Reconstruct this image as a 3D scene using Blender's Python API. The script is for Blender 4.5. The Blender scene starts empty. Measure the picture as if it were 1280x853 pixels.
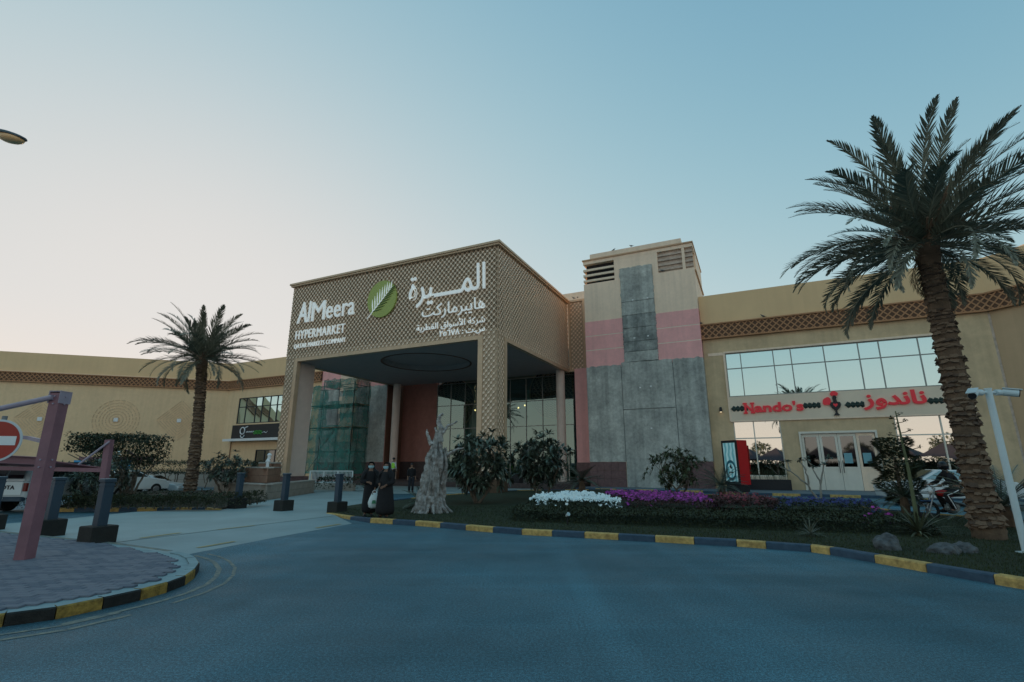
import bpy, bmesh, math, random
from mathutils import Vector, Matrix, noise
R = random.Random(7)
PI = math.pi
rad = math.radians
sc = bpy.context.scene
COL = sc.collection

# ------------------------------------------------------------------ camera
FPX, HPX, CZ = 621.0, 156.0, 1.6
PITCH = math.atan2(HPX, FPX)
cd = bpy.data.cameras.new("camera"); cam = bpy.data.objects.new("camera", cd); COL.objects.link(cam)
cam.location = (0, 0, CZ); cam.rotation_euler = (PI/2 + PITCH, 0, 0)
cd.sensor_width = 36; cd.lens = 36*FPX/1280; cd.clip_end = 5000; cd.clip_start = .05
sc.camera = cam

# ------------------------------------------------------------------ world, sun, exposure
SUN_EL, SUN_AZ = rad(6.2), rad(-35)          # azimuth measured from +Y towards +X
w = bpy.data.worlds.new("World"); sc.world = w; w.use_nodes = True
nt = w.node_tree; bg = nt.nodes['Background']
sky = nt.nodes.new('ShaderNodeTexSky'); sky.sky_type = 'NISHITA'; sky.sun_disc = False
sky.sun_elevation = SUN_EL; sky.sun_rotation = SUN_AZ
sky.altitude = 0; sky.air_density = 1.0; sky.dust_density = .7; sky.ozone_density = 1.5
# film response of the photograph: the bright sunward sky rolls off instead of clipping, x**p / (x**p + k) per channel
def _vm(op, a_, b_=None):
    n_ = nt.nodes.new('ShaderNodeVectorMath'); n_.operation = op; nt.links.new(a_, n_.inputs[0])
    if b_ is not None:
        if isinstance(b_, tuple): n_.inputs[1].default_value = b_
        else: nt.links.new(b_, n_.inputs[1])
    return n_.outputs[0]
_x = _vm('MULTIPLY', sky.outputs[0], (.12, .12, .12)); _x = _vm('POWER', _x, (1.6, 1.6, 1.6))
_d = _vm('ADD', _x, (.0315, .0223, .0203)); _x = _vm('DIVIDE', _x, _d); _x = _vm('MULTIPLY', _x, (.79/.12, .765/.12, .745/.12))
# dusty horizon belt, the same all the way round
_tc = nt.nodes.new('ShaderNodeTexCoord'); _sp = nt.nodes.new('ShaderNodeSeparateXYZ'); nt.links.new(_tc.outputs['Generated'], _sp.inputs[0])
_mr = nt.nodes.new('ShaderNodeMapRange'); _mr.interpolation_type = 'SMOOTHSTEP'; _mr.inputs[1].default_value = .0; _mr.inputs[2].default_value = .27; _mr.inputs[3].default_value = .9; _mr.inputs[4].default_value = 0
nt.links.new(_sp.outputs[2], _mr.inputs[0])
_mx = nt.nodes.new('ShaderNodeMix'); _mx.data_type = 'RGBA'; nt.links.new(_mr.outputs[0], _mx.inputs[0]); nt.links.new(_x, _mx.inputs[6]); _mx.inputs[7].default_value = (.93/.12, .785/.12, .67/.12, 1)
nt.links.new(_mx.outputs[2], bg.inputs[0]); bg.inputs[1].default_value = 0.12
sl = bpy.data.lights.new("sun", 'SUN'); sl.energy = 4.0; sl.angle = rad(.6); sl.color = (1, .62, .33)
so = bpy.data.objects.new("sun", sl); COL.objects.link(so)
sd = Vector((math.sin(SUN_AZ)*math.cos(SUN_EL), math.cos(SUN_AZ)*math.cos(SUN_EL), math.sin(SUN_EL)))
so.rotation_euler = sd.to_track_quat('Z', 'Y').to_euler(); so.location = (0, 0, 40)
sc.view_settings.view_transform = 'Standard'; sc.view_settings.look = 'None'
sc.view_settings.exposure = 0.0; sc.view_settings.gamma = 1

# ------------------------------------------------------------------ geometry helpers
ANG = rad(25.6)
U = Vector((math.cos(ANG), -math.sin(ANG), 0)); V = Vector((math.sin(ANG), math.cos(ANG), 0))
def W(s, t, z=0): return U*s + V*t + Vector((0, 0, z))
_c, _s = math.cos(PITCH), math.sin(PITCH)
def _ray(px, py): return Vector((px-640, FPX*_c-(426.5-py)*_s, (426.5-py)*_c+FPX*_s))
def G(px, py, z=0.0):
    """ground (height z) position seen at a photo pixel"""
    r = _ray(px, py); k = (z-CZ)/r.z; return Vector((r.x*k, r.y*k, z))
def ST(px, py, t):
    """(s, z) on a facade plane t = const"""
    r = _ray(px, py); k = t/(r.x*V.x+r.y*V.y); p = r*k
    return (p.x*U.x+p.y*U.y, CZ+p.z)
def ATY(px, py, y):
    r = _ray(px, py); k = y/r.y; return Vector((r.x*k, y, CZ+r.z*k))

class MB:
    def __init__(self, off=(0, 0, 0)):
        self.v = []; self.f = []; self.m = []; self.o = Vector(off); self.mi = 0
    def add(self, vs, fs, M=None):
        n = len(self.v)
        for p in vs:
            p = Vector(p)
            if M is not None: p = M @ p
            self.v.append(p-self.o)
        for f in fs: self.f.append([i+n for i in f]); self.m.append(self.mi)
        return self
    def box(self, x0, x1, y0, y1, z0, z1, M=None, taper=None):
        tx = taper or 0
        vs = [(x0, y0, z0), (x1, y0, z0), (x1, y1, z0), (x0, y1, z0), (x0+tx, y0+tx, z1), (x1-tx, y0+tx, z1), (x1-tx, y1-tx, z1), (x0+tx, y1-tx, z1)]
        return self.add(vs, [(0, 3, 2, 1), (4, 5, 6, 7), (0, 1, 5, 4), (1, 2, 6, 5), (2, 3, 7, 6), (3, 0, 4, 7)], M)
    def bev(self, x0, x1, y0, y1, z0, z1, b=.02, M=None):
        """box with all upper edges and corners chamfered"""
        def ring(i, z): return [(x0+i, y0+i+b, z), (x0+i+b, y0+i, z), (x1-i-b, y0+i, z), (x1-i, y0+i+b, z), (x1-i, y1-i-b, z), (x1-i-b, y1-i, z), (x0+i+b, y1-i, z), (x0+i, y1-i-b, z)]
        vs = ring(0, z0)+ring(0, z1-b)+ring(b, z1)
        fs = [tuple(range(7, -1, -1)), tuple(range(16, 24))]
        for r in (0, 8):
            for i in range(8): fs.append((r+i, r+(i+1) % 8, r+8+(i+1) % 8, r+8+i))
        return self.add(vs, fs, M)
    def prism(self, pts, z0, z1, M=None):
        n = len(pts)
        vs = [(p[0], p[1], z0) for p in pts]+[(p[0], p[1], z1) for p in pts]
        fs = [tuple(range(n-1, -1, -1)), tuple(range(n, 2*n))]+[(i, (i+1) % n, n+(i+1) % n, n+i) for i in range(n)]
        return self.add(vs, fs, M)
    def bar(self, a, b, w=.05, h=None, up=(0, 0, 1)):
        a, b = Vector(a), Vector(b); h = h or w; d = (b-a).normalized(); up = Vector(up)
        if abs(d.dot(up)) > .98: up = Vector((1, 0, 0))
        x = d.cross(up).normalized()*(w/2); y = x.cross(d).normalized()*(h/2)
        vs = [a-x-y, a+x-y, a+x+y, a-x+y, b-x-y, b+x-y, b+x+y, b-x+y]
        return self.add(vs, [(3, 2, 1, 0), (4, 5, 6, 7), (0, 1, 5, 4), (1, 2, 6, 5), (2, 3, 7, 6), (3, 0, 4, 7)])
    def tube(self, pts, r, n=8, cap=True, squash=1.0):
        pts = [Vector(p) for p in pts]; rs = r if isinstance(r, (list, tuple)) else [r]*len(pts)
        base = len(self.v); x = None
        for i, p in enumerate(pts):
            d = (pts[min(i+1, len(pts)-1)]-pts[max(i-1, 0)]).normalized()
            if x is None:
                q = Vector((0, 0, 1)) if abs(d.z) < .9 else Vector((1, 0, 0)); x = d.cross(q).normalized()
            else: x = (x-d*x.dot(d)).normalized()
            y = d.cross(x)
            for k in range(n):
                a = 2*PI*k/n; self.v.append(p+x*math.cos(a)*rs[i]+y*math.sin(a)*rs[i]*squash-self.o)
        for i in range(len(pts)-1):
            for k in range(n):
                self.f.append([base+i*n+k, base+i*n+(k+1) % n, base+(i+1)*n+(k+1) % n, base+(i+1)*n+k]); self.m.append(self.mi)
        if cap:
            self.f.append([base+k for k in range(n-1, -1, -1)]); self.m.append(self.mi)
            self.f.append([base+(len(pts)-1)*n+k for k in range(n)]); self.m.append(self.mi)
        return self
    def loft(self, rings, cap=True):
        base = len(self.v); n = len(rings[0])
        for r in rings:
            for p in r: self.v.append(Vector(p)-self.o)
        for i in range(len(rings)-1):
            for k in range(n):
                self.f.append([base+i*n+k, base+i*n+(k+1) % n, base+(i+1)*n+(k+1) % n, base+(i+1)*n+k]); self.m.append(self.mi)
        if cap:
            self.f.append([base+k for k in range(n-1, -1, -1)]); self.m.append(self.mi)
            self.f.append([base+(len(rings)-1)*n+k for k in range(n)]); self.m.append(self.mi)
        return self
    def ell(self, c, rx, ry, rz, nu=12, nv=8, M=None):
        c = Vector(c); vs = [(0, 0, -1)]
        for j in range(1, nv):
            a = -PI/2+PI*j/nv
            for i in range(nu): b = 2*PI*i/nu; vs.append((math.cos(a)*math.cos(b), math.cos(a)*math.sin(b), math.sin(a)))
        vs.append((0, 0, 1)); L = len(vs)-1
        vs = [Vector((p[0]*rx, p[1]*ry, p[2]*rz)) for p in vs]
        if M is not None: vs = [M @ p for p in vs]
        vs = [p+c for p in vs]
        fs = []
        for i in range(nu):
            fs.append((0, 1+(i+1) % nu, 1+i)); fs.append((L, L-nu+i, L-nu+(i+1) % nu))
            for j in range(nv-2):
                a = 1+j*nu; fs.append((a+i, a+(i+1) % nu, a+nu+(i+1) % nu, a+nu+i))
        return self.add(vs, fs)
    def mesh(self, name, mats, smooth=False):
        me = bpy.data.meshes.new(name); me.from_pydata([tuple(p) for p in self.v], [], self.f)
        mats = mats if isinstance(mats, (list, tuple)) else [mats]
        for m in mats: me.materials.append(m)
        if len(mats) > 1: me.polygons.foreach_set('material_index', self.m)
        if smooth: me.polygons.foreach_set('use_smooth', [True]*len(me.polygons))
        me.update(); return me
    def build(self, name, mats, parent=None, smooth=False, **props):
        o = bpy.data.objects.new(name, self.mesh(name, mats, smooth)); COL.objects.link(o)
        if parent is not None: o.parent = parent
        for k, v_ in props.items(): o[k] = v_
        return o
def inst(name, me, parent=None, M=None, **props):
    o = bpy.data.objects.new(name, me); COL.objects.link(o)
    if parent is not None: o.parent = parent
    if M is not None: o.matrix_local = M
    for k, v_ in props.items(): o[k] = v_
    return o
def thing(name, label, cat, loc=(0, 0, 0), rz=0, group=None):
    o = bpy.data.objects.new(name, None); COL.objects.link(o); o.empty_display_size = .2
    o.location = loc; o.rotation_euler = (0, 0, rz); o['label'] = label; o['category'] = cat
    if group: o['group'] = group
    return o
def tag(o, label, cat, group=None, kind=None):
    o['label'] = label; o['category'] = cat
    if group: o['group'] = group
    if kind: o['kind'] = kind
    return o
def copy_tree(o, parent=None, label=None, group=None):
    c = o.copy(); COL.objects.link(c); c.parent = parent
    if label: c['label'] = label
    if group: c['group'] = group
    for ch in list(o.children): copy_tree(ch, c)
    return c
def TR(x=0, y=0, z=0, rz=0, rx=0, ry=0, s=1):
    return Matrix.Translation((x, y, z)) @ Matrix.Rotation(rz, 4, 'Z') @ Matrix.Rotation(ry, 4, 'Y') @ Matrix.Rotation(rx, 4, 'X') @ Matrix.Scale(s, 4)

# ------------------------------------------------------------------ materials
def mat(name, col, rough=.8, var=.12, scale=2.0, bump=.15, bscale=30., metal=0., spec=.4, col2=None, fac2=.5, streak=0., island=0., trans=0., fine=0., fscale=11.):
    m = bpy.data.materials.new(name); m.use_nodes = True; n = m.node_tree.nodes; l = m.node_tree.links
    b = n['Principled BSDF']; b.inputs['Roughness'].default_value = rough; b.inputs['Metallic'].default_value = metal
    b.inputs['Specular IOR Level'].default_value = spec
    tc = n.new('ShaderNodeTexCoord')
    nz = n.new('ShaderNodeTexNoise'); nz.inputs['Scale'].default_value = scale; nz.inputs['Detail'].default_value = 6; nz.inputs['Roughness'].default_value = .62
    l.new(tc.outputs['Object'], nz.inputs['Vector'])
    rp = n.new('ShaderNodeValToRGB'); rp.color_ramp.elements[0].position = .32; rp.color_ramp.elements[1].position = .68
    c = Vector(col); c2 = Vector(col2) if col2 else None
    lo = c*(1-var) if c2 is None else c; hi = c*(1+var) if c2 is None else c2
    rp.color_ramp.elements[0].color = (*lo, 1); rp.color_ramp.elements[1].color = (*hi, 1)
    l.new(nz.outputs[0], rp.inputs[0]); out = rp.outputs[0]
    if streak:
        mp = n.new('ShaderNodeMapping'); mp.inputs['Scale'].default_value = (2.6, 2.6, .12)
        l.new(tc.outputs['Object'], mp.inputs[0]); n2 = n.new('ShaderNodeTexNoise'); n2.inputs['Scale'].default_value = 1.2; n2.inputs['Detail'].default_value = 5
        l.new(mp.outputs[0], n2.inputs['Vector']); r2 = n.new('ShaderNodeMapRange'); r2.inputs[1].default_value = .42; r2.inputs[2].default_value = .7
        r2.inputs[3].default_value = 1; r2.inputs[4].default_value = 1-streak; l.new(n2.outputs[0], r2.inputs[0])
        mx = n.new('ShaderNodeMix'); mx.data_type = 'RGBA'; mx.blend_type = 'MULTIPLY'; mx.inputs[0].default_value = 1
        l.new(out, mx.inputs[6]); l.new(r2.outputs[0], mx.inputs[7]); out = mx.outputs[2]
    if fine:
        n4 = n.new('ShaderNodeTexNoise'); n4.inputs['Scale'].default_value = fscale; n4.inputs['Detail'].default_value = 8; n4.inputs['Roughness'].default_value = .7
        l.new(tc.outputs['Object'], n4.inputs['Vector']); r4 = n.new('ShaderNodeMapRange'); r4.inputs[1].default_value = .3; r4.inputs[2].default_value = .7; r4.inputs[3].default_value = 1-fine; r4.inputs[4].default_value = 1+fine*.6
        l.new(n4.outputs[0], r4.inputs[0]); mx = n.new('ShaderNodeMix'); mx.data_type = 'RGBA'; mx.blend_type = 'MULTIPLY'; mx.inputs[0].default_value = 1
        l.new(out, mx.inputs[6]); l.new(r4.outputs[0], mx.inputs[7]); out = mx.outputs[2]
    if island:
        ge = n.new('ShaderNodeNewGeometry'); r3 = n.new('ShaderNodeMapRange'); r3.inputs[3].default_value = 1-island; r3.inputs[4].default_value = 1+island
        l.new(ge.outputs['Random Per Island'], r3.inputs[0]); mx = n.new('ShaderNodeMix'); mx.data_type = 'RGBA'; mx.blend_type = 'MULTIPLY'; mx.inputs[0].default_value = 1
        l.new(out, mx.inputs[6]); l.new(r3.outputs[0], mx.inputs[7]); out = mx.outputs[2]
    l.new(out, b.inputs['Base Color'])
    if bump:
        nb = n.new('ShaderNodeTexNoise'); nb.inputs['Scale'].default_value = bscale; nb.inputs['Detail'].default_value = 4
        l.new(tc.outputs['Object'], nb.inputs['Vector']); bp = n.new('ShaderNodeBump'); bp.inputs['Strength'].default_value = bump; bp.inputs['Distance'].default_value = .02
        l.new(nb.outputs[0], bp.inputs['Height']); l.new(bp.outputs[0], b.inputs['Normal'])
    if trans:
        b.inputs['Subsurface Weight'].default_value = 0
    return m
def emis(name, col, s):
    m = bpy.data.materials.new(name); m.use_nodes = True; b = m.node_tree.nodes['Principled BSDF']
    b.inputs['Base Color'].default_value = (*col, 1); b.inputs['Emission Color'].default_value = (*col, 1); b.inputs['Emission Strength'].default_value = s
    return m
def glassm(name, tint, gloss, rough=.02, fac=.5, wav=.0):
    """see-through pane: a share of the light is mirrored, the rest goes through tinted"""
    m = bpy.data.materials.new(name); m.use_nodes = True; n = m.node_tree.nodes; l = m.node_tree.links
    n.remove(n['Principled BSDF']); o = n['Material Output']
    t = n.new('ShaderNodeBsdfTransparent'); t.inputs[0].default_value = (*tint, 1)
    g = n.new('ShaderNodeBsdfGlossy'); g.inputs[0].default_value = (*gloss, 1); g.inputs['Roughness'].default_value = rough
    mx = n.new('ShaderNodeMixShader'); mx.inputs[0].default_value = fac
    l.new(t.outputs[0], mx.inputs[1]); l.new(g.outputs[0], mx.inputs[2]); l.new(mx.outputs[0], o.inputs[0])
    if wav:
        tc = n.new('ShaderNodeTexCoord'); nz = n.new('ShaderNodeTexNoise'); nz.inputs['Scale'].default_value = .5; l.new(tc.outputs['Object'], nz.inputs['Vector'])
        bp = n.new('ShaderNodeBump'); bp.inputs['Strength'].default_value = wav; bp.inputs['Distance'].default_value = .05
        l.new(nz.outputs[0], bp.inputs['Height']); l.new(bp.outputs[0], g.inputs['Normal'])
    return m

M = {}
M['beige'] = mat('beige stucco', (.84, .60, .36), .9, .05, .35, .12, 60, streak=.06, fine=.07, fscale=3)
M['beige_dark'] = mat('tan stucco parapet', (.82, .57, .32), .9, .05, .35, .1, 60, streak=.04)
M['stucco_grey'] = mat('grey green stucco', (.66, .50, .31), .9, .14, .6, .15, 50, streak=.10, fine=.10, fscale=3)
M['cream'] = mat('cream paint', (.97, .76, .58), .85, .04, .8, .1, 50, streak=.10, fine=.07, fscale=4)
M['pink'] = mat('pink paint', (.96, .49, .47), .85, .06, .8, .1, 50, streak=.09, fine=.08, fscale=4)
M['paleline'] = mat('pale groove paint', (.92, .75, .62), .8, .05)
M['plaster'] = mat('bare cement plaster', (.36, .38, .36), .95, .0, .7, 1.0, 7, col2=(.62, .65, .60), streak=.28, fine=.30, fscale=5)
M['plaster2'] = mat('bare cement plaster dark', (.20, .225, .22), .95, .0, 1.0, 1.0, 7, col2=(.50, .53, .50), streak=.35, fine=.35, fscale=5)
M['crack'] = mat('crack shade', (.16, .18, .175), .95, .1)
M['granite'] = mat('mauve granite cladding', (.17, .10, .10), .55, .25, 6, .1, 80)
M['granite2'] = mat('dark granite kerb face', (.07, .05, .05), .45, .25, 6, .1, 80)
M['band'] = mat('brown lattice bars', (.46, .23, .11), .6, .15, 3, .1, 60)
M['bandback'] = mat('brown lattice backing', (.12, .062, .034), .7, .1)
M['screen_back'] = mat('screen backing', (.50, .375, .255), .6, .1, 3)
M['screen_bar'] = mat('screen bars', (.62, .46, .32), .5, .1, 3, .05, metal=.0)
M['screen_plate'] = mat('screen plates', (.92, .73, .56), .35, .05, 3, 0, metal=.0)
M['gold'] = mat('bronze trim', (.62, .45, .30), .45, .08, 2, .05, metal=.2)
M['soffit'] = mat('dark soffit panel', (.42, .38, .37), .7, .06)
M['greywhite'] = mat('off white column paint', (.78, .64, .56), .8, .05)
M['red_wall'] = mat('dull red wall', (.36, .17, .14), .85, .12)
M['brown'] = mat('brown wall strip', (.17, .09, .06), .8, .1)
M['frame_w'] = mat('pale aluminium frame', (.78, .74, .64), .5, .05, metal=.0)
M['frame_g'] = mat('grey aluminium frame', (.27, .29, .28), .4, .05, metal=.4)
M['frame_d'] = mat('dark window frame', (.03, .035, .04), .5, .05)
M['black'] = mat('black paint', (.018, .02, .024), .45, .1)
M['signwhite'] = mat('white paint', (.80, .82, .82), .4, .02, bump=0)
M['litletter'] = emis('lit white acrylic', (.80, .86, .86), .24)
M['offwhite'] = mat('off white panel', (.84, .70, .54), .8, .05, 1, .08)
M['mirror'] = glassm('reflective blue glass', (.10, .13, .14), (.55, .78, .82), .015, .90, wav=.04)
M['glass'] = glassm('clear entrance glass', (.30, .44, .44), (.55, .78, .76), .02, .24, wav=.04)
M['mirror_clear'] = glassm('reflective clear glass', (.10, .12, .12), (.86, .88, .84), .015, .85, wav=.04)
M['darkglass'] = glassm('dark window glass', (.06, .07, .08), (.5, .55, .57), .03, .30, wav=.06)
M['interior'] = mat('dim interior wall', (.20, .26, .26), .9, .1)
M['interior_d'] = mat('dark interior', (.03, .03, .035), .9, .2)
M['asphalt'] = None
# ------------------------------------------------------------------ ground
def asphalt():
    m = bpy.data.materials.new('worn asphalt'); m.use_nodes = True; n = m.node_tree.nodes; l = m.node_tree.links; b = n['Principled BSDF']
    tc = n.new('ShaderNodeTexCoord')
    def nz(scale, det=4, mp=None):
        t = n.new('ShaderNodeTexNoise'); t.inputs['Scale'].default_value = scale; t.inputs['Detail'].default_value = det
        if mp:
            q = n.new('ShaderNodeMapping'); q.inputs['Scale'].default_value = mp[0]; q.inputs['Rotation'].default_value = (0, 0, mp[1]); l.new(tc.outputs['Object'], q.inputs[0]); l.new(q.outputs[0], t.inputs['Vector'])
        else: l.new(tc.outputs['Object'], t.inputs['Vector'])
        return t.outputs[0]
    def ramp(src, a, b_, lo, hi):
        r = n.new('ShaderNodeMapRange'); r.inputs[1].default_value = a; r.inputs[2].default_value = b_; r.inputs[3].default_value = lo; r.inputs[4].default_value = hi; l.new(src, r.inputs[0]); return r.outputs[0]
    def mul(a, b_):
        q = n.new('ShaderNodeMath'); q.operation = 'MULTIPLY'; l.new(a, q.inputs[0]); l.new(b_, q.inputs[1]); return q.outputs[0]
    f = mul(ramp(nz(.22, 5), .32, .68, .66, 1.28), ramp(nz(90, 2), 0.36, .64, .55, 1.5))
    f = mul(f, ramp(nz(300, 1), .35, .65, .65, 1.4))
    f = mul(f, ramp(nz(34, 3), .38, .62, .74, 1.28))
    f = mul(f, ramp(nz(14, 6), .64, .70, 1.0, .78))
    f = mul(f, ramp(nz(.9, 7, ((1.5, .10, 1), rad(-38))), .50, .66, 1.0, 1.18))
    f = mul(f, ramp(nz(1.0, 6, ((.12, 1.6, 1), rad(18))), .48, .70, 1.0, 1.22))
    f = mul(f, ramp(nz(1.3, 5), .56, .68, 1.0, .90))
    vm = n.new('ShaderNodeVectorMath'); vm.operation = 'SCALE'; vm.inputs[0].default_value = (.047, .132, .170); l.new(f, vm.inputs['Scale']); l.new(vm.outputs[0], b.inputs['Base Color'])
    l.new(ramp(nz(.8, 6), .3, .7, .50, .74), b.inputs['Roughness']); b.inputs['Specular IOR Level'].default_value = .45
    bp = n.new('ShaderNodeBump'); bp.inputs['Strength'].default_value = .8; bp.inputs['Distance'].default_value = .010; l.new(nz(120, 3), bp.inputs['Height']); l.new(bp.outputs[0], b.inputs['Normal'])
    return m
M['asphalt'] = asphalt()
def sheet(name, pts, z, m, kind='structure', parent=None):
    q = MB(); n = len(pts); q.add([(p[0], p[1], z) for p in pts], [tuple(range(n))]); o = q.build(name, m, parent)
    me = o.data; bm = bmesh.new(); bm.from_mesh(me); bmesh.ops.recalc_face_normals(bm, faces=bm.faces)
    for f in bm.faces:
        if f.normal.z < 0: f.normal_flip()
    bmesh.ops.triangulate(bm, faces=bm.faces); bm.to_mesh(me); bm.free()
    if kind: o['kind'] = kind
    return o
def slab(name, pts, z0, z1, m, kind='structure', parent=None):
    q = MB(); a = sum(pts[i][0]*pts[(i+1) % len(pts)][1]-pts[(i+1) % len(pts)][0]*pts[i][1] for i in range(len(pts)))
    if a < 0: pts = pts[::-1]
    q.prism(pts, z0, z1); o = q.build(name, m, parent)
    bm = bmesh.new(); bm.from_mesh(o.data); bmesh.ops.triangulate(bm, faces=[f for f in bm.faces if len(f.verts) > 4]); bm.to_mesh(o.data); bm.free()
    if kind: o['kind'] = kind
    return o
sheet('ground', [(-1500, -1500), (1500, -1500), (1500, 1500), (-1500, 1500)], -.012, mat('sandy ground', (.22, .19, .14), .95, .2, .1))
sheet('road', [(-140, -60), (120, -60), (120, 75), (-140, 75)], 0, M['asphalt'])
M['slab'] = mat('pale concrete paving', (.31, .39, .385), .62, .12, .5, .25, 40)
M['ramp'] = mat('ramp concrete', (.26, .35, .36), .62, .12, .5, .25, 40)
M['kerb_top'] = mat('kerb concrete', (.24, .34, .36), .8, .15, 3, .3, 40)
M['kerb_y'] = mat('yellow kerb paint', (.34, .21, .07), .7, .0, 9, .4, 50, col2=(.74, .49, .16))
M['kerb_b'] = mat('black blue kerb paint', (.03, .062, .10), .65, .0, 7, .4, 50, col2=(.055, .10, .15))
M['kerb_k'] = mat('black kerb paint', (.016, .016, .014), .7, .5, 9, .4, 50)
M['kerb_yd'] = mat('worn yellow kerb paint', (.13, .085, .02), .7, .0, 10, .5, 50, col2=(.46, .29, .06))
M['line'] = mat('faded line paint', (.30, .29, .22), .75, .0, 9, .1, 40, col2=(.07, .12, .14))
M['liney'] = mat('yellow line paint', (.48, .38, .18), .75, .0, 5, .1, 40, col2=(.34, .29, .17))
M['grass'] = mat('lawn', (.024, .034, .015), .95, .3, 3, .5, 60)
M['soil'] = mat('dark soil', (.05, .038, .026), .95, .3, 4, .5, 30)
# raised crossing table of pale concrete, with its ramp
A0 = G(143, 682, 0); A1 = G(340, 657, 0); B0 = G(217, 697, 0); B1 = G(340, 673, 0); B2 = G(440, 655, 0)
A2 = Vector((-5.62, 16.75, 0))
top_poly = [A0, A1, A2, Vector((-6.1, 17.75, 0)), G(455, 634, 0), W(-20.9, 24.0), W(-15.0, 27.2), W(-14, 33), W(-31, 33), W(-30, 24), Vector((-11.7, 31.2, 0)), G(331, 627.6, 0), G(300, 634, 0), G(262, 638, 0), G(170, 642, 0), G(74, 652, 0), G(0, 658, 0), G(-160, 672, 0), G(-200, 690, 0), G(0, 668, 0)]
slab('crossing_table', [(p[0], p[1]) for p in top_poly], -.03, .055, M['slab'])
q = MB(); q.add([(*A0.xy, .0545), (*A1.xy, .0545), (*A2.xy, .0545), (*B2.xy, .003), (*B1.xy, .003), (*B0.xy, .003)], [(0, 5, 4, 1), (1, 4, 3, 2)]); q.build('crossing_ramp', M['ramp'], kind='structure')
# joints and yellow dashes
def strip(a, b, w, z0, z1=None):
    a, b = Vector(a), Vector(b); z1 = z0 if z1 is None else z1; d = (b-a).xy.normalized(); nn = Vector((-d.y, d.x))*(w/2)
    return [(a.x-nn.x, a.y-nn.y, z0), (b.x-nn.x, b.y-nn.y, z1), (b.x+nn.x, b.y+nn.y, z1), (a.x+nn.x, a.y+nn.y, z0)]
q = MB(); q.add(strip(A0.lerp(A1, 0), A1, .03, .0585), [(0, 1, 2, 3)]); q.add(strip(A1, A2, .03, .0585), [(0, 1, 2, 3)]); q.build('expansion_joint', M['kerb_k'], kind='structure')
q = MB()
for pa, pb, ww, zz in [((175, 676.5), (225, 669.5), .13, .063), ((272, 665.5), (318, 660), .10, .063), ((247, 686), (293, 678), .12, .02), ((395, 661), (425, 656), .12, .02)]:
    q.add(strip(G(*pa), G(*pb), ww, zz), [(0, 1, 2, 3)])
q.build('painted_dashes', M['liney'], kind='structure')

# kerbs
def kerb(name, pts, ma, mb, top=None, h=.14, w=.16, side=1, first=0, step=None, label=None, hs=None, drop=.012):
    """stones along a ground polyline; each segment between pts (or each step metres) is one stone. side=+1: stone lies left of the path"""
    P = [Vector((p[0], p[1], 0)) for p in pts]
    if step:
        D = [0]
        for i in range(len(P)-1): D.append(D[-1]+(P[i+1]-P[i]).length)
        n = max(1, round(D[-1]/step)); Q = []
        for k in range(n+1):
            d = D[-1]*k/n; i = max(j for j in range(len(P)) if D[j] <= d+1e-6); i = min(i, len(P)-2)
            Q.append(P[i].lerp(P[i+1], (d-D[i])/max(1e-6, D[i+1]-D[i])))
        P = Q
    root = bpy.data.objects.new(name, None); COL.objects.link(root); root.location = P[0]; root['kind'] = 'structure'
    if label: root['label'] = label
    N = []
    for i in range(len(P)):
        d = (P[min(i+1, len(P)-1)]-P[max(i-1, 0)]).normalized(); N.append(Vector((-d.y, d.x, 0))*side)
    for i in range(len(P)-1):
        a, b = P[i], P[i+1]; d = (b-a).normalized(); g = d*.006
        a, b = a+g, b-g; na, nb = N[i], N[i+1]; dz = R.uniform(-.004, .004)
        h0 = hs[i] if hs else h; h1 = hs[i+1] if hs else h
        c = .018
        vs = [a, b, b+nb*w, a+na*w, a+Vector((0, 0, h0-c)), b+Vector((0, 0, h1-c)), a+na*c+Vector((0, 0, h0+dz)), b+nb*c+Vector((0, 0, h1+dz)), b+nb*w+Vector((0, 0, h1+dz)), a+na*w+Vector((0, 0, h0+dz))]
        m = MB(P[0]); 
        fs = [(0, 1, 5, 4), (1, 2, 8, 7, 5), (3, 0, 4, 6, 9)]; m.add(vs, fs+[(4, 5, 7, 6)]); m.f += [[6, 7, 8, 9], [2, 3, 9, 8]]; m.m += [1, 1]
        body = ma if (i+first) % 2 == 0 else mb
        m.build('kerb_stone', [body, top or body], root)
    return root
isl_px = [(407, 644), (437.5, 650), (462.5, 653.8), (490.6, 655.6), (518.8, 657.5), (550, 660), (582, 663), (616, 666), (652, 668.8), (690, 670.8), (730.5, 673), (773, 675.4), (819, 678), (868, 680.8), (921, 683.6), (958, 686.4), (1014, 690.6), (1038, 694), (1094, 704), (1159, 716), (1244, 731), (1330, 746), (1420, 765)]
isl = [G(*p) for p in isl_px]
kerb('island_kerb', isl, M['kerb_y'], M['kerb_b'], h=.13, w=.17, side=1, hs=[.07, .10]+[.13]*(len(isl)-2))
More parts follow.
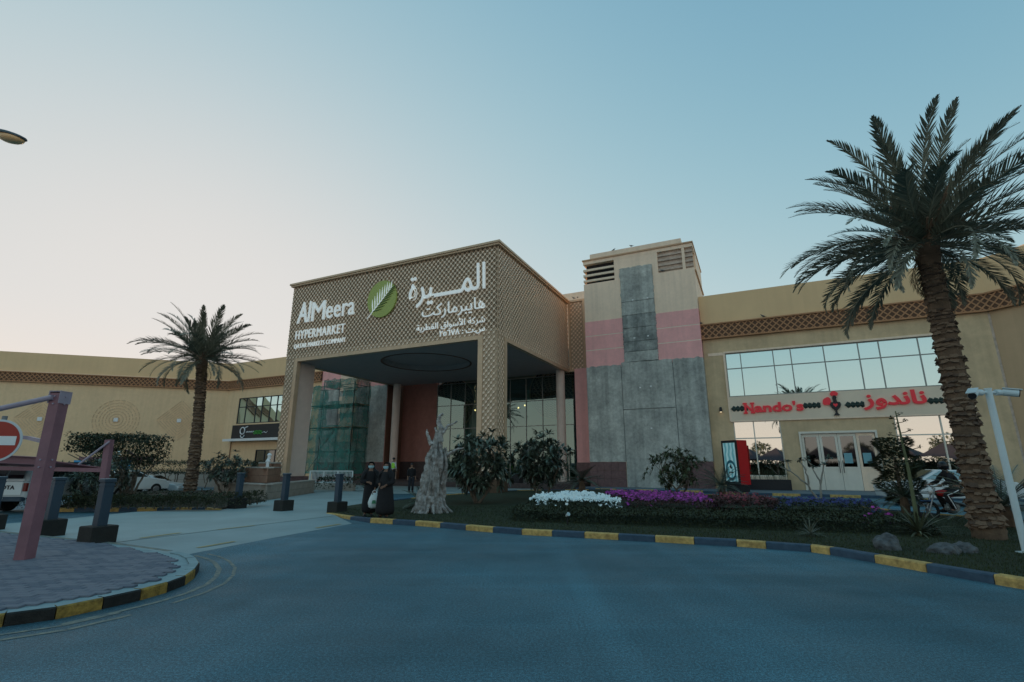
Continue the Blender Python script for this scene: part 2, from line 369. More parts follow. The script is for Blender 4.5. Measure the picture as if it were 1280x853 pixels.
# left foreground pavement: kerb, concrete border, brick pavers
lp_px = [(-190, 800), (-90, 796), (3, 784), (68, 775), (127.5, 762), (175, 751), (208.5, 741), (231, 732), (243, 723), (248.5, 714), (244, 706), (234, 700.5), (222, 697.6)]
lp = [G(*p) for p in lp_px]
kerb('pavement_kerb', lp, M['kerb_yd'], M['kerb_k'], top=M['kerb_top'], h=.13, w=.14, side=1, first=1, hs=[.13]*9+[.125, .12, .116, .112])
edge_px = [(141, 686), (60, 677.5), (0, 670.5), (-150, 656)]
edge = [G(*p) for p in edge_px]
M['paver'] = mat('mauve brick paver', (.14, .16, .20), .75, .0, 1.2, .35, 60, col2=(.20, .205, .235))
M['paver2'] = mat('worn brick paver', (.125, .145, .185), .8, .15, 2, .35, 60)
inner = []
for i in range(1, len(lp)-1):
    d = (lp[min(i+1, len(lp)-1)]-lp[i-1]).normalized(); inner.append(lp[i]+Vector((-d.y, d.x, 0))*.145)
pav_poly = [p for p in inner]+[G(*p) for p in edge_px]
slab('pavement', [(p[0], p[1]) for p in pav_poly], -.03, .098, M['kerb_top'])
q = MB()
for i in range(len(edge)-1):
    a, b = edge[i], edge[i+1]; q.add(strip(a, b, .12, .104), [(0, 1, 2, 3)])
q.add(strip(edge[0], G(212, 695.5), .12, .104, .09), [(0, 1, 2, 3)]); q.build('edge_line', M['line'], kind='structure')
def inside(p, poly):
    c = False; j = len(poly)-1
    for i in range(len(poly)):
        a, b = poly[i], poly[j]
        if (a[1] > p[1]) != (b[1] > p[1]) and p[0] < (b[0]-a[0])*(p[1]-a[1])/(b[1]-a[1])+a[0]: c = not c
        j = i
    return c
def dist_poly(p, poly):
    m = 9e9
    for i in range(len(poly)):
        a = Vector(poly[i][:2]); b = Vector(poly[(i+1) % len(poly)][:2]); q_ = Vector(p[:2]); ab = b-a
        t = max(0, min(1, (q_-a).dot(ab)/max(1e-9, ab.length_squared))); m = min(m, (a+ab*t-q_).length)
    return m
pv = bpy.data.objects.new('brick_paving', None); COL.objects.link(pv); pv.location = (-6, 8, .098); pv['kind'] = 'structure'
cells = []; pr = rad(6)
for i in range(-40, 44):
    for j in range(-70, 70):
        x = i*.212+(.106 if j % 2 else 0); y = j*.112; X = -7+x*math.cos(pr)-y*math.sin(pr); Y = 8.5+x*math.sin(pr)+y*math.cos(pr)
        if X > -13.5 and inside((X, Y), pav_poly) and dist_poly((X, Y), pav_poly) > .19: cells.append((math.hypot(X, Y), X, Y))
cells.sort()
pm = [MB().bev(-.102, .102, -.052, .052, 0, .026, .006).mesh('brick', M['paver']), MB().bev(-.102, .102, -.052, .052, 0, .026, .006).mesh('brick', M['paver2'])]
rest = MB((-6, 8, .098))
for k, (d, X, Y) in enumerate(cells):
    Mx = TR(X, Y, .098+R.uniform(-.003, .003), pr+R.uniform(-.02, .02), R.uniform(-.012, .012), R.uniform(-.012, .012))
    vis = X/Y > -1.06
    if vis and k < 2000 and len(pv.children) < 300: inst('brick', pm[R.random() < .35], pv, Matrix.Translation((6, -8, -.098)) @ Mx)
    else: rest.mi = int(R.random() < .35); rest.bev(-.102, .102, -.052, .052, 0, .026, .006, M=Mx)
rest.build('brick_field', [M['paver'], M['paver2']], pv, kind='stuff')
# worn edge lines on the asphalt round the pavement corner, and tyre arcs
q = MB()
for off, ww, i0, i1 in [(.28, .07, 3, 12), (.5, .05, 5, 12), (.55, .07, 1, 4), (.34, .05, 1, 4)]:
    for i in range(i0, min(i1, len(lp)-1)):
        a, b = lp[i], lp[i+1]; d1 = (lp[i+1]-lp[i-1]).normalized(); d2 = (lp[min(i+2, len(lp)-1)]-lp[i]).normalized()
        q.add(strip(a+Vector((d1.y, -d1.x, 0))*off, b+Vector((d2.y, -d2.x, 0))*off, ww, .004), [(0, 1, 2, 3)])
q.build('worn_edge_line', M['line'], kind='structure')

# island: lawn
back = [G(*p) for p in ((409, 641), (430, 636.5), (455, 632.5), (505, 627), (560, 621), (640, 615.5), (760, 614), (900, 622), (1000, 628), (1060, 634.5), (1110, 641.5), (1215, 651), (1330, 659), (1480, 672))]
lawn_poly = []
for i, p in enumerate(isl):
    d = (isl[min(i+1, len(isl)-1)]-isl[max(i-1, 0)]).normalized(); lawn_poly.append(p+Vector((-d.y, d.x, 0))*.172)
print('isl0', isl[0], [ (round(p.x,1), round(p.y,1)) for p in back])
lawn_poly = lawn_poly+[p for p in back[::-1][:-1]]
slab('lawn', [(p[0], p[1]) for p in lawn_poly], -.03, .10, M['grass'])
kerb('island_rear_kerb', [p for p in back[::-1]][:-2], M['kerb_y'], M['kerb_b'], h=.13, w=.16, side=1, step=1.6)
# planter island left with its kerb
pk = [G(-60, 641), G(0, 640.6), G(62, 640.2), G(92, 640), G(135, 640), G(148, 639.8), G(171, 639.7), G(195.6, 639.6), G(219, 639.5), G(239, 639.4), G(256, 639.4), G(272, 640), G(300, 638.5), G(318, 633), G(330, 628.5)]
pk = pk[:12]+[G(290, 636.5), G(315, 631), G(330, 628.6)]
kerb('planter_kerb', pk[2:12], M['kerb_y'], M['kerb_b'], h=.13, w=.16, side=1, hs=[.13]*9+[.09])
pl_poly = [(p.x+.0, p.y+.16) for p in pk[2:12]]+[(p.x, p.y+.1) for p in pk[12:]]+[(-15.5, 28.2), (-18.5, 33), (-25.0, 31)]
slab('planter_bed', pl_poly, -.03, .11, M['soil'])
# pavement in front of the restaurant and its two-tone kerb; raised floor under the portico
slab('shop_pavement', [(W(-11.3, 33.6).x, W(-11.3, 33.6).y), *[(W(a, b).x, W(a, b).y) for a, b in ((-3, 33.4), (-1, 32.2), (14, 31.2), (30, 29)) ], *[(W(a, b).x, W(a, b).y) for a, b in ((30, 37.2), (-11.3, 37.2))]], -.03, .15, mat('grey blue pavement', (.13, .19, .23), .6, .15, 1, .1))
kerb('shop_kerb', [W(-3, 33.4), W(-1, 32.2), W(14, 31.2), W(30, 29)], M['kerb_b'], M['kerb_y'], h=.14, w=.16, side=-1, step=1.5, first=0) if False else None
kerb('shop_kerb', [W(-11.2, 33.4), W(-3, 33.2), W(-1, 32.0), W(14, 31.0), W(30, 28.8)], M['kerb_b'], M['kerb_y'], h=.14, w=.18, side=1, step=1.35)
slab('entrance_floor', [(W(a, b).x, W(a, b).y) for a, b in ((-31.6, 33.2), (-11.4, 33.2), (-11.4, 45), (-31.6, 45))], -.02, .40, M['granite2'])
slab('left_pavement', [(W(a, b).x, W(a, b).y) for a, b in ((-75, 35.0), (-31.7, 33.5), (-31.7, 38.3), (-54, 38.3), (-75, 22))], -.02, .13, M['kerb_top'])
# ------------------------------------------------------------------ building helpers
OFF = {}
def bthing(name, label, cat, s0, t0, group=None):
    o = thing(name, label, cat, W(s0, t0, 0), -ANG, group); OFF[o.name] = (s0, t0, 0); return o
def BB(root): return MB(OFF[root.name])
UP = Vector((0, 0, 1))
def clip_line(p, d, w, h):
    t0, t1 = -1e9, 1e9
    for a, b, L in ((p[0], d[0], w), (p[1], d[1], h)):
        u0, u1 = (0-a)/b, (L-a)/b
        t0 = max(t0, min(u0, u1)); t1 = min(t1, max(u0, u1))
    return (t0, t1) if t1-t0 > .05 else None
def screen(root, O, A, w, h, cw=.345, ch=.38, mats=None, off=None, plates=True, bw=.055, dep=.05, name='lattice_screen', ph=(0, 0), flip=1):
    """pierced metal screen: backing sheet, two families of diagonal bars, bright lozenge plates where they cross"""
    O, A = Vector(O), Vector(A).normalized(); N = A.cross(UP)
    mats = mats or (M['screen_back'], M['screen_bar'], M['screen_plate'])
    off = off if off is not None else OFF[root.name]
    def P(a, b, n): return O+A*a+UP*b+N*n
    bk = MB(off); bk.add([P(0, 0, 0), P(w, 0, 0), P(w, h, 0), P(0, h, 0), P(0, 0, -.06), P(w, 0, -.06), P(w, h, -.06), P(0, h, -.06)], [(0, 1, 2, 3), (0, 4, 5, 1), (1, 5, 6, 2), (2, 6, 7, 3), (3, 7, 4, 0)])
    bo = bk.build(name, mats[0], root)
    m = MB(off); L = math.hypot(cw, ch)
    for sg in (1, -1):
        d = (cw/L, sg*ch/L); n_ = int((w/cw)+(h/ch))+3
        for k in range(-n_, n_+1):
            p = (k*cw+ph[0], ph[1] if sg == 1 else ph[1])
            c = clip_line(p, d, w, h)
            if not c: continue
            a = (p[0]+d[0]*c[0], p[1]+d[1]*c[0]); b = (p[0]+d[0]*c[1], p[1]+d[1]*c[1]); nx, ny = -d[1]*bw/2, d[0]*bw/2; z1 = dep*(.75 if sg == 1 else .55)
            m.add([P(a[0]-nx, a[1]-ny, 0), P(b[0]-nx, b[1]-ny, 0), P(b[0]+nx, b[1]+ny, 0), P(a[0]+nx, a[1]+ny, 0), P(a[0]-nx, a[1]-ny, z1), P(b[0]-nx, b[1]-ny, z1), P(b[0]+nx, b[1]+ny, z1), P(a[0]+nx, a[1]+ny, z1)], [(4, 5, 6, 7), (0, 1, 5, 4), (2, 3, 7, 6)])
    m.build('lattice_bars', mats[1], bo, kind='stuff')
    if plates:
        m = MB(off); d = (cw/L*flip, ch/L); n = (-d[1], d[0])
        for j in range(-1, int(2*h/ch)+2):
            for i in range(-1, int(w/cw)+2):
                x = i*cw+(cw/2 if j % 2 else 0)+ph[0]; y = j*ch/2+ph[1]
                if x < .09 or x > w-.09 or y < .09 or y > h-.09: continue
                q = [(.10, 0), (.040, .052), (-.040, .052), (-.10, 0), (-.040, -.052), (.040, -.052)]
                vs = [P(x+d[0]*a+n[0]*b, y+d[1]*a+n[1]*b, dep*1.1) for a, b in q]+[P(x+d[0]*a*1.1+n[0]*b*1.1, y+d[1]*a*1.1+n[1]*b*1.1, dep*.6) for a, b in q]
                m.add(vs, [(0, 1, 2, 3, 4, 5)]+[(i_, 6+i_, 6+(i_+1) % 6, (i_+1) % 6) for i_ in range(6)])
        m.build('lattice_plates', mats[2], bo, kind='stuff')
    return bo
def frieze(root, O, A, w, h, off=None, name='lattice_band'):
    """projecting brown band with raised diagonal lattice and two rails"""
    O, A = Vector(O), Vector(A).normalized(); N = A.cross(UP); off = off if off is not None else OFF[root.name]
    bo = screen(root, O+N*.14, A, w, h, .42, .42, (M['bandback'], M['band'], M['band']), off, False, .07, .05, name)
    m = MB(off)
    for z in (0, h-.09):
        p = O+UP*z; m.add([p, p+A*w, p+A*w+N*.24, p+N*.24, p+UP*.09, p+A*w+UP*.09, p+A*w+N*.24+UP*.09, p+N*.24+UP*.09], [(0, 1, 5, 4), (3, 7, 6, 2), (0, 3, 2, 1), (4, 5, 6, 7), (0, 4, 7, 3), (1, 2, 6, 5)])
    m.build('band_rail', M['band'], bo); return bo
def wall_open(root, name, s0, s1, t, z0, z1, ops, m, th=.35):
    """wall with its front at t and rectangular openings (s0,s1,z0,z1): cut into butting blocks, one mesh"""
    q = BB(root); xs = sorted({s0, s1, *[o[0] for o in ops], *[o[1] for o in ops]}); zs = sorted({z0, z1, *[o[2] for o in ops], *[o[3] for o in ops]})
    nx, nz_ = len(xs)-1, len(zs)-1
    hole = [[any(o[0] <= (xs[i]+xs[i+1])/2 <= o[1] and o[2] <= (zs[j]+zs[j+1])/2 <= o[3] for o in ops) for j in range(nz_)] for i in range(nx)]
    for i in range(nx):
        for j in range(nz_):
            if hole[i][j]: continue
            a, b, c, d = xs[i], xs[i+1], zs[j], zs[j+1]
            q.add([(a, t, c), (b, t, c), (b, t, d), (a, t, d)], [(0, 1, 2, 3)])
            q.add([(a, t+th, c), (b, t+th, c), (b, t+th, d), (a, t+th, d)], [(3, 2, 1, 0)])
            for (ii, jj, e) in ((i-1, j, ((a, c), (a, d))), (i+1, j, ((b, d), (b, c))), (i, j-1, ((b, c), (a, c))), (i, j+1, ((a, d), (b, d)))):
                if ii < 0 or ii >= nx or jj < 0 or jj >= nz_ or hole[ii][jj]:
                    (x0, y0), (x1, y1) = e; q.add([(x0, t, y0), (x0, t+th, y0), (x1, t+th, y1), (x1, t, y1)], [(3, 2, 1, 0)])
    return q.build(name, m, root)
def window(root, s0, s1, z0, z1, t, ms=(), tr=(), fm=None, gm=None, bar=.06, dep=.10, name='window', rec=.1, back=None, tilt=0.0):
    """window: frame and mullions one part, every pane a sub-part; pane lies rec behind t"""
    q = BB(root); fm = fm or M['frame_g']; y0 = t+rec-dep/2
    xs = [s0, *ms, s1]; zs = [z0, *tr, z1]
    for i, x in enumerate(xs):
        a = x-bar/2 if 0 < i < len(xs)-1 else (x if i == 0 else x-bar); q.box(a, a+bar, y0, y0+dep, z0, z1)
    for j, z in enumerate(zs):
        a = z-bar/2 if 0 < j < len(zs)-1 else (z if j == 0 else z-bar)
        for i in range(len(xs)-1):
            l_ = xs[i]+(bar if i == 0 else bar/2); r_ = xs[i+1]-(bar if i == len(xs)-2 else bar/2); q.box(l_, r_, y0+.008, y0+dep-.008, a, a+bar)
    fr = q.build(name, fm, root)
    for i in range(len(xs)-1):
        for j in range(len(zs)-1):
            p = BB(root); e = R.uniform(-tilt, tilt); f = R.uniform(-tilt, tilt)
            p.add([(xs[i], t+rec+e, zs[j]), (xs[i+1], t+rec-e, zs[j]), (xs[i+1], t+rec-e+f, zs[j+1]), (xs[i], t+rec+e+f, zs[j+1])], [(0, 1, 2, 3)]); p.build('pane', gm or M['mirror'], fr)
    return fr
def text_mesh(body, offset=0.0, extrude=.05, shear=0.0, space=1.0):
    c = bpy.data.curves.new('text', 'FONT'); c.body = body; c.size = 1; c.extrude = extrude; c.offset = offset; c.shear = shear; c.space_character = space; c.resolution_u = 3
    o = bpy.data.objects.new('text', c); COL.objects.link(o); dg = bpy.context.evaluated_depsgraph_get(); dg.update()
    me = bpy.data.meshes.new_from_object(o.evaluated_get(dg)); bpy.data.objects.remove(o); bpy.data.curves.remove(c); return me
def put_text(root, name, body, O, A, w, h, m, dep=.10, off=None, split=False, offset=0., shear=0., space=1., stand=.0):
    """raised lettering fitted to width w, height h from the lower left corner O along A; split=True makes every letter a part"""
    O, A = Vector(O), Vector(A).normalized(); N = A.cross(UP); off = Vector(off if off is not None else OFF[root.name])
    me = text_mesh(body, offset, .5, shear, space); vs = [v.co.copy() for v in me.vertices]; fs = [tuple(p.vertices) for p in me.polygons]; bpy.data.meshes.remove(me)
    x0 = min(v.x for v in vs); x1 = max(v.x for v in vs); y0 = min(v.y for v in vs); y1 = max(v.y for v in vs)
    P = [O+A*((v.x-x0)/(x1-x0)*w)+UP*((v.y-y0)/(y1-y0)*h)+N*(stand+dep*(v.z+.5))-off for v in vs]
    par = list(range(len(vs)))
    def find(a):
        while par[a] != a: par[a] = par[par[a]]; a = par[a]
        return a
    for f in fs:
        for b in f[1:]: par[find(f[0])] = find(b)
    if not split:      # overlapping glyphs: each a hair prouder than the last
        ids = {}
        for i in range(len(vs)): k_ = ids.setdefault(find(i), len(ids)); P[i] = P[i]+N*(.0003*(k_ % 12))
        q = MB(); q.add(P, fs); return [q.build(name, m, root)]
    # fronts and sides are separate shells: merge groups that overlap in x
    gr = {}
    for i in range(len(vs)): gr.setdefault(find(i), []).append(i)
    G_ = sorted([[min(vs[i].x for i in g), max(vs[i].x for i in g), g] for g in gr.values()]); out = []
    for a, b, g in G_:
        if out and a < out[-1][1]-.25*(min(b-a, out[-1][1]-out[-1][0])): out[-1][1] = max(out[-1][1], b); out[-1][2] += g
        else: out.append([a, b, list(g)])
    res = []
    for a, b, g in out:
        ix = {v: k for k, v in enumerate(g)}; q = MB(); q.add([P[i] for i in g], [tuple(ix[i] for i in f) for f in fs if f[0] in ix]); res.append(q.build(name, m, root))
    return res
A_S = Vector((1, 0, 0)); A_T = Vector((0, 1, 0))      # directions in the building frame

# ------------------------------------------------------------------ entrance portico
po = bthing('entrance_portico', 'square entrance portico clad in pale lattice screens with bronze trim', 'portico', -22.7, 33)
S0, S1, T0, T1, ZS, ZT = -31.85, -13.55, 26.2, 39.6, 9.32, 15.38
q = BB(po); q.box(S0+.06, S1-.06, T0+.06, T1, ZS+.55, ZT); q.build('fascia_core', M['screen_back'], po)
q = BB(po); q.box(S0-.14, S1+.14, T0-.14, T1+.1, ZT, ZT+.12); q.box(S0-.22, S1+.22, T0-.22, T1+.1, ZT+.12, ZT+.26); q.build('roof_cap', M['gold'], po)
screen(po, (S0, T0+.06, ZS+.18), A_S, S1-S0, ZT-ZS-.18, ph=(.1, .1))
screen(po, (S1-.06, T0+.06, ZS+.18), A_T, T1-T0-.06, ZT-ZS-.18, ph=(.0, .1), flip=-1)
screen(po, (S0+.06, T1, ZS+.18), -A_T, T1-T0-.1, ZT-ZS-.18, ph=(.0, .1))
# pylons: left one has a plain pale inner face
screen(po, (S0+.06, T0+.062, .85), A_S, .92, ZS-.67, ph=(.06, .1))
screen(po, (S1-1.02, T0+.062, .85), A_S, 1.02, ZS-.67, ph=(.1, .1))
screen(po, (S1-.062, T0+.06, .85), A_T, 1.0, ZS-.67, ph=(0, .1), flip=-1)
screen(po, (S0+.062, T0+1.9, .85), -A_T, 1.84, ZS-.67, ph=(.1, .1))
q = BB(po); q.box(S0+.12, S0+.98, T0+.12, T0+1.9, .1, ZS+.1); q.build('left_pylon_core', M['greywhite'], po)
q = BB(po); q.box(S1-1.02, S1-.12, T0+.12, T0+1.2, .1, ZS+.1); q.build('right_pylon_core', M['screen_back'], po)
q = BB(po)
q.box(S0+.98, S0+1.3, T0-.01, T0+.34, .85, ZS+.18); q.box(S1-1.36, S1-1.02, T0-.01, T0+.34, .85, ZS+.18)
q.box(S0+1.3, S1-1.36, T0-.005, T0+.3, ZS-.06, ZS+.18)
q.box(S1-.34, S1+.01, T0+1.06, T0+1.36, .85, ZS+.18); q.box(S1-.30, S1+.005, T0+1.36, T1-.02, ZS-.06, ZS+.18)
q.box(S0-.01, S0+.3, T0+1.9, T1-.02, ZS-.06, ZS+.18); q.box(S0-.01, S0+.34, T0+1.9, T0+2.1, .85, ZS-.06)
q.build('opening_trim', M['gold'], po)
q = BB(po); q.box(S1-1.4, S1+.05, T0-.05, T0+1.4, .02, .85); q.build('pylon_base', mat('brown granite base', (.10, .06, .035), .4, .25, 8, .05), po)
q = BB(po); q.box(S0-.05, S0+1.34, T0-.05, T0+2.1, .02, .85); q.build('pylon_base', M['granite'], po)
# inner reveal of the left pylon, a plain off-white slab
q = BB(po); q.box(S0+.985, S0+1.02, T0+.345, T0+2.0, .86, ZS-.02); q.build('pylon_inner_face', M['greywhite'], po)
# soffit with a round recess
c0 = (-22.2, 31.1); rr = 3.35; n = 48
q = BB(po); X0, X1, Y0, Y1 = S0+.3, S1-.3, T0+.3, T1
def edgept(a):
    dx, dy = math.cos(a), math.sin(a); k = min(((X1-c0[0])/dx if dx > 1e-9 else (X0-c0[0])/dx if dx < -1e-9 else 1e9), ((Y1-c0[1])/dy if dy > 1e-9 else (Y0-c0[1])/dy if dy < -1e-9 else 1e9)); return (c0[0]+dx*k, c0[1]+dy*k)
angs = sorted([2*PI*i/n for i in range(n)]+[math.atan2(y-c0[1], x-c0[0]) % (2*PI) for x in (X0, X1) for y in (Y0, Y1)])
for i, a in enumerate(angs):
    b = angs[(i+1) % len(angs)]
    pa, pb = edgept(a), edgept(b); ia, ib = (c0[0]+rr*math.cos(a), c0[1]+rr*math.sin(a)), (c0[0]+rr*math.cos(b), c0[1]+rr*math.sin(b))
    q.add([(*ia, ZS), (*ib, ZS), (*pb, ZS), (*pa, ZS)], [(3, 2, 1, 0)]); q.add([(*ia, ZS), (*ib, ZS), (*ib, ZS+.4), (*ia, ZS+.4)], [(3, 2, 1, 0)]); q.add([(*ia, ZS+.4), (*ib, ZS+.4), (*c0, ZS+.4)], [(0, 1, 2)])
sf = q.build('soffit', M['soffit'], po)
q = BB(po)
for i in range(64):
    a, b = 2*PI*i/64, 2*PI*(i+1)/64
    def pt(r, t_, z): return (c0[0]+r*math.cos(t_), c0[1]+r*math.sin(t_), z)
    q.add([pt(rr-.02, a, ZS-.03), pt(rr-.02, b, ZS-.03), pt(rr+.12, b, ZS-.03), pt(rr+.12, a, ZS-.03), pt(rr+.12, a, ZS+.01), pt(rr+.12, b, ZS+.01), pt(rr-.02, a, ZS+.01), pt(rr-.02, b, ZS+.01)], [(3, 2, 1, 0), (3, 4, 5, 2), (0, 1, 7, 6)])
q.build('ring_trim', M['brown'], sf)
# rear columns
for s_ in (-30.85, -14.0):
    q = BB(po); q.tube([(s_, 38.5, .4), (s_, 38.5, ZS+.02)], .36, 20); q.build('rear_column', M['greywhite'], po, smooth=False)
# return wing of the screen beside the tower
q = BB(po); q.box(S1+.02, -11.98, 39.66, 40.6, ZS+.05, ZT+.1); q.build('return_core', M['screen_back'], po)
screen(po, (S1+.2, 39.62, ZS+.2), A_S, 1.15, ZT-ZS-.15, ph=(.1, .1))
q = BB(po); q.box(S1+.02, S1+.2, 39.5, 39.66, ZS, ZT+.1); q.box(-12.2, -11.98, 39.5, 39.66, ZS, ZT+.1); q.box(S1+.02, -11.98, 39.5, 40.6, ZT+.1, ZT+.28); q.box(S1+.2, -12.2, 39.5, 39.66, ZS, ZS+.2); q.build('return_trim', M['gold'], po)

# lettering on the portico
SW = M['litletter']; TF = T0
def signthing(name, label, s, z, t=T0): 
    o = thing(name, label, 'sign', W(s, t, z), -ANG); OFF[o.name] = (s, t, z); return o
g = signthing('mall_sign', 'large white raised AlMeera lettering at the left of the portico front', -28, 12.2)
put_text(g, 'letter', 'Al', (-30.95, TF-.02, 12.25), A_S, 1.35, 1.65, SW, .12, split=True, shear=.10, offset=.004)
put_text(g, 'letter', 'M', (-29.45, TF-.02, 12.25), A_S, 1.35, 1.50, SW, .12, split=True)
put_text(g, 'letter', 'eera', (-27.95, TF-.02, 12.25), A_S, 2.75, .98, SW, .12, split=True, space=1.06)
g = signthing('mall_sign', 'white raised HYPERMARKET lettering under the AlMeera name', -28, 11.2)
put_text(g, 'letter', 'HYPERMARKET', (-30.95, TF-.02, 10.98), A_S, 4.95, .68, SW, .1, split=True, space=1.1, offset=-.006)
g = signthing('mall_sign', 'small white raised company line in capitals below HYPERMARKET', -28, 10.4)
put_text(g, 'letter', 'QATAR MARKETS COMPANY', (-31.0, TF-.02, 10.2), A_S, 5.15, .42, SW, .08, split=True, space=1.1, offset=-.006)
g = signthing('mall_sign', 'largest white raised Arabic name at the upper right of the portico front', -17, 12.6)
put_text(g, 'word', '\ufe93\ufeae\ufef4\u0640\u0640\u0640\u0640\ufee4\ufedf\ufe8d', (-20.35, TF-.02, 11.95), A_S, 5.95, 2.4, SW, .12, offset=.004)
g = signthing('mall_sign', 'white raised Arabic word line just under the largest Arabic name', -17, 11.2)
put_text(g, 'word', '\ufe96\ufedb\ufead\ufe8e\ufee3\ufeae\ufe92\ufef3\ufe8e\ufeeb', (-19.2, TF-.02, 10.98), A_S, 4.8, 1.05, SW, .1, offset=-.004)
g = signthing('mall_sign', 'small white raised Arabic company line above the number line', -17, 10.4)
put_text(g, 'word', '\ufe94\ufef3\ufeae\ufec4\ufed8\ufedf\ufe8d \ufed5\ufe8d\ufeee\ufeb3\ufef7\ufe8d \ufe94\ufedb\ufeae\ufeb7', (-19.6, TF-.02, 10.18), A_S, 5.2, .64, SW, .08, offset=-.004)
g = signthing('mall_sign', 'small white raised line of Arabic numerals at the lower right of the portico front', -16, 9.8)
put_text(g, 'word', '\u0662\u0665\u0666\u0667\u0668 : \u062a.\u0633', (-17.75, TF-.02, 9.62), A_S, 3.35, .5, SW, .08, offset=.010)
# round green emblem with a palm leaf
g = signthing('emblem_sign', 'round green emblem with a white palm leaf between the two names', -22.7, 13.05)
q = MB(); cc = (0, -.02, 0)
def disc(q, c, rx, rz, y0, y1, n=40, lean=0):
    ps = [(c[0]+rx*math.cos(2*PI*i/n), c[1]+rz*math.sin(2*PI*i/n)) for i in range(n)]
    q.add([(a, y1, b) for a, b in ps]+[(a, y0, b) for a, b in ps], [tuple(range(n-1, -1, -1)), tuple(range(n, 2*n))]+[(i, (i+1) % n, n+(i+1) % n, n+i) for i in range(n)])
disc(q, (0, 0), 1.28, 1.36, -.14, .0); q.build('disc', mat('leaf green enamel', (.40, .47, .12), .45, .06, 1, 0), g)
q = MB(); q2 = MB(); a0 = Vector((-1.2, 0, -1.35)); a1 = Vector((1.0, 0, .85))
def vane(q, p, d, L, w, y=-.175):
    d = Vector(d).normalized(); n_ = Vector((-d.z, 0, d.x))*w; e = p+d*L; m_ = p+d*L*.5
    vs = [p-n_*.5, m_-n_, e, m_+n_, p+n_*.5]; q.add([(v.x, y, v.z) for v in vs]+[(v.x, -.138, v.z) for v in vs], [(0, 1, 2, 3, 4)]+[(i, 5+i, 5+(i+1) % 5, (i+1) % 5) for i in range(5)])
for i in range(9):
    f = .22+.085*i; p = a0.lerp(a1, f); L = 1.25*(1-.55*abs(f-.45))*(.92 if i < 7 else .7)
    vane(q, p, (-.12+.03*i, 0, 1), L*.92, .045); vane(q2, p, (1, 0, .12+.03*i), L*.80, .045)
q.build('leaf_blade', SW, g); q2.build('leaf_blade', mat('dark green enamel', (.07, .14, .03), .5, .05, bump=0), g)
q = MB(); vane(q, a0, a1-a0, 3.0, .04, -.18); q.build('leaf_rib', SW, g)

# ------------------------------------------------------------------ tower
tw = bthing('tower_block', 'cream and pink tower with a bare cement strip up its front', 'building', -6.8, 39)
a, b, tf, td = -10.93, -2.62, 36.0, 42.5
q = BB(tw); q.box(a+.3, b-.3, tf+.45, td-.3, 0, 17.2); q.box(a, b, tf+.01, td, 0, 15.55); q.build('wall', M['cream'], tw)
q = BB(tw); zl = 17.2
q.box(a+.0, b, tf+.01, td, 17.22, 17.62); q.box(a+.6, b-.75, tf-.05, td-.6, 17.62, 17.98)
q.box(-8.45, -5.15, tf+.02, tf+.6, 15.55, 17.22); q.box(-3.4, -3.2, tf+.02, tf+.6, 15.55, 17.22)
q.box(b-.14, b, tf+1.6, td, 15.55, 17.22); q.box(a, a+.14, tf+1.6, td, 15.55, 17.22); q.build('parapet', M['cream'], tw)
q = BB(tw); q.box(a-.06, b+.06, tf-.08, td+.06, 17.5, 17.6); q.box(b-.02, b+.10, tf+.3, td, 15.42, 15.52); q.build('cornice', mat('peach sunlit cornice', (.62, .40, .25), .85, .06, 1), tw)  # peach tone paints warm sunlight onto the tower's top edges
q = BB(tw); q.box(a+.15, -8.5, tf+.42, tf+.46, 15.55, 17.22); q.build('louvre_back', M['interior_d'], tw)
for z in (15.75, 16.2, 16.65):
    q = BB(tw); q.box(a-.02, -8.45, tf+.06, tf+.2, z, z+.17); q.box(a-.02, a+.12, tf+.2, tf+1.6, z, z+.17); q.build('louvre_slat', M['offwhite'], tw)
M['dirty'] = mat('stained cream slat', (.55, .44, .36), .9, .25, 3, .3, 20)
q = BB(tw); q.box(-5.15, -3.4, tf+.2, tf+.3, 15.55, 17.22); q.box(-3.2, b-.05, tf+.2, tf+.3, 15.55, 17.22); q.build('louvre_infill', M['dirty'], tw)
for z in (15.72, 16.1, 16.48, 16.86):
    for x0, x1 in ((-5.15, -3.4), (-3.2, b-.02)):
        q = BB(tw); q.box(x0, x1, tf+.08, tf+.2, z, z+.14); q.build('louvre_slat', M['dirty'], tw)
# pink bands, pale grooves between
for z0, z1 in ((11.31, 12.42), (10.19, 11.24), (8.6, 10.12)):
    for x0, x1 in ((a-.012, -7.9), (-5.7, b+.012)):
        q = BB(tw); q.box(x0, x1, tf-.018, tf+.009, z0, z1); q.build('pink_band', M['pink'], tw)
q = BB(tw); q.box(b+.001, b+.014, tf, td, 8.6, 12.42); q.box(a-.014, a-.001, tf, td, 8.6, 12.42); q.build('pink_side_band', M['pink'], tw)
for z in (11.24, 10.12):
    for x0, x1 in ((a-.006, -7.9), (-5.7, b+.006)): q = BB(tw); q.box(x0, x1, tf-.008, tf+.008, z, z+.07); q.build('pale_groove', M['paleline'], tw)
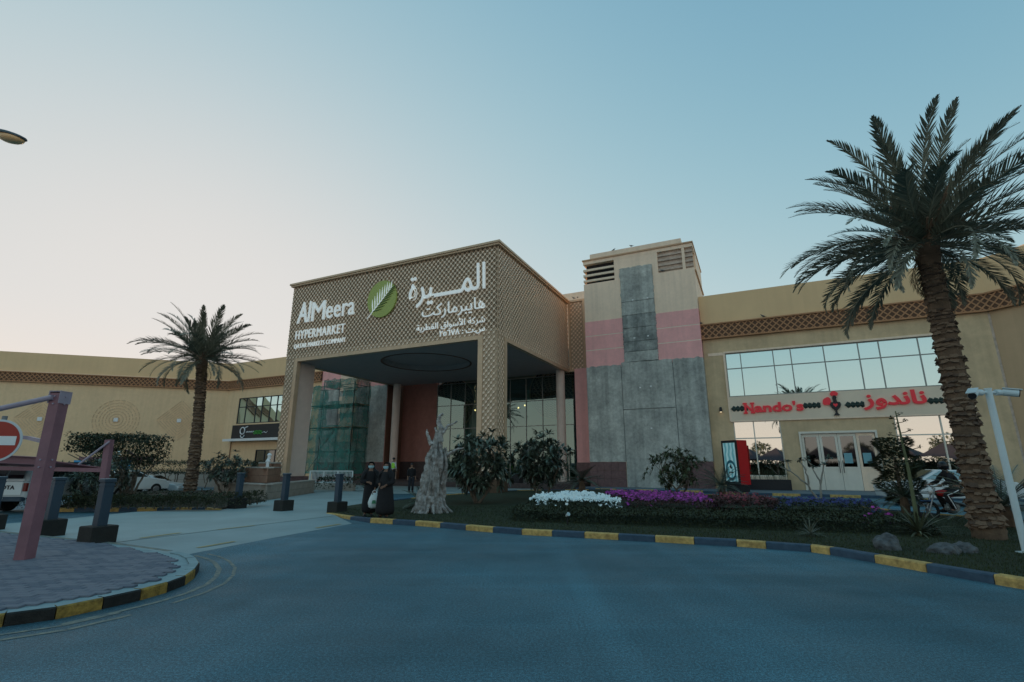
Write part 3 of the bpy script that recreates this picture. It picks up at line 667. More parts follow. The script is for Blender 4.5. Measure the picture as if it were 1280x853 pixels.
# bare cement panels with ragged edges, joints left open between them
def ragged(root, name, x0, x1, z0, z1, y, m, top=True, sides=(0, 0), amp=.05, dep=.05, n=14):
    ps = []
    for i in range(n): ps.append((x0+(x1-x0)*i/n, z0+R.uniform(-.012, .012)))
    for i in range(n): ps.append((x1+(R.uniform(-amp, amp) if sides[1] else 0), z0+(z1-z0)*i/n))
    for i in range(n): ps.append((x1-(x1-x0)*i/n, z1+(R.uniform(-amp, amp) if top else R.uniform(-.012, .012))))
    for i in range(n): ps.append((x0+(R.uniform(-amp, amp) if sides[0] else 0), z1-(z1-z0)*i/n))
    k = len(ps); q = BB(root)
    q.add([(p[0], y-dep, p[1]) for p in ps]+[(p[0], y+.02, p[1]) for p in ps], [tuple(range(k))]+[((i+1) % k, i, k+i, k+(i+1) % k) for i in range(k)])
    o = q.build(name, m, root); bm = bmesh.new(); bm.from_mesh(o.data); bmesh.ops.triangulate(bm, faces=[f for f in bm.faces if len(f.verts) > 4]); bm.to_mesh(o.data); bm.free(); return o
q = BB(tw); q.box(-8.02, -5.58, tf-.02, tf+.005, 8.9, 16.2); q.box(a+.02, b-.02, tf-.0195, tf+.004, 1.9, 8.7); q.build('joint_shade', M['crack'], tw)
zz = [8.98, 9.75, 10.5, 11.55, 12.55, 13.6, 16.35]
for i in range(6): ragged(tw, 'cement_panel', -8.02+R.uniform(-.03, .03), -5.58+R.uniform(-.03, .03), zz[i]+.02, zz[i+1]-.015, tf-.02, M['plaster2'] if i in (1, 2, 3) else M['plaster'], top=(i == 5), sides=(1, 1), amp=.05)
for x0, x1, z0, z1 in ((a-.01, -8.32, 1.88, 8.85), (-8.28, -4.66, 5.55, 8.97), (-8.28, -4.66, .16, 5.5), (-4.62, b+.01, 1.88, 8.92)):
    ragged(tw, 'cement_panel', x0, x1, z0, z1, tf-.02, M['plaster'], top=z1 > 8, amp=.06)
q = BB(tw); q.box(b+.001, b+.03, tf-.04, td, 1.88, 8.85); q.build('cement_side', M['plaster'], tw)
# granite plinth tiles
for (x0, x1) in ((a-.02, -8.33), (-4.6, b+.04)):
    nn = 4 if x1 > -5 else 5
    for i in range(nn):
        for j in range(3):
            w_ = (x1-x0)/nn; q = BB(tw); q.box(x0+i*w_+.006, x0+(i+1)*w_-.006, tf-.09+R.uniform(0, .006), tf, .15+j*.575, .15+(j+1)*.575-.012); q.build('granite_tile', M['granite'], tw)
q = BB(tw); 
for i in range(16):
    x = R.choice([-7.3, -6.3, -7.2, -6.1, -5.2]); z = R.choice([3.9, 7.0, 7.2, 10.9, 13.8, 5.2])
for x, z in ((-7.15, 13.7), (-6.05, 13.7), (-7.2, 10.75), (-6.2, 10.8), (-7.0, 7.05), (-6.25, 7.1), (-6.4, 4.15)): q.box(x-.06, x+.06, tf-.09, tf-.06, z-.05, z+.05)
q.build('anchor_patch', M['signwhite'], tw)

# building part seen above the gap
bb = bthing('rear_block', 'pale plain block rising behind the gap beside the tower', 'building', -16, 50)
q = BB(bb); q.box(-24, -9.5, 47.5, 49, 0, 19.3); q.build('wall', M['cream'], bb)

# ------------------------------------------------------------------ main mall body between and behind
mb = bthing('mall_building', 'long tan mall building with a brown lattice band under its parapet', 'building', -25, 40)
# roofs (set low behind the parapets)
q = BB(mb); q.box(-54.9, -40.3, 38.5, 70, 12.9, 13.0); q.box(-11.0, 12.8, 42.6, 70, 12.9, 13.0); q.box(-40.3, -11.0, 46.0, 70, 12.9, 13.0); q.build('roof', M['offwhite'], mb)
# ---- left middle facade t=38
TL = 38.0
wl, wr = -53.1, -41.45
wall_open(mb, 'wall', -55.1, -40.35, TL, 0, 10.25, [(wl, wr, 6.22, 9.15), (-49.3, wr, .6, 3.3)], M['beige'])
q = BB(mb); q.box(-55.1, -40.35, TL-.03, TL+.35, 11.22, 13.40); q.build('parapet', M['beige_dark'], mb)
frieze(mb, (-55.1, TL, 10.2), A_S, 14.75, 1.08)
window(mb, wl, wr, 6.22, 9.15, TL, ms=[wl+1.25, wl+2.9, wl+3.9, wl+5.2, wl+6.3, wl+7.5, wl+8.8, wl+10.2], tr=[8.1], fm=M['frame_d'], gm=M['mirror'], bar=.09, tilt=.01)
window(mb, -49.3, wr, .6, 3.3, TL, ms=[-47.9, -46.3, -44.7, -43.1], fm=M['frame_d'], gm=M['darkglass'], bar=.09)
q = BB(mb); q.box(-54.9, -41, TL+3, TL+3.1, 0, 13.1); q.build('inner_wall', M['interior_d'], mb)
# ---- long left wall, turned
PA = W(-55.1, TL); PBv = G(0, 439, 13.4); PBv.z = 0; dL = (PBv-PA).normalized(); 
lw = thing('left_wing_building', 'long plain tan wing on the left with diamond wall motifs', 'building', PA, math.atan2(-dL.y, -dL.x)); OFF[lw.name] = (0, 0, 0)
LL = 62.0   # local x runs towards the corner: from -LL to 0, outward is -y
q = MB(); q.box(-LL, 0, 0, .35, 0, 10.25); q.box(-LL, -.35, .36, 14, 12.7, 12.8); q.box(-LL, -LL+.3, .36, 14, 0, 12.7); q.build('wall', M['beige'], lw)
q = MB(); q.box(-LL, .0, -.03, .35, 11.22, 13.4); q.build('parapet', M['beige_dark'], lw)
q = MB(); q.box(-LL, 0, -.12, -.03, 11.24, 11.34); q.build('parapet_ledge', M['cream'], lw)
frieze(lw, (-LL, 0, 10.2), A_S, LL, 1.08, off=(0, 0, 0))
q = MB(); q.box(-LL, 0, -.05, -.002, 0, .9); q.build('plinth', M['granite'], lw)
def on_wall(px, py):
    r = _ray(px, py); n = Vector((-dL.y, dL.x, 0)); k = PA.dot(n)/r.dot(n); p = r*k; return -((p-PA).dot(dL)), CZ+p.z
M['motif'] = mat('brown relief paint', (.70, .50, .32), .8, .1)
for px, py, kind in ((50, 524, 0), (145, 525, 1), (224, 526, 0)):
    x, z = on_wall(px, py)
    q = MB()
    for k in range(7):
        r_ = .35+.32*k; n_ = 4 if kind == 0 else 24
        for i in range(n_*2 if kind == 0 else n_):
            if kind == 0:
                # dashed diamond ring
                a0_, a1_ = Vector((math.cos(PI/2*(i//2)), math.sin(PI/2*(i//2)))), Vector((math.cos(PI/2*(i//2+1)), math.sin(PI/2*(i//2+1))))
                f0 = .04+.5*(i % 2); pa, pb = (a0_*r_).lerp(a1_*r_, f0), (a0_*r_).lerp(a1_*r_, f0+.42)
            else:
                pa = Vector((math.cos(2*PI*i/n_), math.sin(2*PI*i/n_)))*r_*.95; pb = Vector((math.cos(2*PI*(i+.7)/n_), math.sin(2*PI*(i+.7)/n_)))*r_*.95
            q.bar((x+pa.x, -.02, z+pa.y), (x+pb.x, -.02, z+pb.y), .06, .05, up=(0, 1, 0))
    mo = q.build('wall_motif', M['motif'], lw, kind='stuff'); q = MB(); q.box(x-.2, x+.2, -.10, -.003, z-.2, z+.2, taper=0); q.build('motif_boss', M['signwhite'], mo)

# ---- pink block left of the entrance (twin of the tower)
ptw = bthing('pink_block', 'pink and cream block behind the netted scaffolding', 'building', -36, 40)
q = BB(ptw); q.box(-40.34, -31.6, 38.0, 45, 0, 17.6); q.build('wall', M['pink'], ptw)
for z in (11.27, 10.15):
    for x0, x1 in ((-40.35, -37.7), (-35.5, -31.6)): q = BB(ptw); q.box(x0, x1, 37.985, 38, z, z+.07); q.build('pale_groove', M['paleline'], ptw)
q = BB(ptw); q.box(-31.598, -31.57, 38.05, 40.5, .4, 9.3); q.build('brown_side', M['brown'], ptw)
q = BB(ptw); q.box(-37.5, -35.4, 37.75, 37.999, 9.0, 17); q.box(-37.5, -35.4, 37.75, 37.94, 6.7, 8.4); q.box(-37.3, -35.5, 37.75, 37.94, 3.9, 6.2); q.build('cream_pilaster', M['cream'], ptw)
for x0, x1 in ((-40.36, -38.6), (-38.56, -36.4), (-36.36, -34.2), (-34.16, -31.6)):
    ragged(ptw, 'cement_panel', x0, x1, 1.95, 9.25, 37.985, M['plaster'], amp=.06)
for i in range(8): q = BB(ptw); q.box(-40.36+i*1.095, -40.36+(i+1)*1.095-.015, 37.9, 37.999, .3, 1.93); q.build('granite_tile', M['granite'], ptw)
# ---- entrance recess: brown strip, red wall, glass wall with a room behind
en = bthing('entrance_building', 'recessed glass entrance front with dull red side wall', 'building', -22, 40.5)
TG = 40.5
gs, ge = ST(546, 500, TG)[0], ST(721, 500, TG)[0]
rs0 = ST(500, 500, TG)[0]
q = BB(en); q.box(-31.58, rs0, 39.9, TG+.3, .4, ZS+.3); q.build('brown_strip', M['brown'], en)
q = BB(en); q.box(rs0, gs, TG, TG+.3, 2.0, ZS+.3); q.build('red_wall', M['red_wall'], en)
q = BB(en); q.box(rs0, gs, TG-.06, TG+.3, .4, 2.0); q.build('dado', M['granite2'], en)
q = BB(en); q.box(rs0, rs0+.12, TG-.03, TG-.001, 2.0, ZS); q.build('pink_edge', M['pink'], en)
q = BB(en); q.box(-31.6, -11.0, 46, 46.2, .4, 12.9); q.box(gs, ge, TG+.35, 46, ZS+.3, ZS+.4); q.build('inner_wall', M['interior'], en)
ms = [gs+(ge-gs)*k/9 for k in range(1, 9)]
window(en, gs, ge, .42, ZS, TG, ms=ms, tr=[2.9, 5.0, 7.2], fm=M['frame_g'], gm=M['glass'], bar=.06, name='glass_wall', tilt=.008)
M['pale_reflect'] = mat('pale teal glass reflection', (.32, .52, .52), .8, .05, bump=0)
q = BB(en)
for x0, x1, z0, z1 in ((ST(572, 0, 43)[0], ST(588, 0, 43)[0], 1.2, 9.0), (ST(594, 0, 43)[0], ST(598, 0, 43)[0], 1.2, 8.8), (ST(655, 0, 43)[0], ST(720, 0, 43)[0], 1.2, 8.6)): q.box(x0, x1, 42.9, 43.0, z0, z1)
q.build('reflection_panel', M['pale_reflect'], en)  # pale teal panels paint in the reflections on the entrance glass
q = BB(en); q.box(gs-.5, ge+.5, 42.2, 42.4, .4, 1.6); q.build('shop_counter', mat('dull green hoarding', (.05, .12, .05), .8, .2), en)
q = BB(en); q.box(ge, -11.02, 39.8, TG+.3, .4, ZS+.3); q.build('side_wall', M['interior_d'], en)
# pink pilaster
q = BB(en); q.box(-12.75, -11.55, 38.5, 39.7, 1.85, ZS+.02); q.build('pink_pilaster', M['pink'], en)
q = BB(en); q.box(-12.8, -11.5, 38.45, 39.75, .4, 1.85); q.build('pilaster_base', M['granite'], en)
# round medallions hung behind the glass and warm lamps
for px, py, rr_ in ((566, 505, 27), (694, 490, 33)):
    tm = 41.2; s_, z_ = ST(px, py, tm); s2, _z = ST(px+rr_, py, tm); r_ = s2-s_
    md = thing('pendant_medallion', 'large round dark openwork medallion hanging left, beside the red wall' if px < 600 else 'large round dark openwork medallion hanging right, beside the rear column', 'pendant', W(s_, tm, z_), -ANG, 'round medallions behind the entrance glass')
    q = MB(); disc(q, (0, 0), r_, r_, .0, .05); q.build('backing', mat('dark bronze', (.035, .025, .012), .6, .2), md)
    q = MB()
    for i in range(40): a_, b_ = 2*PI*i/40, 2*PI*(i+1)/40; q.bar((r_*math.cos(a_), -.02, r_*math.sin(a_)), (r_*math.cos(b_), -.02, r_*math.sin(b_)), .09, .09)
    q.build('rim', M['gold'], md)
    q = MB()
    for k in range(10):
        for i in range(8+k*2):
            a_ = 2*PI*(i+.5*(k % 2))/(8+k*2); rr2 = r_*(.12+.08*k); q.tube([(rr2*math.cos(a_)+.09*r_*math.cos(b_)*1, -.03, rr2*math.sin(a_)+.09*r_*math.sin(b_)) for b_ in (0, 1.2, 2.4, 3.6, 4.8)], .012*r_, 4)
    q.build('arabesque', M['gold'], md, kind='stuff')
    q = MB(); q.tube([(0, 0, r_), (0, 0, 9.5-z_)], .02, 5); q.build('cord', M['black'], md)
bulb = emis('warm bulb', (1, .62, .25), 5)
pts = [(676, 496), (656, 507), (648, 510), (679, 512), (714, 504), (594, 513), (593, 503), (563, 497), (541, 482)]
d0 = None
for k, (px, py) in enumerate(pts):
    s_, z_ = ST(px, py, 41.6)
    lb = ['lowest-left of the pale bay', 'middle of the pale bay', 'left of the right bay', 'below the right medallion edge', 'over the right medallion', 'beside the right pylon, lower', 'beside the right pylon, upper', 'on the left medallion', 'near the red wall']
    l_ = thing('pendant_lamp', 'small warm glowing lamp behind the entrance glass, '+lb[k], 'lamp', W(s_, 41.6, z_), -ANG, 'lamps behind the entrance glass')
    q = MB(); q.ell((0, 0, 0), .075, .075, .075, 8, 6); q.build('bulb', bulb, l_); q = MB(); q.tube([(0, 0, .07), (0, 0, 9.5-z_)], .008, 4); q.build('cord', M['black'], l_)
q = BB(en); 
s_, z_ = ST(712, 560, TG-.1); 
put_text(en, 'door_lettering', 'OKAIDI', (ST(705, 535, TG-.05)[0], TG+.06, ST(705, 538, TG)[1]), A_S, 1.5, .3, M['black'], .02) if False else None
for k, px in enumerate((592, 644, 683)):
    bx_ = thing('entrance_planter', 'black square planter on the entrance step, '+('behind the right pylon', 'between the two plumerias and the step', 'left of the rear column')[k], 'planter', W(ST(px, 500, 33.7)[0], 33.9, .40), -ANG, 'black planters on the entrance step')
    q = MB(); q.box(-.36, .36, -.36, .36, 0, .62, taper=-.05); q.build('box', M['black'], bx_); q = MB()
    for i in range(160):
        a = R.uniform(0, 6.28); d_ = Vector((math.cos(a), math.sin(a), R.uniform(.2, 1.6))).normalized(); p_ = Vector((0, 0, .62))+d_*R.uniform(.05, .45); n_ = d_.orthogonal().normalized()*.03; e_ = d_*.16+Vector((R.uniform(-.06, .06), R.uniform(-.06, .06), 0)); q.add([p_, p_+e_*.5+n_, p_+e_, p_+e_*.5-n_], [(0, 1, 2, 3)])
    q.build('foliage', bpy.data.materials.get('entrance foliage') or mat('entrance foliage', (.05, .08, .035), .7, .3, island=.4), bx_)
# a pale door frame right of the rear column
q = BB(en); s_ = ST(712, 580, TG)[0]; q.box(s_-.06, s_+.02, TG-.1, TG-.04, .4, 2.9); q.box(s_-.9, s_+.02, TG-.1, TG-.04, 2.9, 2.98); q.build('door_frame', M['frame_w'], en)
# ---- board sign, ledge, downpipe on the left middle facade
sg = thing('shop_board', 'long black shop board with white and green script under the left windows', 'sign', W(-53.4, TL, 4.5), -ANG); OFF[sg.name] = (-53.4, TL, 4.5)
q = BB(sg); q.box(-53.4, wr, TL-.16, TL-.005, 4.5, 6.05); q.build('board', M['black'], sg)
q = BB(sg)
def ring(q, s, z, r, th=.06, t=TL-.2, a0=0, a1=2*PI, n=14):
    q.tube([(s+r*math.cos(a0+(a1-a0)*i/n), t, z+r*math.sin(a0+(a1-a0)*i/n)) for i in range(n+1)], th, 5)
ring(q, -51.55, 5.4, .38); q.tube([(-51.2, TL-.2, 5.72), (-50.75, TL-.2, 5.85)], .06, 5); ring(q, -51.5, 4.95, .3, .05, a0=PI, a1=2*PI)
for k in range(4): ring(q, -50.75+.32*k, 5.15, .15, .035, a0=0, a1=PI)
ring(q, -44.35, 5.3, .28, .06, a0=PI*.4, a1=PI*1.7); q.tube([(-44.3, TL-.2, 5.6), (-43.9, TL-.2, 5.7), (-43.6, TL-.2, 5.5)], .05, 5); q.tube([(-44.2, TL-.2, 5.0), (-44.1, TL-.2, 4.7)], .05, 5)
q.tube([(-48.4, TL-.2, 5.1), (-48.0, TL-.2, 5.2), (-47.7, TL-.2, 5.08), (-47.5, TL-.2, 5.25)], .035, 4); q.build('script', M['signwhite'], sg)
q = BB(sg)
for k in range(5): ring(q, -49.5+.24*k, 5.15+.05*(k % 2), .16, .05)
q.build('script', mat('sign green', (.05, .30, .05), .5, .05, bump=0), sg)
q = BB(mb); q.box(-53.7, -41.0, TL-.9, TL-.003, 4.28, 4.44); q.box(-53.7, -41.0, TL-.95, TL-.9, 4.24, 4.5); q.build('ledge', M['signwhite'], mb)
q = BB(mb); q.tube([(-53.35, TL-.1, 4.26), (-53.35, TL-.1, .2)], .05, 6); q.build('downpipe', M['brown'], mb)
q = BB(mb); q.box(-55.1, -49.5, TL-.05, TL-.001, 0, 1.3); q.build('plinth', M['granite'], mb)

# ------------------------------------------------------------------ restaurant wing (right)
rw = bthing('restaurant_wing', 'tan right hand wing with a mirrored window strip and white doors', 'building', 4.6, 37)
TN = 36.5
ops = [(-1.22, 11.3, 6.1, 9.1), (-1.17, 1.62, .15, 4.5), (7.56, 11.3, .15, 4.5), (2.66, 6.52, .15, 3.55)]
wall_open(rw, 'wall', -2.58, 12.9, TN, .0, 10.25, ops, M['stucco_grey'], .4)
q = BB(rw); q.box(-2.58, 12.9, TN-.03, TN+.4, 11.26, 13.42); q.build('parapet', M['beige_dark'], rw)
frieze(rw, (-2.7, TN, 10.2), A_S, 15.6, 1.1)
q = BB(rw); q.box(-1.3, 11.4, TN-.1, TN-.003, 9.1, 9.22); q.box(-1.34, -1.22, TN-.1, TN-.003, 4.5, 9.1); q.box(-1.3, 11.4, TN-.1, TN-.003, 4.42, 4.5); q.build('window_surround', M['cream'], rw)
q = BB(rw); q.box(-1.22, 11.4, TN-.09, TN-.002, 4.5, 6.08); q.build('sign_panel', M['offwhite'], rw)
q = BB(rw); q.box(-2.3, -1.34, TN-.02, TN-.001, 9.0, 9.2); q.build('repair_patch', M['cream'], rw)
window(rw, -1.22, 11.3, 6.1, 9.1, TN, ms=[-.27, 1.7, 2.73, 4.58, 6.43, 7.5, 9.44, 10.4], tr=[8.02], bar=.06, fm=M['frame_g'], rec=.08, tilt=.004)
window(rw, -1.17, 1.62, .95, 4.5, TN, ms=[.05], tr=[3.35], bar=.07, fm=M['frame_w'], gm=M['mirror_clear'], rec=.12, tilt=.004)
window(rw, 7.56, 11.3, .95, 4.5, TN, ms=[9.75], tr=[3.35], bar=.07, fm=M['frame_w'], gm=M['mirror_clear'], rec=.12, tilt=.004)
q = BB(rw); q.box(-1.17, 1.62, TN+.02, TN+.3, .15, .95); q.box(7.56, 11.3, TN+.02, TN+.3, .15, .95); q.build('window_spandrel', M['offwhite'], rw)
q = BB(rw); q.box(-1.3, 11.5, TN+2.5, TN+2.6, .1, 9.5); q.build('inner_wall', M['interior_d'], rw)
# doors: surround and four leaves
q = BB(rw); q.box(2.55, 2.66, TN-.07, TN+.2, .15, 3.55); q.box(6.52, 6.63, TN-.07, TN+.2, .15, 3.55); q.box(2.55, 6.63, TN-.07, TN+.2, 3.55, 3.68); q.build('door_surround', M['frame_w'], rw)
for k in range(4):
    x0 = 2.68+k*.96; x1 = x0+.94; tt = TN+.1
    q = BB(rw); q.box(x0, x0+.13, tt-.03, tt+.04, .17, 3.53); q.box(x1-.13, x1, tt-.03, tt+.04, .17, 3.53); q.box(x0+.13, x1-.13, tt-.03, tt+.04, 3.36, 3.53); q.box(x0+.13, x1-.13, tt-.03, tt+.04, 1.42, 1.54); q.box(x0+.13, x1-.13, tt-.03, tt+.04, .17, .3); q.box(x0+.13, x1-.13, tt-.01, tt+.03, .3, 1.42); q.box(x0+.2, x1-.2, tt-.025, tt-.01, .38, 1.34)
    dr = q.build('door', M['frame_w'] if k < 3 else M['cream'], rw)
    p = BB(rw); p.add([(x0+.13, tt+.01, 1.54), (x1-.13, tt+.01, 1.54), (x1-.13, tt+.01, 3.36), (x0+.13, tt+.01, 3.36)], [(0, 1, 2, 3)]); p.build('pane', M['darkglass'], dr)
    if k in (1, 2): p = BB(rw); xx = x1-.09 if k == 1 else x0+.09; p.tube([(xx, tt-.03, 1.2), (xx, tt-.09, 1.2), (xx, tt-.09, 1.9), (xx, tt-.03, 1.9)], .018, 5); p.build('handle', M['black'], dr)
    if k > 1: p = BB(rw); p.box(x0+.2, x0+.62, tt-.012, tt, 1.75, 2.35); p.build('notice', mat('pale blue notice', (.20, .42, .48), .7, .05, bump=0), dr)
# turned end wall, with an added roof wedge that catches the sun
PC = W(12.9, TN); ad = ANG+rad(40); dr_ = Vector((math.cos(ad), -math.sin(ad), 0))
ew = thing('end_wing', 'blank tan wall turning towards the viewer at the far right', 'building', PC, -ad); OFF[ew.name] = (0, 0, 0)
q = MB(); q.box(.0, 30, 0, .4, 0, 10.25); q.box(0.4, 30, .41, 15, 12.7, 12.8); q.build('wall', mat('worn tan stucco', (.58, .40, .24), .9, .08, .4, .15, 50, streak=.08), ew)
q = MB(); q.box(.0, 30, -.03, .4, 11.26, 13.42); q.build('parapet', M['beige_dark'], ew)
frieze(ew, (.02, 0, 10.2), A_S, 30, 1.1, off=(0, 0, 0))
q = MB(); q.box(-.07, .07, -.03, -.001, .2, 10.1); q.build('corner_repair', M['dirty'], ew)
q = MB(); q.box(.6, 7, -.012, -.001, .2, 3.6); q.build('repaired_patch', mat('lighter cement patch', (.36, .32, .25), .9, .1, 1), ew)
wedge = MB(); wedge.add([(.2, .6, 12.9), (16, .6, 12.9), (16, .6, 15.6), (.2, .6, 13.45), (.2, 2.6, 12.9), (16, 2.6, 12.9), (16, 2.6, 15.6), (.2, 2.6, 13.45)], [(0, 1, 2, 3), (5, 4, 7, 6), (3, 2, 6, 7), (1, 5, 6, 2), (0, 3, 7, 4)]); wedge.build('sun_wedge', M['cream'], ew)  # wedge added and sloped so a widening strip catches the sun
# restaurant sign
red = emis('lit sign red', (.66, .03, .045), .13); dkg = mat('dark green sign leaf', (.02, .05, .045), .5, .1, bump=0)
rs = thing('restaurant_sign', 'red Nando\'s lettering and black rooster emblem on the white panel', 'sign', W(4.6, TN, 5.3), -ANG); OFF[rs.name] = (4.6, TN, 5.3)
def SX(px, py): return ST(px, py, TN-.1)
x0, z0 = SX(931, 515); x1, z1 = SX(1005, 513)
put_text(rs, 'letter', "N", (x0, TN-.1, 4.98), A_S, .55, .62, red, .1, split=True, offset=.035)
put_text(rs, 'letter', "ando's", (x0+.6, TN-.1, 4.98), A_S, x1-x0-.6, .64, red, .1, split=True, offset=.03)
q = BB(rs)   # slab serifs of the N
for xx in (x0-.08, x0+.36): q.box(xx, xx+.26, TN-.2, TN-.1, 4.93, 5.02); q.box(xx, xx+.26, TN-.2, TN-.1, 5.56, 5.64)
q.build('letter_serif', red, rs)
xa, za = SX(1080, 512); xb, zb = SX(1158, 500)
put_text(rs, 'word', '\ufeaf\ufeed\ufeaa\ufee7\ufe8e\ufee7', (xa, TN-.1, 4.85), A_S, xb-xa, 1.1, red, .1, offset=.028)
def leafy(px, py):
    s_, z_ = SX(px, py); q = BB(rs)
    for k in range(4):
        x = s_-.36+.24*k
        for sg_ in (1, -1): q.add([(x-.14, TN-.1, z_), (x+.02, TN-.1, z_+sg_*.2), (x+.16, TN-.1, z_+sg_*.13), (x+.14, TN-.1, z_), (x, TN-.2, z_+sg_*.07)], [(0, 1, 4), (1, 2, 4), (2, 3, 4), (3, 0, 4)])
    q.bar((s_-.5, TN-.14, z_), (s_+.5, TN-.14, z_), .07, .07); q.build('leaf_ornament', dkg, rs)
for p in ((924, 511), (1014, 507), (1068, 506), (1172, 501)): leafy(*p)
s_, z_ = SX(1044, 506)
q = BB(rs)
def poly(q, pts, y0, y1):
    n = len(pts); q.add([(s_+a, y0, z_+b) for a, b in pts]+[(s_+a, y1, z_+b) for a, b in pts], [tuple(range(n))]+[((i+1) % n, i, n+i, n+(i+1) % n) for i in range(n)])
poly(q, [(-.16, -.66), (.16, -.66), (.05, -.5), (.05, -.38), (.22, -.2), (.30, .0), (.26, .14), (.12, .16), (.08, .34), (.13, .42), (.06, .56), (-.06, .56), (-.10, .4), (-.08, .16), (-.24, .14), (-.30, .0), (-.2, -.2), (-.05, -.38), (-.05, -.5)], TN-.2, TN-.1)
q.build('rooster_body', M['black'], rs)
q = BB(rs)
for c, r_ in (((0, .70), .15), ((-.08, .66), .12), ((.1, .66), .12), ((-.42, .22), .22), ((-.36, .34), .14), ((-.52, .12), .13), ((-.32, .12), .13)):
    poly(q, [(c[0]+r_*math.cos(2*PI*i/12), c[1]+r_*math.sin(2*PI*i/12)) for i in range(12)], TN-.19+c[0]*.01, TN-.11)
poly(q, [(0, -.16), (.12, -.02), (.1, .07), (0, .03), (-.1, .07), (-.12, -.02)], TN-.215, TN-.19)
q.build('rooster_comb', red, rs)
# wall lamp
s_, z_ = ST(901, 512, TN); wlmp = thing('wall_lamp', 'small dark wall lamp beside the restaurant sign near the tower', 'lamp', W(s_, TN, z_), -ANG)
q = MB(); q.box(-.07, .07, -.05, 0, -.1, .15); q.build('back_plate', M['black'], wlmp); q = MB(); q.tube([(0, -.16, -.18), (0, -.16, .0), (0, -.16, .12)], [.10, .10, .05], 10); q.build('lamp_shade', M['black'], wlmp); q = MB(); q.tube([(0, -.16, -.2), (0, -.16, -.181)], .07, 10); q.build('lens', emis('wall lamp lens', (1, .8, .5), 1.5), wlmp)
# planter boxes below the restaurant windows
for k, (x0, x1) in enumerate(((-.9, 1.75), (7.6, 10.9))):
    pb = thing('planter_box', ('black planter box with thin shrubs below the left restaurant window', 'black planter box below the right restaurant window behind the motorcycle')[k], 'planter', W((x0+x1)/2, 35.7, .15), -ANG)
    q = MB(); h_ = (x1-x0)/2; q.box(-h_, h_, -.22, .22, 0, .62); q.box(-h_+.04, h_-.04, -.18, .18, .62, .63); q.build('box', M['black'], pb)
    q = MB()
    for i in range(70):
        x = R.uniform(-h_+.1, h_-.1); hh = R.uniform(.3, .75); l_ = R.uniform(-.15, .15); q.tube([(x, R.uniform(-.1, .1), .62), (x+l_, R.uniform(-.1, .1), .62+hh)], .006, 3)
        for j in range(5): a_ = Vector((x+l_*R.random(), R.uniform(-.16, .16), .62+hh*R.uniform(.4, 1.1))); d_ = Vector((R.uniform(-1, 1), R.uniform(-1, 1), R.uniform(-.2, .8)))*.10; n_ = Vector((R.uniform(-1, 1), R.uniform(-1, 1), 0))*.03; q.add([a_, a_+d_*.5+n_, a_+d_, a_+d_*.5-n_], [(0, 1, 2, 3)])
    q.build('foliage', mat('planter foliage', (.035, .055, .028), .8, .3, island=.4), pb)
# ------------------------------------------------------------------ palms
def frond_mesh(name, L, seed, m, droop=1.0, nl=66):
    """one pinnate frond growing along +x from the origin, bending down; mesh of rachis and paired leaflets"""
    r = random.Random(seed); q = MB(); pts = []
    x = z = 0.0; a = 0.0; n = 14
    for i in range(n+1):
        pts.append(Vector((x, 0, z))); st = L/n; a -= droop*(.02+.10*(i/n)**1.6); x += math.cos(a)*st; z += math.sin(a)*st
    q.tube(pts, [.030*(1-.85*i/n) for i in range(n+1)], 4)
    for i in range(nl):
        f = .10+.9*i/nl; k = f*n; j = min(int(k), n-1); p = pts[j].lerp(pts[j+1], k-j); d = (pts[j+1]-pts[j]).normalized(); up = Vector((0, 1, 0)).cross(d)*-1
        if up.z < 0: up = -up
        ll = (.58*math.sin(PI*min(1, .22+.80*f))**.7+.08)*(L/4.0)
        for s_ in (1, -1):
            ang = rad(r.uniform(28, 52))*(1-.35*f); lift = r.uniform(.12, .75)
            e = (d*math.cos(ang)+Vector((0, s_, 0))*math.sin(ang)*math.cos(lift)+up*math.sin(ang)*math.sin(lift)).normalized()
            wv = (e.cross(up)).normalized()*.020*(L/4.0)**.5; l2 = ll*r.uniform(.82, 1.12); mid = p+e*l2*.55; tip = p+e*l2+Vector((0, 0, -.06*l2))
            q.add([p-wv*.6, p+wv*.6, mid+wv, tip, mid-wv], [(0, 1, 2, 4), (4, 2, 3)])
    return q.mesh(name, m)
M['frond'] = mat('palm leaf', (.20, .21, .155), .5, .25, 1.2, 0, spec=.5, island=.35)
M['frond_old'] = mat('dry palm leaf', (.15, .10, .05), .7, .2, 1.2, 0, island=.3)
M['bark'] = mat('palm bark', (.13, .085, .055), .9, .35, 5, .5, 25, island=.35)
M['boot'] = mat('palm leaf base', (.20, .135, .09), .9, .25, 8, .4, 40)
M['boot2'] = mat('dark palm leaf base', (.105, .07, .05), .9, .25, 8, .4, 40)
FR = [frond_mesh('frond', 4.0, 11, M['frond'], 1.0), frond_mesh('frond', 4.0, 12, M['frond'], 1.5), frond_mesh('frond', 3.7, 13, M['frond'], .7), frond_mesh('frond', 3.4, 14, M['frond'], 2.0)]
FRO = frond_mesh('frond', 3.0, 15, M['frond_old'], 2.2, 34)
def boot_mesh(m):
    q = MB(); q.add([(-.5, 0, 0), (.5, 0, 0), (.40, .32, .34), (-.40, .32, .34), (-.30, -.0, .62), (.30, 0, .62), (0, .62, .30), (0, .05, .15)],
        [(0, 7, 1), (0, 3, 4), (1, 5, 2), (3, 6, 2, 5, 4), (0, 7, 3), (7, 6, 3), (7, 2, 6), (7, 1, 2)]); return q.mesh('leaf_base', m)
BT = [boot_mesh(M['boot']), boot_mesh(M['boot2'])]
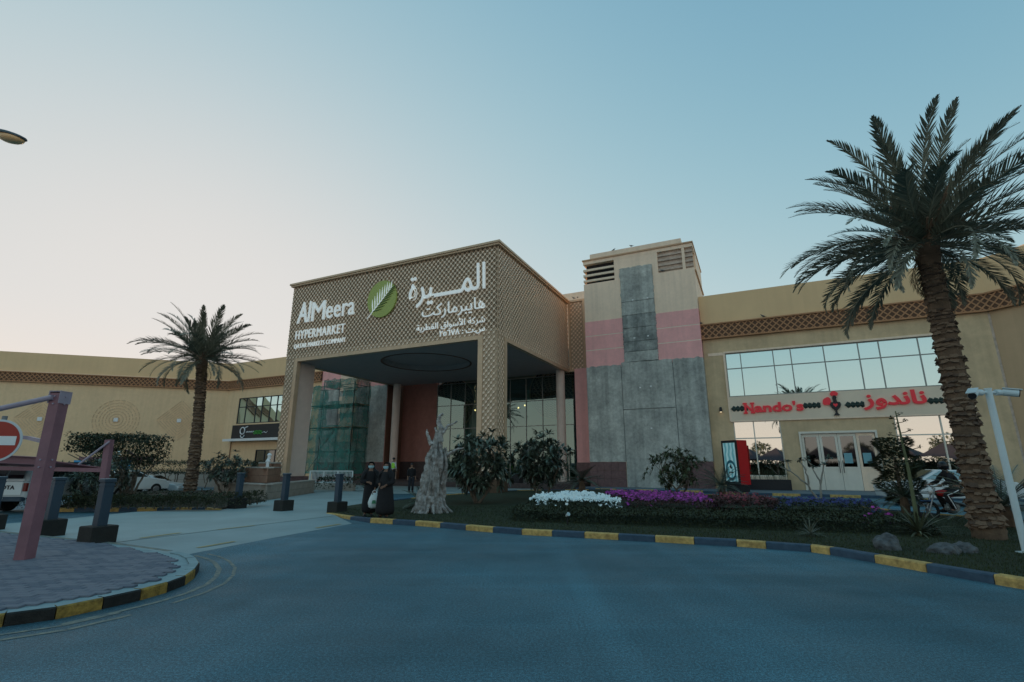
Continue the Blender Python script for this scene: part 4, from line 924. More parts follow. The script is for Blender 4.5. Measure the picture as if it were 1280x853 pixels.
def palm(label, x, y, H, r0, r1, crown_r, nf, seed, boots=True, lean=(0, 0), z0=.1):
    r = random.Random(seed); root = thing('date_palm', label, 'palm', (x, y, z0), 0, 'date palms')
    q = MB(); pts = []; rs = []
    for i in range(25):
        f = i/24; pts.append((lean[0]*f*f, lean[1]*f*f, H*f)); rs.append((r0*(1-f)+r1*f)*(1+.12*max(0, 1-f*9))*(1.0 if f < .93 else 1.25))
    q.tube(pts, rs, 18); q.build('trunk', M['bark'], root)
    def axis(z): f = z/H; return Vector((lean[0]*f*f, lean[1]*f*f, z)), (r0*(1-f)+r1*f)*(1+.12*max(0, 1-f*9))
    rows = int(H/.135); mesh_rest = MB(); cnt = 0
    per = 13
    for j in range(rows):
        z = .08+j*(H-.08)/rows
        for i in range(per):
            a = 2*PI*(i+.5*(j % 2)+r.uniform(-.12, .12))/per; c, rr = axis(z); s_ = .21*(rr/.27)*r.uniform(.7, 1.3); z += r.uniform(-.03, .03)
            d = Vector((math.cos(a), math.sin(a), 0)); Mx = Matrix.Translation(c+d*(rr-.02)) @ Matrix.Rotation(a-PI/2, 4, 'Z') @ Matrix.Rotation(r.uniform(-.45, .15), 4, 'X') @ Matrix.Rotation(r.uniform(-.25, .25), 4, 'Y') @ Matrix.Diagonal((s_, s_*.60, s_*.95, 1))
            vis = d.dot(Vector((-x, -y, 0)).normalized()) > -.1
            if boots and vis and cnt < 298 and z < H*.999: inst('leaf_base', BT[r.random() < .45], root, Mx); cnt += 1
            else: mesh_rest.mi = int(r.random() < .45); src = BT[0]; mesh_rest.add([v.co for v in src.vertices], [tuple(p.vertices) for p in src.polygons], Mx)
    mesh_rest.build('leaf_base_cover', [M['boot'], M['boot2']], root, kind='stuff')
    top, rr = axis(H)
    q = MB(); q.tube([top-Vector((0, 0, .35)), top, top+Vector((0, 0, .45)), top+Vector((0, 0, .9))], [rr*1.15, rr*1.35, rr*1.0, .08], 14); q.build('crown_heart', M['bark'], root)
    for i in range(nf):
        f = (i+.5)/nf; el = rad(74-88*f**.85+r.uniform(-7, 7)); az = i*2.39996+r.uniform(-.2, .2)
        k = R.choice([0, 2, 0]) if el > rad(35) else (R.choice([0, 1]) if el > rad(5) else 3)
        s_ = crown_r/4.0*r.uniform(.88, 1.06)*(.93 if el > rad(70) else 1)
        Mx = Matrix.Translation(top+Vector((0, 0, .35-.35*f))+Vector((math.cos(az), math.sin(az), 0))*rr*.6) @ Matrix.Rotation(az, 4, 'Z') @ Matrix.Rotation(-el, 4, 'Y') @ Matrix.Rotation(r.uniform(-.5, .5), 4, 'X') @ Matrix.Scale(s_, 4)
        inst('frond', FR[k], root, Mx)
    for i in range(5):
        az = r.uniform(0, 6.28); Mx = Matrix.Translation(top) @ Matrix.Rotation(az, 4, 'Z') @ Matrix.Rotation(rad(r.uniform(25, 50)), 4, 'Y') @ Matrix.Scale(crown_r/4*.6, 4); inst('dry_frond', FRO, root, Mx)
    # fruit stalks and pale sheath fibres at the heart
    q = MB()
    for i in range(46):
        az = r.uniform(0, 6.28); el = r.uniform(.15, 1.2); L = r.uniform(.5, 1.3); d = Vector((math.cos(az)*math.cos(el), math.sin(az)*math.cos(el), math.sin(el))); p = top+Vector((0, 0, .1)); q.tube([p+d*rr*.8, p+d*(rr+L)], [.035, .02], 4)
    q.build('frond_stalks', M['boot'], root, kind='stuff')
    return root
palm('tall date palm with a thick scaly trunk, in front of the restaurant windows', 10.18, 11.29, 6.7, .262, .20, 3.3, 84, 21)
palm('date palm with a lighter trunk in the planted strip before the long plain wing', -19.52, 31.39, 8.1, .30, .27, 3.9, 66, 33, boots=False, lean=(-.5, 0))
# ------------------------------------------------------------------ generic foliage
def leaf(q, p, d, L, wd, up=None, curl=.15):
    d = d.normalized(); up = up or Vector((0, 0, 1)); s_ = d.cross(up)
    if s_.length < .05: s_ = Vector((1, 0, 0))
    s_ = s_.normalized()*wd; m_ = p+d*L*.5; t = p+d*L+Vector((0, 0, -curl*L)); n_ = s_.cross(d).normalized()*wd*.35
    q.add([p, m_+s_+n_, t, m_-s_+n_, m_], [(0, 4, 1), (1, 4, 2), (0, 3, 4), (3, 2, 4)])
def rdir(r=R, zmin=-1):
    while True:
        v = Vector((r.uniform(-1, 1), r.uniform(-1, 1), r.uniform(-1, 1)))
        if .1 < v.length < 1:
            v.normalize()
            if v.z >= zmin: return v
M['leaf_dk'] = mat('dark glossy leaf', (.085, .115, .085), .36, .3, 1.5, 0, spec=.6, island=.75)
M['leaf_md'] = mat('mid green leaf', (.085, .105, .055), .55, .3, 1.5, 0, island=.45)
M['leaf_tk'] = mat('trimmed dark leaf', (.036, .052, .026), .6, .35, 2, 0, island=.5)
M['twig'] = mat('grey bark', (.16, .13, .10), .9, .25, 6, .4, 40)
M['petal'] = mat('white petal', (.80, .82, .76), .6, .03, bump=0)
def limb(q, a, b, r0, r1, n=6, wob=.08, r=R):
    a, b = Vector(a), Vector(b); pts = [a.lerp(b, i/5)+Vector((r.uniform(-wob, wob), r.uniform(-wob, wob), r.uniform(-wob, wob)*.5))*(0 if i in (0,) else 1) for i in range(6)]
    q.tube(pts, [r0+(r1-r0)*i/5 for i in range(6)], n); return pts
def plumeria(label, x, y, H, rad_, n_ros, seed, m=None, flowers=14, lsize=.30, z=.1, trunk=3, fl=None, name='plumeria_shrub', cat='shrub', group=None, base_z=.30, leaves=13):
    r = random.Random(seed); root = thing(name, label, cat, (x, y, z), 0, group)
    tq = MB(); lq = MB(); fq = MB(); forks = []
    for k in range(trunk):
        a = 2*PI*k/trunk+r.uniform(-.3, .3); e = Vector((math.cos(a)*rad_*.35, math.sin(a)*rad_*.35, H*base_z)); limb(tq, (math.cos(a)*.06, math.sin(a)*.06, 0), e, .06, .045, wob=.03, r=r); forks.append(e)
        for kk in range(3):
            b = a+r.uniform(-1, 1); e2 = Vector((math.cos(b)*rad_*.65, math.sin(b)*rad_*.65, H*r.uniform(base_z+.15, .68))); limb(tq, e, e2, .04, .022, wob=.04, r=r); forks.append(e2)
    hc = H*(base_z+1)/2; hz = H*(1-base_z)/2
    for i in range(n_ros):
        d = rdir(r); rr = r.uniform(.45, 1)**.5; lump = .86+.75*noise.noise(d*2.3+Vector((seed*3.7, 0, 0)))
        p = Vector((d.x*rad_*rr*lump, d.y*rad_*rr*lump, hc+d.z*hz*rr*lump))
        if i % 4 == 0:
            f = min(forks, key=lambda v: (v-p).length); limb(tq, f, p, .018, .010, n=4, wob=.03, r=r)
        out = (d+Vector((0, 0, .55))).normalized()
        for j in range(leaves):
            a = rdir(r); e = (a-out*a.dot(out)).normalized()*r.uniform(.6, 1)+out*r.uniform(-.1, .8); leaf(lq, p, e, lsize*r.uniform(.7, 1.2), lsize*.15, curl=r.uniform(-.05, .18))
        if flowers and i % max(1, n_ros//flowers) == 0:
            fp = p+out*.12
            for j in range(5):
                a = rdir(r); e = (a-out*a.dot(out)).normalized()+out*.5; leaf(fq, fp, e, .085, .035, curl=0)
    tq.build('branches', M['twig'], root); lq.build('crown', m or M['leaf_dk'], root)
    if flowers: fq.build('blossom', fl or M['petal'], root, kind='stuff')
    return root
plumeria('dense white flowering plumeria in front of the right pylon', -1.45, 21.6, 2.8, 1.45, 190, 3, flowers=12, base_z=.20, lsize=.38)
plumeria('broad dark plumeria between the right pylon and the rear column', 1.35, 24.0, 2.95, 1.45, 190, 4, flowers=7, base_z=.20, lsize=.38)
plumeria('rounded open shrub in front of the tower base', 8.3, 26.0, 2.5, 1.35, 170, 5, m=M['leaf_md'], flowers=0, lsize=.26, base_z=.14, name='oleander_shrub')
plumeria('leafy dark shrub beside the trimmed flat tree on the left', -16.2, 20.2, 1.9, 1.2, 150, 6, flowers=6, lsize=.22, base_z=.2, z=.11)
plumeria('leafy shrub on the planted strip beside the low stone wall', -14.4, 26.0, 2.1, 1.35, 110, 7, flowers=0, lsize=.26, base_z=.3, z=.11)
# sparse frangipani with bare forked stems
def frangipani(label, x, y, seed):
    r = random.Random(seed); root = thing('frangipani_tree', label, 'tree', (x, y, .1)); tq = MB(); lq = MB()
    tips = [((0, 0, 0), (-.35, 0, .75)), ((-.35, 0, .75), (-.95, .1, 1.3)), ((-.35, 0, .75), (-.5, -.2, 1.35)), ((.04, 0, .0), (.12, 0, .8)), ((.12, 0, .8), (-.05, .1, 1.45)), ((.12, 0, .8), (.32, -.1, 1.55)), ((-.95, .1, 1.3), (-1.35, 0, 1.45)), ((-.95, .1, 1.3), (-.95, .2, 1.65)), ((.32, -.1, 1.55), (.6, 0, 1.8)), ((-.05, .1, 1.45), (-.25, 0, 1.75)), ((-.5, -.2, 1.35), (-.6, -.1, 1.7))]
    for i, (a, b) in enumerate(tips): limb(tq, a, b, .055 if i in (0, 3) else .035, .03 if i in (0, 3) else .02, wob=.03, r=r)
    for a, b in tips[6:]+tips[4:6]:
        for j in range(16): e = rdir(r, -.2); leaf(lq, Vector(b), e, .24*r.uniform(.6, 1.1), .045, curl=.25)
    tq.build('trunk', mat('pale frangipani bark', (.34, .32, .28), .8, .15, 5, .2), root); lq.build('crown', M['leaf_dk'], root)
frangipani('sparse frangipani with bare pale forked stems before the restaurant doors', 12.0, 20.3, 8)
# cycads
def cycad(label, x, y, H, L, n, seed, z=.1, m=None, trunk=.3):
    r = random.Random(seed); root = thing('cycad', label, 'cycad', (x, y, z), 0, 'cycads round the flower beds'); q = MB(); q.tube([(0, 0, 0), (0, 0, H*.5), (0, 0, H)], [trunk*.55, trunk*.6, trunk*.4], 10); q.build('trunk', M['bark'], root); lq = MB()
    for i in range(n):
        az = i*2.4; el = r.uniform(-.1, 1.1); d = Vector((math.cos(az)*math.cos(el), math.sin(az)*math.cos(el), math.sin(el))); p = Vector((0, 0, H)); pts = [p]
        for k in range(7): d = (d+Vector((0, 0, -.10))).normalized(); pts.append(pts[-1]+d*L/7)
        lq.tube(pts, .010, 3)
        for k in range(1, 30):
            f = k/30*7; j = min(6, int(f)); c = pts[j].lerp(pts[j+1], f-j); dd = (pts[j+1]-pts[j]).normalized(); sd_ = dd.cross(Vector((0, 0, 1))).normalized()
            for s_ in (1, -1):
                e = (sd_*s_+dd*.6+Vector((0, 0, .15))).normalized(); l_ = L*.20*math.sin(PI*(.15+.8*k/30)); w_ = dd*.011; lq.add([c-w_, c+w_, c+e*l_], [(0, 1, 2)])
    lq.build('crown', m or M['leaf_dk'], root)
cycad('cycad on a short trunk behind the white flowers', 3.7, 27.3, .75, 1.25, 34, 1)
cycad('bushy cycad against the tower, left of the red advertising totem', 10.9, 26.9, .5, 1.35, 40, 2)
cycad('slim cycad beside the rider, right of the blue flowers', 12.35, 16.4, .55, .85, 26, 3, trunk=.22)
cycad('spiky cycad at the foot of the driftwood stump', -3.3, 19.2, .15, .95, 30, 4)
cycad('cycad right of the camera pole foot, by the big palm', 12.6, 13.4, .5, 1.5, 40, 5)
# clipped hedges, flower beds
def bed(name, label, cat, outline, h, m, dens, lsize, seed, lump=.06, core=None, kind='stuff', z=.1):
    """planted mass: an uneven mound closed under many small leaves"""
    r = random.Random(seed); q = MB(); xs = [p[0] for p in outline]; ys = [p[1] for p in outline]
    area = abs(sum(outline[i][0]*outline[(i+1) % len(outline)][1]-outline[(i+1) % len(outline)][0]*outline[i][1] for i in range(len(outline))))/2; n = int(area*dens); c = 0; t = 0
    while c < n and t < n*20:
        t += 1; x, y = r.uniform(min(xs), max(xs)), r.uniform(min(ys), max(ys))
        if not inside((x, y), outline): continue
        c += 1; e = min(1, dist_poly((x, y), outline)/.18+.12); zz = z+h*e*(1+lump*3*noise.noise(Vector((x*1.3, y*1.3, seed))))*r.uniform(.55, 1)**.5
        leaf(q, Vector((x, y, zz)), rdir(r, -.15), lsize*r.uniform(.6, 1.2), lsize*.28, curl=.1)
    o = q.build(name, m); tag(o, label, cat, kind=kind); return o
def flowers(name, label, outline, h, m, dens, size, seed, z=.1, kind='stuff'):
    r = random.Random(seed); q = MB(); xs = [p[0] for p in outline]; ys = [p[1] for p in outline]
    area = abs(sum(outline[i][0]*outline[(i+1) % len(outline)][1]-outline[(i+1) % len(outline)][0]*outline[i][1] for i in range(len(outline))))/2; n = int(area*dens); c = 0
    for _ in range(n*20):
        if c >= n: break
        x, y = r.uniform(min(xs), max(xs)), r.uniform(min(ys), max(ys))
        if not inside((x, y), outline): continue
        
        if noise.noise(Vector((x*2.2, y*2.2, seed))) < -.18-.25*min(1, dist_poly((x, y), outline)/.5)+.22*(dist_poly((x, y), outline) < .25): continue
        c += 1; e = min(1, dist_poly((x, y), outline)/.3+.2); zz = z+h*e*r.uniform(.82, 1.08); up = (rdir(r, 0)+Vector((-.1*x/10, -.9, .9))).normalized(); a = up.orthogonal().normalized(); b = up.cross(a); s_ = size*r.uniform(.6, 1.15); p = Vector((x, y, zz)); ph = r.uniform(0, 6)
        vs = [p+up*s_*.15]+[p+(a*math.cos(ph+k*PI/5)+b*math.sin(ph+k*PI/5))*s_*(1 if k % 2 == 0 else .62) for k in range(10)]
        q.add(vs, [(0, 1+k, 1+(k+1) % 10) for k in range(10)])
    o = q.build(name, m); tag(o, label, 'flowers', kind=kind); return o
def gp(px, py, z=.1): p = G(px, py, z); return (p.x, p.y)
M['hedge_lf'] = mat('low hedge leaf', (.035, .045, .020), .7, .3, 3, 0, island=.5)
M['mar_lf'] = mat('maroon bed leaf', (.075, .035, .032), .7, .4, 3, 0, island=.5)
M['fl_w'] = mat('white flower', (.86, .95, .93), .6, .03, bump=0)
M['fl_m'] = mat('magenta flower', (.28, .03, .23), .6, .2, 3, 0, island=.85)
M['fl_r'] = mat('dull red flower', (.17, .03, .04), .6, .3, 3, 0, island=.5)
M['fl_b'] = mat('violet blue flower', (.028, .035, .15), .6, .3, 3, 0, island=.5)
def line(pa, pb, n=1): return [tuple(Vector(pa).lerp(Vector(pb), i/n)) for i in range(n)]
hz = .42
hedge = [gp(640, 652), gp(760, 656), gp(900, 661), gp(1040, 666), gp(1180, 671), gp(1150, 655), gp(1080, 650), gp(960, 646), gp(860, 645), gp(770, 645), gp(690, 643), gp(640, 640)]
bed('hedge_front', 'low dark green clipped hedge running along the front of the flower beds', 'hedge', hedge, .25, M['hedge_lf'], 900, .075, 5)
wf = [gp(672, 643), gp(740, 646.5), gp(790, 647), gp(770, 639), gp(748, 632), gp(705, 630), gp(672, 634), gp(652, 640)]
bed('flower_bed_leaves', 'dark leaves under the white flowers', 'plants', wf, .40, M['hedge_lf'], 500, .08, 6)
flowers('white_flowers', 'dense bed of white flowers before the short trunked cycad', wf, .50, M['fl_w'], 78, .062, 7)
mf = [gp(792, 646), gp(870, 648), gp(905, 646), gp(885, 634), gp(820, 630), gp(752, 628), gp(752, 632), gp(775, 639)]
bed('flower_bed_leaves', 'dark reddish leaves under the magenta flowers', 'plants', mf, .42, M['mar_lf'], 450, .08, 8)
flowers('magenta_flowers', 'bed of magenta flowers right of the white ones', mf, .52, M['fl_m'], 52, .055, 9)
rf = [gp(860, 649), gp(960, 650), gp(985, 645), gp(960, 637), gp(885, 634), gp(900, 645)]
bed('flower_bed_leaves', 'maroon and olive leaves below the red advertising totem', 'plants', rf, .46, M['mar_lf'], 700, .09, 10)
flowers('red_flowers', 'scattered dull red flowers below the red advertising totem', rf, .55, M['fl_r'], 26, .055, 11)
bf = [gp(960, 651), gp(1100, 653), gp(1108, 648), gp(1085, 643), gp(1010, 639), gp(962, 638), gp(985, 645)]
bed('flower_bed_leaves', 'dark leaves under the violet blue flowers', 'plants', bf, .42, M['leaf_tk'], 500, .08, 12)
flowers('blue_flowers', 'low bed of violet blue flowers before the restaurant doors', bf, .47, M['fl_b'], 52, .05, 13)
# grass blades on the lawn (nearer part)
r_ = random.Random(5); gq = MB(); lawn2 = [(p.x, p.y) for p in lawn_poly]; xs = [p[0] for p in lawn2]
c = 0
while c < 42000:
    d = 7+13*r_.random()**1.4; a = r_.uniform(-.45, .80); x, y = d*math.sin(a), d*math.cos(a)
    if not inside((x, y), lawn2): continue
    c += 1; h_ = r_.uniform(.02, .055); a2 = r_.uniform(0, 6.28); dx, dy = math.cos(a2)*.006, math.sin(a2)*.006; l1, l2 = r_.uniform(-.02, .02), r_.uniform(-.02, .02)
    n0 = len(gq.v); gq.v += [Vector((x-dx, y-dy, .098)), Vector((x+dx, y+dy, .098)), Vector((x+l1, y+l2, .1+h_))]; gq.f.append((n0, n0+1, n0+2)); gq.m.append(0)
tag(gq.build('grass', mat('grass blade', (.035, .048, .016), .8, .3, .8, 0, island=.5)), 'short dark grass on the island lawn', 'grass', kind='stuff')
# left planted strip: rounded low shrubs along the kerb, clipped hedge on bare stems, flat topped tree
M['box_lf'] = mat('box hedge leaf', (.042, .050, .020), .7, .3, 3, 0, island=.5)
def ball(label, x, y, rx, h, seed, m, z=.11, name='low_shrub', group=None, lsize=.07, n=420):
    r = random.Random(seed); q = MB()
    for i in range(n):
        d = rdir(r, -.1); rr = r.uniform(.72, 1.04); p = Vector((d.x*rx*rr, d.y*rx*rr, .04+abs(d.z)*h*rr+h*.25*(1-abs(d.z))*r.random()*2)); leaf(q, p, (d+rdir(r)*.7), lsize*r.uniform(.6, 1.2), lsize*.28)
    root = thing(name, label, 'shrub', (x, y, z), 0, group); q.build('foliage', m, root); t_ = MB(); t_.tube([(0, 0, 0), (0, 0, h*.5)], [.03, .02], 5); t_.build('stem', M['twig'], root); return root
k = 0
for px in range(62, 262, 11):
    p = G(px, 637.6, .11); 
    if k == 0: protoB = [ball('rounded low shrub in the row along the left planter kerb', p.x, p.y+.35, .34, .42, 50+i, M['box_lf'], group='rounded shrubs along the left planter kerb') for i in range(3)]; protoB[1].location = (p.x-.6, p.y+.3, .11); protoB[2].location = (p.x-1.2, p.y+.4, .11)
    else:
        o = copy_tree(protoB[k % 3]); o.location = (p.x, p.y+.38, .11); o.rotation_euler = (0, 0, k*1.3); o.scale = (R.uniform(.9, 1.1),)*2+(R.uniform(.85, 1.15),)
    k += 1
for i, px in enumerate((276, 288, 300, 310)):
    p = G(px, 636-i*1.2, .11); o = copy_tree(protoB[i % 3]); o.location = (p.x, p.y+.7, .11); o.scale = (1.1, 1.1, 1.15)
pts_m = [gp(40, 636), gp(262, 634), gp(300, 628), gp(270, 622), gp(150, 622), gp(40, 624)]
bed('ground_cover', 'rough dark ground cover filling the left planted strip', 'plants', pts_m, .30, M['leaf_tk'], 60, .12, 15, lump=.2)
# clipped hedge on stems behind
def stem_hedge(label, x0, y0, x1, y1, zb, zt, wd, seed, nst=9):
    r = random.Random(seed); a, b = Vector((x0, y0, 0)), Vector((x1, y1, 0)); L = (b-a).length; d = (b-a)/L; n_ = Vector((-d.y, d.x, 0)); root = thing('clipped_hedge', label, 'hedge', (x0, y0, .11)); q = MB()
    for i in range(int(L*520)):
        t_ = r.uniform(0, 1)*L; ang = r.uniform(0, 2*PI); rr = r.uniform(.75, 1.02); zc = (zb+zt)/2; cz_ = (zt-zb)/2; sx = abs(math.cos(ang))**.6*math.copysign(1, math.cos(ang)); sz = abs(math.sin(ang))**.6*math.copysign(1, math.sin(ang))
        p = d*t_+n_*sx*wd*rr+Vector((0, 0, zc+sz*cz_*rr+.06*noise.noise(Vector((t_*.8, 0, seed))))); leaf(q, p, rdir(r), .12*r.uniform(.6, 1.2), .035)
    q.build('crown', M['leaf_tk'], root); q = MB()
    for i in range(nst):
        t_ = (i+.5)/nst*L; p = d*t_; limb(q, p, p+Vector((r.uniform(-.2, .2), 0, zb+.1)), .035, .03, wob=.05, r=r); limb(q, p+Vector((0, 0, .3)), p+d*r.uniform(-.5, .5)+Vector((0, 0, zb+.1)), .03, .02, wob=.05, r=r)
    q.build('stems', M['twig'], root)
p0, p1, p2 = ATY(176, 600, 37), ATY(230, 600, 36.5), ATY(330, 600, 35)
stem_hedge('long flat clipped hedge on thin stems before the long plain wing', p0.x, 37, p2.x, 35, .95, 1.85, .55, 4, 12)
# flat topped tree
r = random.Random(9); ft = thing('flat_topped_tree', 'trimmed flat topped tree leaning over the parking shade on the left', 'tree', (-16.5, 22.3, .1)); q = MB(); base = Vector((0, 0, 0))
for k in range(16):
    e = Vector((r.uniform(-2.6, .9), r.uniform(-.8, .8), 2.0)); limb(q, (-.1+.02*k, 0, .05), (e.x*.35+.1, e.y*.35, 1.15), .05, .035, wob=.05, r=r); limb(q, (e.x*.35+.1, e.y*.35, 1.15), e, .035, .015, wob=.06, r=r)
q.build('trunk', M['twig'], ft); q = MB(); c_ = 0
while c_ < 6500:
    x = r.uniform(-2.3, .9); y = r.uniform(-1.1, 1.1); zt_ = 2.85+.06*noise.noise(Vector((x*2, y*2, 0))); zb_ = 1.45+.28*max(0, -x-.2)**1.0+.55*max(0, x-.2)
    if x < -1.2: zb_ = 2.1+.1*noise.noise(Vector((x*2, 5, 0)))
    if zb_ >= zt_-.1: continue
    z_ = r.uniform(zb_, zt_)
    edge_ = min(zt_-z_, z_-zb_, 1.1-abs(y), x+2.3, .9-x)
    if edge_ > .3 and r.random() < .8: continue
    leaf(q, Vector((x, y, z_)), rdir(r), .13*r.uniform(.6, 1.2), .035); c_ += 1
q.build('crown', M['leaf_tk'], ft)
# dark conifer like shrub right of the doors, agave with its tall flower stalk, yuccas
r = random.Random(31); jn = thing('juniper_shrub', 'dense dark tiered shrub between the doors and the big palm', 'shrub', (12.9, 17.2, .1)); q = MB()
for i in range(4800):
    t_ = r.random(); zz = .35+2.05*t_; rr = .80*(1-.45*abs(t_-.45)*1.6)*(.8+.25*math.sin(zz*9))*r.uniform(.5, 1)**.4; a = r.uniform(0, 6.28); d = Vector((math.cos(a), math.sin(a), r.uniform(.1, .6))); leaf(q, Vector((math.cos(a)*rr*.95, math.sin(a)*rr*.95, zz)), d, .15, .036, curl=.1)
q.build('crown', M['leaf_md'], jn); q = MB(); q.tube([(0, 0, 0), (0, 0, 1.8)], [.09, .04], 6); q.build('trunk', M['twig'], jn)
def agave(label, x, y, n, L, seed, stalk=None, m=None, z=.1, w=.022, name='agave', droop=.12):
    r = random.Random(seed); root = thing(name, label, 'agave' if name == 'agave' else 'plant', (x, y, z)); q = MB()
    for i in range(n):
        az = i*2.4+r.uniform(-.2, .2); el = r.uniform(.15, 1.35); d = Vector((math.cos(az)*math.cos(el), math.sin(az)*math.cos(el), math.sin(el))); p = Vector((0, 0, .05)); s_ = d.cross(Vector((0, 0, 1))).normalized(); l_ = L*r.uniform(.7, 1.1); pts = [p]
        for k in range(5): d = (d+Vector((0, 0, -droop))).normalized(); pts.append(pts[-1]+d*l_/5)
        vs = []; ws = [w*.9, w*1.1, w, w*.8, w*.5, 0]
        for k in range(6): vs += [pts[k]-s_*ws[k], pts[k]+s_*ws[k]]
        q.add(vs, [(2*k, 2*k+1, 2*k+3, 2*k+2) for k in range(5)])
    q.build('leaves', m or mat(name+' leaf', (.11, .125, .075), .5, .3, 2, 0, island=.4), root)
    if stalk:
        H_ = stalk; q = MB(); q.tube([(0, 0, 0), (.03, 0, H_*.5), (-.02, 0, H_)], [.045, .035, .012], 7); sk = q.build('flower_stalk', mat('green flower stalk', (.12, .14, .07), .7, .2, 3, .1), root); q = MB()
        for k in range(16):
            f = .52+.47*k/16; az = k*2.4; l_ = .38*(1.15-f)*1.6; p = Vector((0, 0, H_*f)); e = p+Vector((math.cos(az)*l_, math.sin(az)*l_, l_*.25)); q.tube([p, (p+e)/2+Vector((0, 0, -.01)), e], .008, 4)
            for j in range(14): leaf(q, e+rdir(r)*.035, rdir(r, -.1), .055, .018)
        q.build('flower_heads', M['leaf_tk'], sk)
    return root
agave('spiky agave with a tall branching flower stalk beside the rocks', 9.05, 11.75, 60, .75, 3, stalk=2.75)
agave('low grey tuft of spiky leaves on the lawn left of the rocks', 6.55, 11.6, 46, .42, 4, m=mat('grey tuft leaf', (.16, .18, .14), .6, .2, 2, 0, island=.4), w=.010)
agave('yucca at the right edge behind the camera pole', 12.2, 11.6, 60, .8, 6, name='yucca', droop=.04, m=M['leaf_tk'])
agave('small spiky tuft at the left end of the low hedge', 1.0, 15.2, 60, .5, 7, name='grass_tuft', w=.012, m=M['leaf_tk'])
flowers('pink_flowers', 'few pink blossoms beside the agave stalk', [(8.6, 13.2), (9.4, 13.3), (9.5, 12.7), (8.7, 12.6)], .5, M['fl_m'], 60, .045, 3)
# rocks
def rock(label, x, y, rx, ry, rz, seed):
    bm = bmesh.new(); bmesh.ops.create_icosphere(bm, subdivisions=4, radius=1); s_ = Vector((seed*3.1, seed, 0))
    for v in bm.verts:
        n_ = noise.fractal(v.co*1.3+s_, 1.0, 2.2, 5); v.co = v.co*(1+.30*n_); v.co = Vector((v.co.x*rx, v.co.y*ry, max(-.15, v.co.z)*rz))
    me = bpy.data.meshes.new('rock'); bm.to_mesh(me); bm.free(); me.materials.append(M['rockm']); o = bpy.data.objects.new('rock', me); COL.objects.link(o); o.location = (x, y, .1); tag(o, label, 'rock', 'rocks by the agave')
M['rockm'] = mat('grey blue rock', (.055, .06, .065), .9, .0, 6, 1.0, 14, col2=(.16, .17, .175))
rock('rounded grey rock, left one of the rocks before the agave', 7.0, 9.9, .23, .19, .25, 1)
rock('long low grey rock directly before the agave', 7.7, 9.5, .26, .19, .17, 2)
rock('grey rock closest to the big palm, right end of the rocks', 8.12, 9.6, .19, .17, .16, 3.3)
rock('small pale tan rock behind the long low rock', 8.35, 10.0, .10, .08, .09, 4.1)
rock('grey rock at the island edge on the far right', 8.75, 8.75, .22, .16, .12, 5.1)
# driftwood stump
r = random.Random(77); st = thing('driftwood_stump', 'tall bleached driftwood stump with gnarled roots on the island tip', 'tree stump', (-2.65, 17.36, .1)); bm = bmesh.new()
q = MB(); nr, na = 80, 96; rings = []
for j in range(nr+1):
    f = j/nr; z = 2.5*f; ring_ = []
    for i in range(na):
        a = 2*PI*i/na
        prof = .24*(1-f)**4+.285+.10*math.sin(PI*f)*(1 if f < .8 else .6)-.22*max(0, f-.72)/.28
        fl = 1+.12*math.sin(a*5+f*4+math.sin(f*7))+.10*math.sin(a*9-f*5)+.07*math.sin(a*17+f*6+2*math.sin(f*11))-.22*max(0, math.sin(a*3+f*9))**6
        n_ = noise.fractal(Vector((math.cos(a)*1.6, math.sin(a)*1.6, z*.9)), 1, 2, 5)*.13+noise.noise(Vector((math.cos(a)*9, math.sin(a)*9, z*2.1)))*.06
        rr = max(.05, prof*fl+n_-.03); lean = -.03+.12*f; ring_.append((rr*math.cos(a)+lean, rr*.85*math.sin(a), z+(.35*noise.noise(Vector((math.cos(a)*2, math.sin(a)*2, 9)))*f**6)))
    rings.append(ring_)
q.loft(rings, cap=True); q.build('trunk', None or mat('bleached wood', (.15, .13, .11), .95, .0, 7, 1.0, 14, col2=(.56, .55, .53), streak=.3), st, smooth=False)
WD = bpy.data.materials['bleached wood']
def gnarl(pts, rs): 
    q = MB(); P_ = []; 
    for i in range(len(pts)-1):
        for k in range(4): P_.append(Vector(pts[i]).lerp(Vector(pts[i+1]), k/4)+Vector((r.uniform(-.015, .015), r.uniform(-.015, .015), 0)))
    P_.append(Vector(pts[-1])); q.tube(P_, [rs[0]+(rs[1]-rs[0])*i/(len(P_)-1)+r.uniform(-.012, .012) for i in range(len(P_))], 9, squash=.8); q.build('branch', WD, st)
gnarl([(-.1, 0, 2.2), (-.26, 0, 2.55), (-.28, 0, 2.72)], (.10, .03))
gnarl([(.0, 0, 2.2), (.08, 0, 2.6), (-.02, 0, 2.78)], (.12, .03))
gnarl([(.18, 0, 2.3), (.20, 0, 2.75), (.10, 0, 3.0), (.16, 0, 3.2), (.26, 0, 3.25)], (.14, .05))
gnarl([(.26, 0, 2.6), (.45, 0, 2.85), (.62, .0, 2.9), (.75, 0, 3.0)], (.07, .025))
gnarl([(.3, 0, 1.7), (.52, -.1, 1.9), (.8, -.1, 2.05), (1.0, -.1, 2.08)], (.09, .03))
gnarl([(.3, -.1, .9), (.45, -.15, 1.5), (.38, -.1, 2.1)], (.09, .05))
for k in range(14):
    a = 2*PI*k/14+r.uniform(-.1, .1); L = r.uniform(.52, .75); gnarl([(math.cos(a)*.28, math.sin(a)*.26, .5), (math.cos(a)*.42, math.sin(a)*.38, .2), (math.cos(a)*L, math.sin(a)*L*.85, -.05)], (.11, .04))
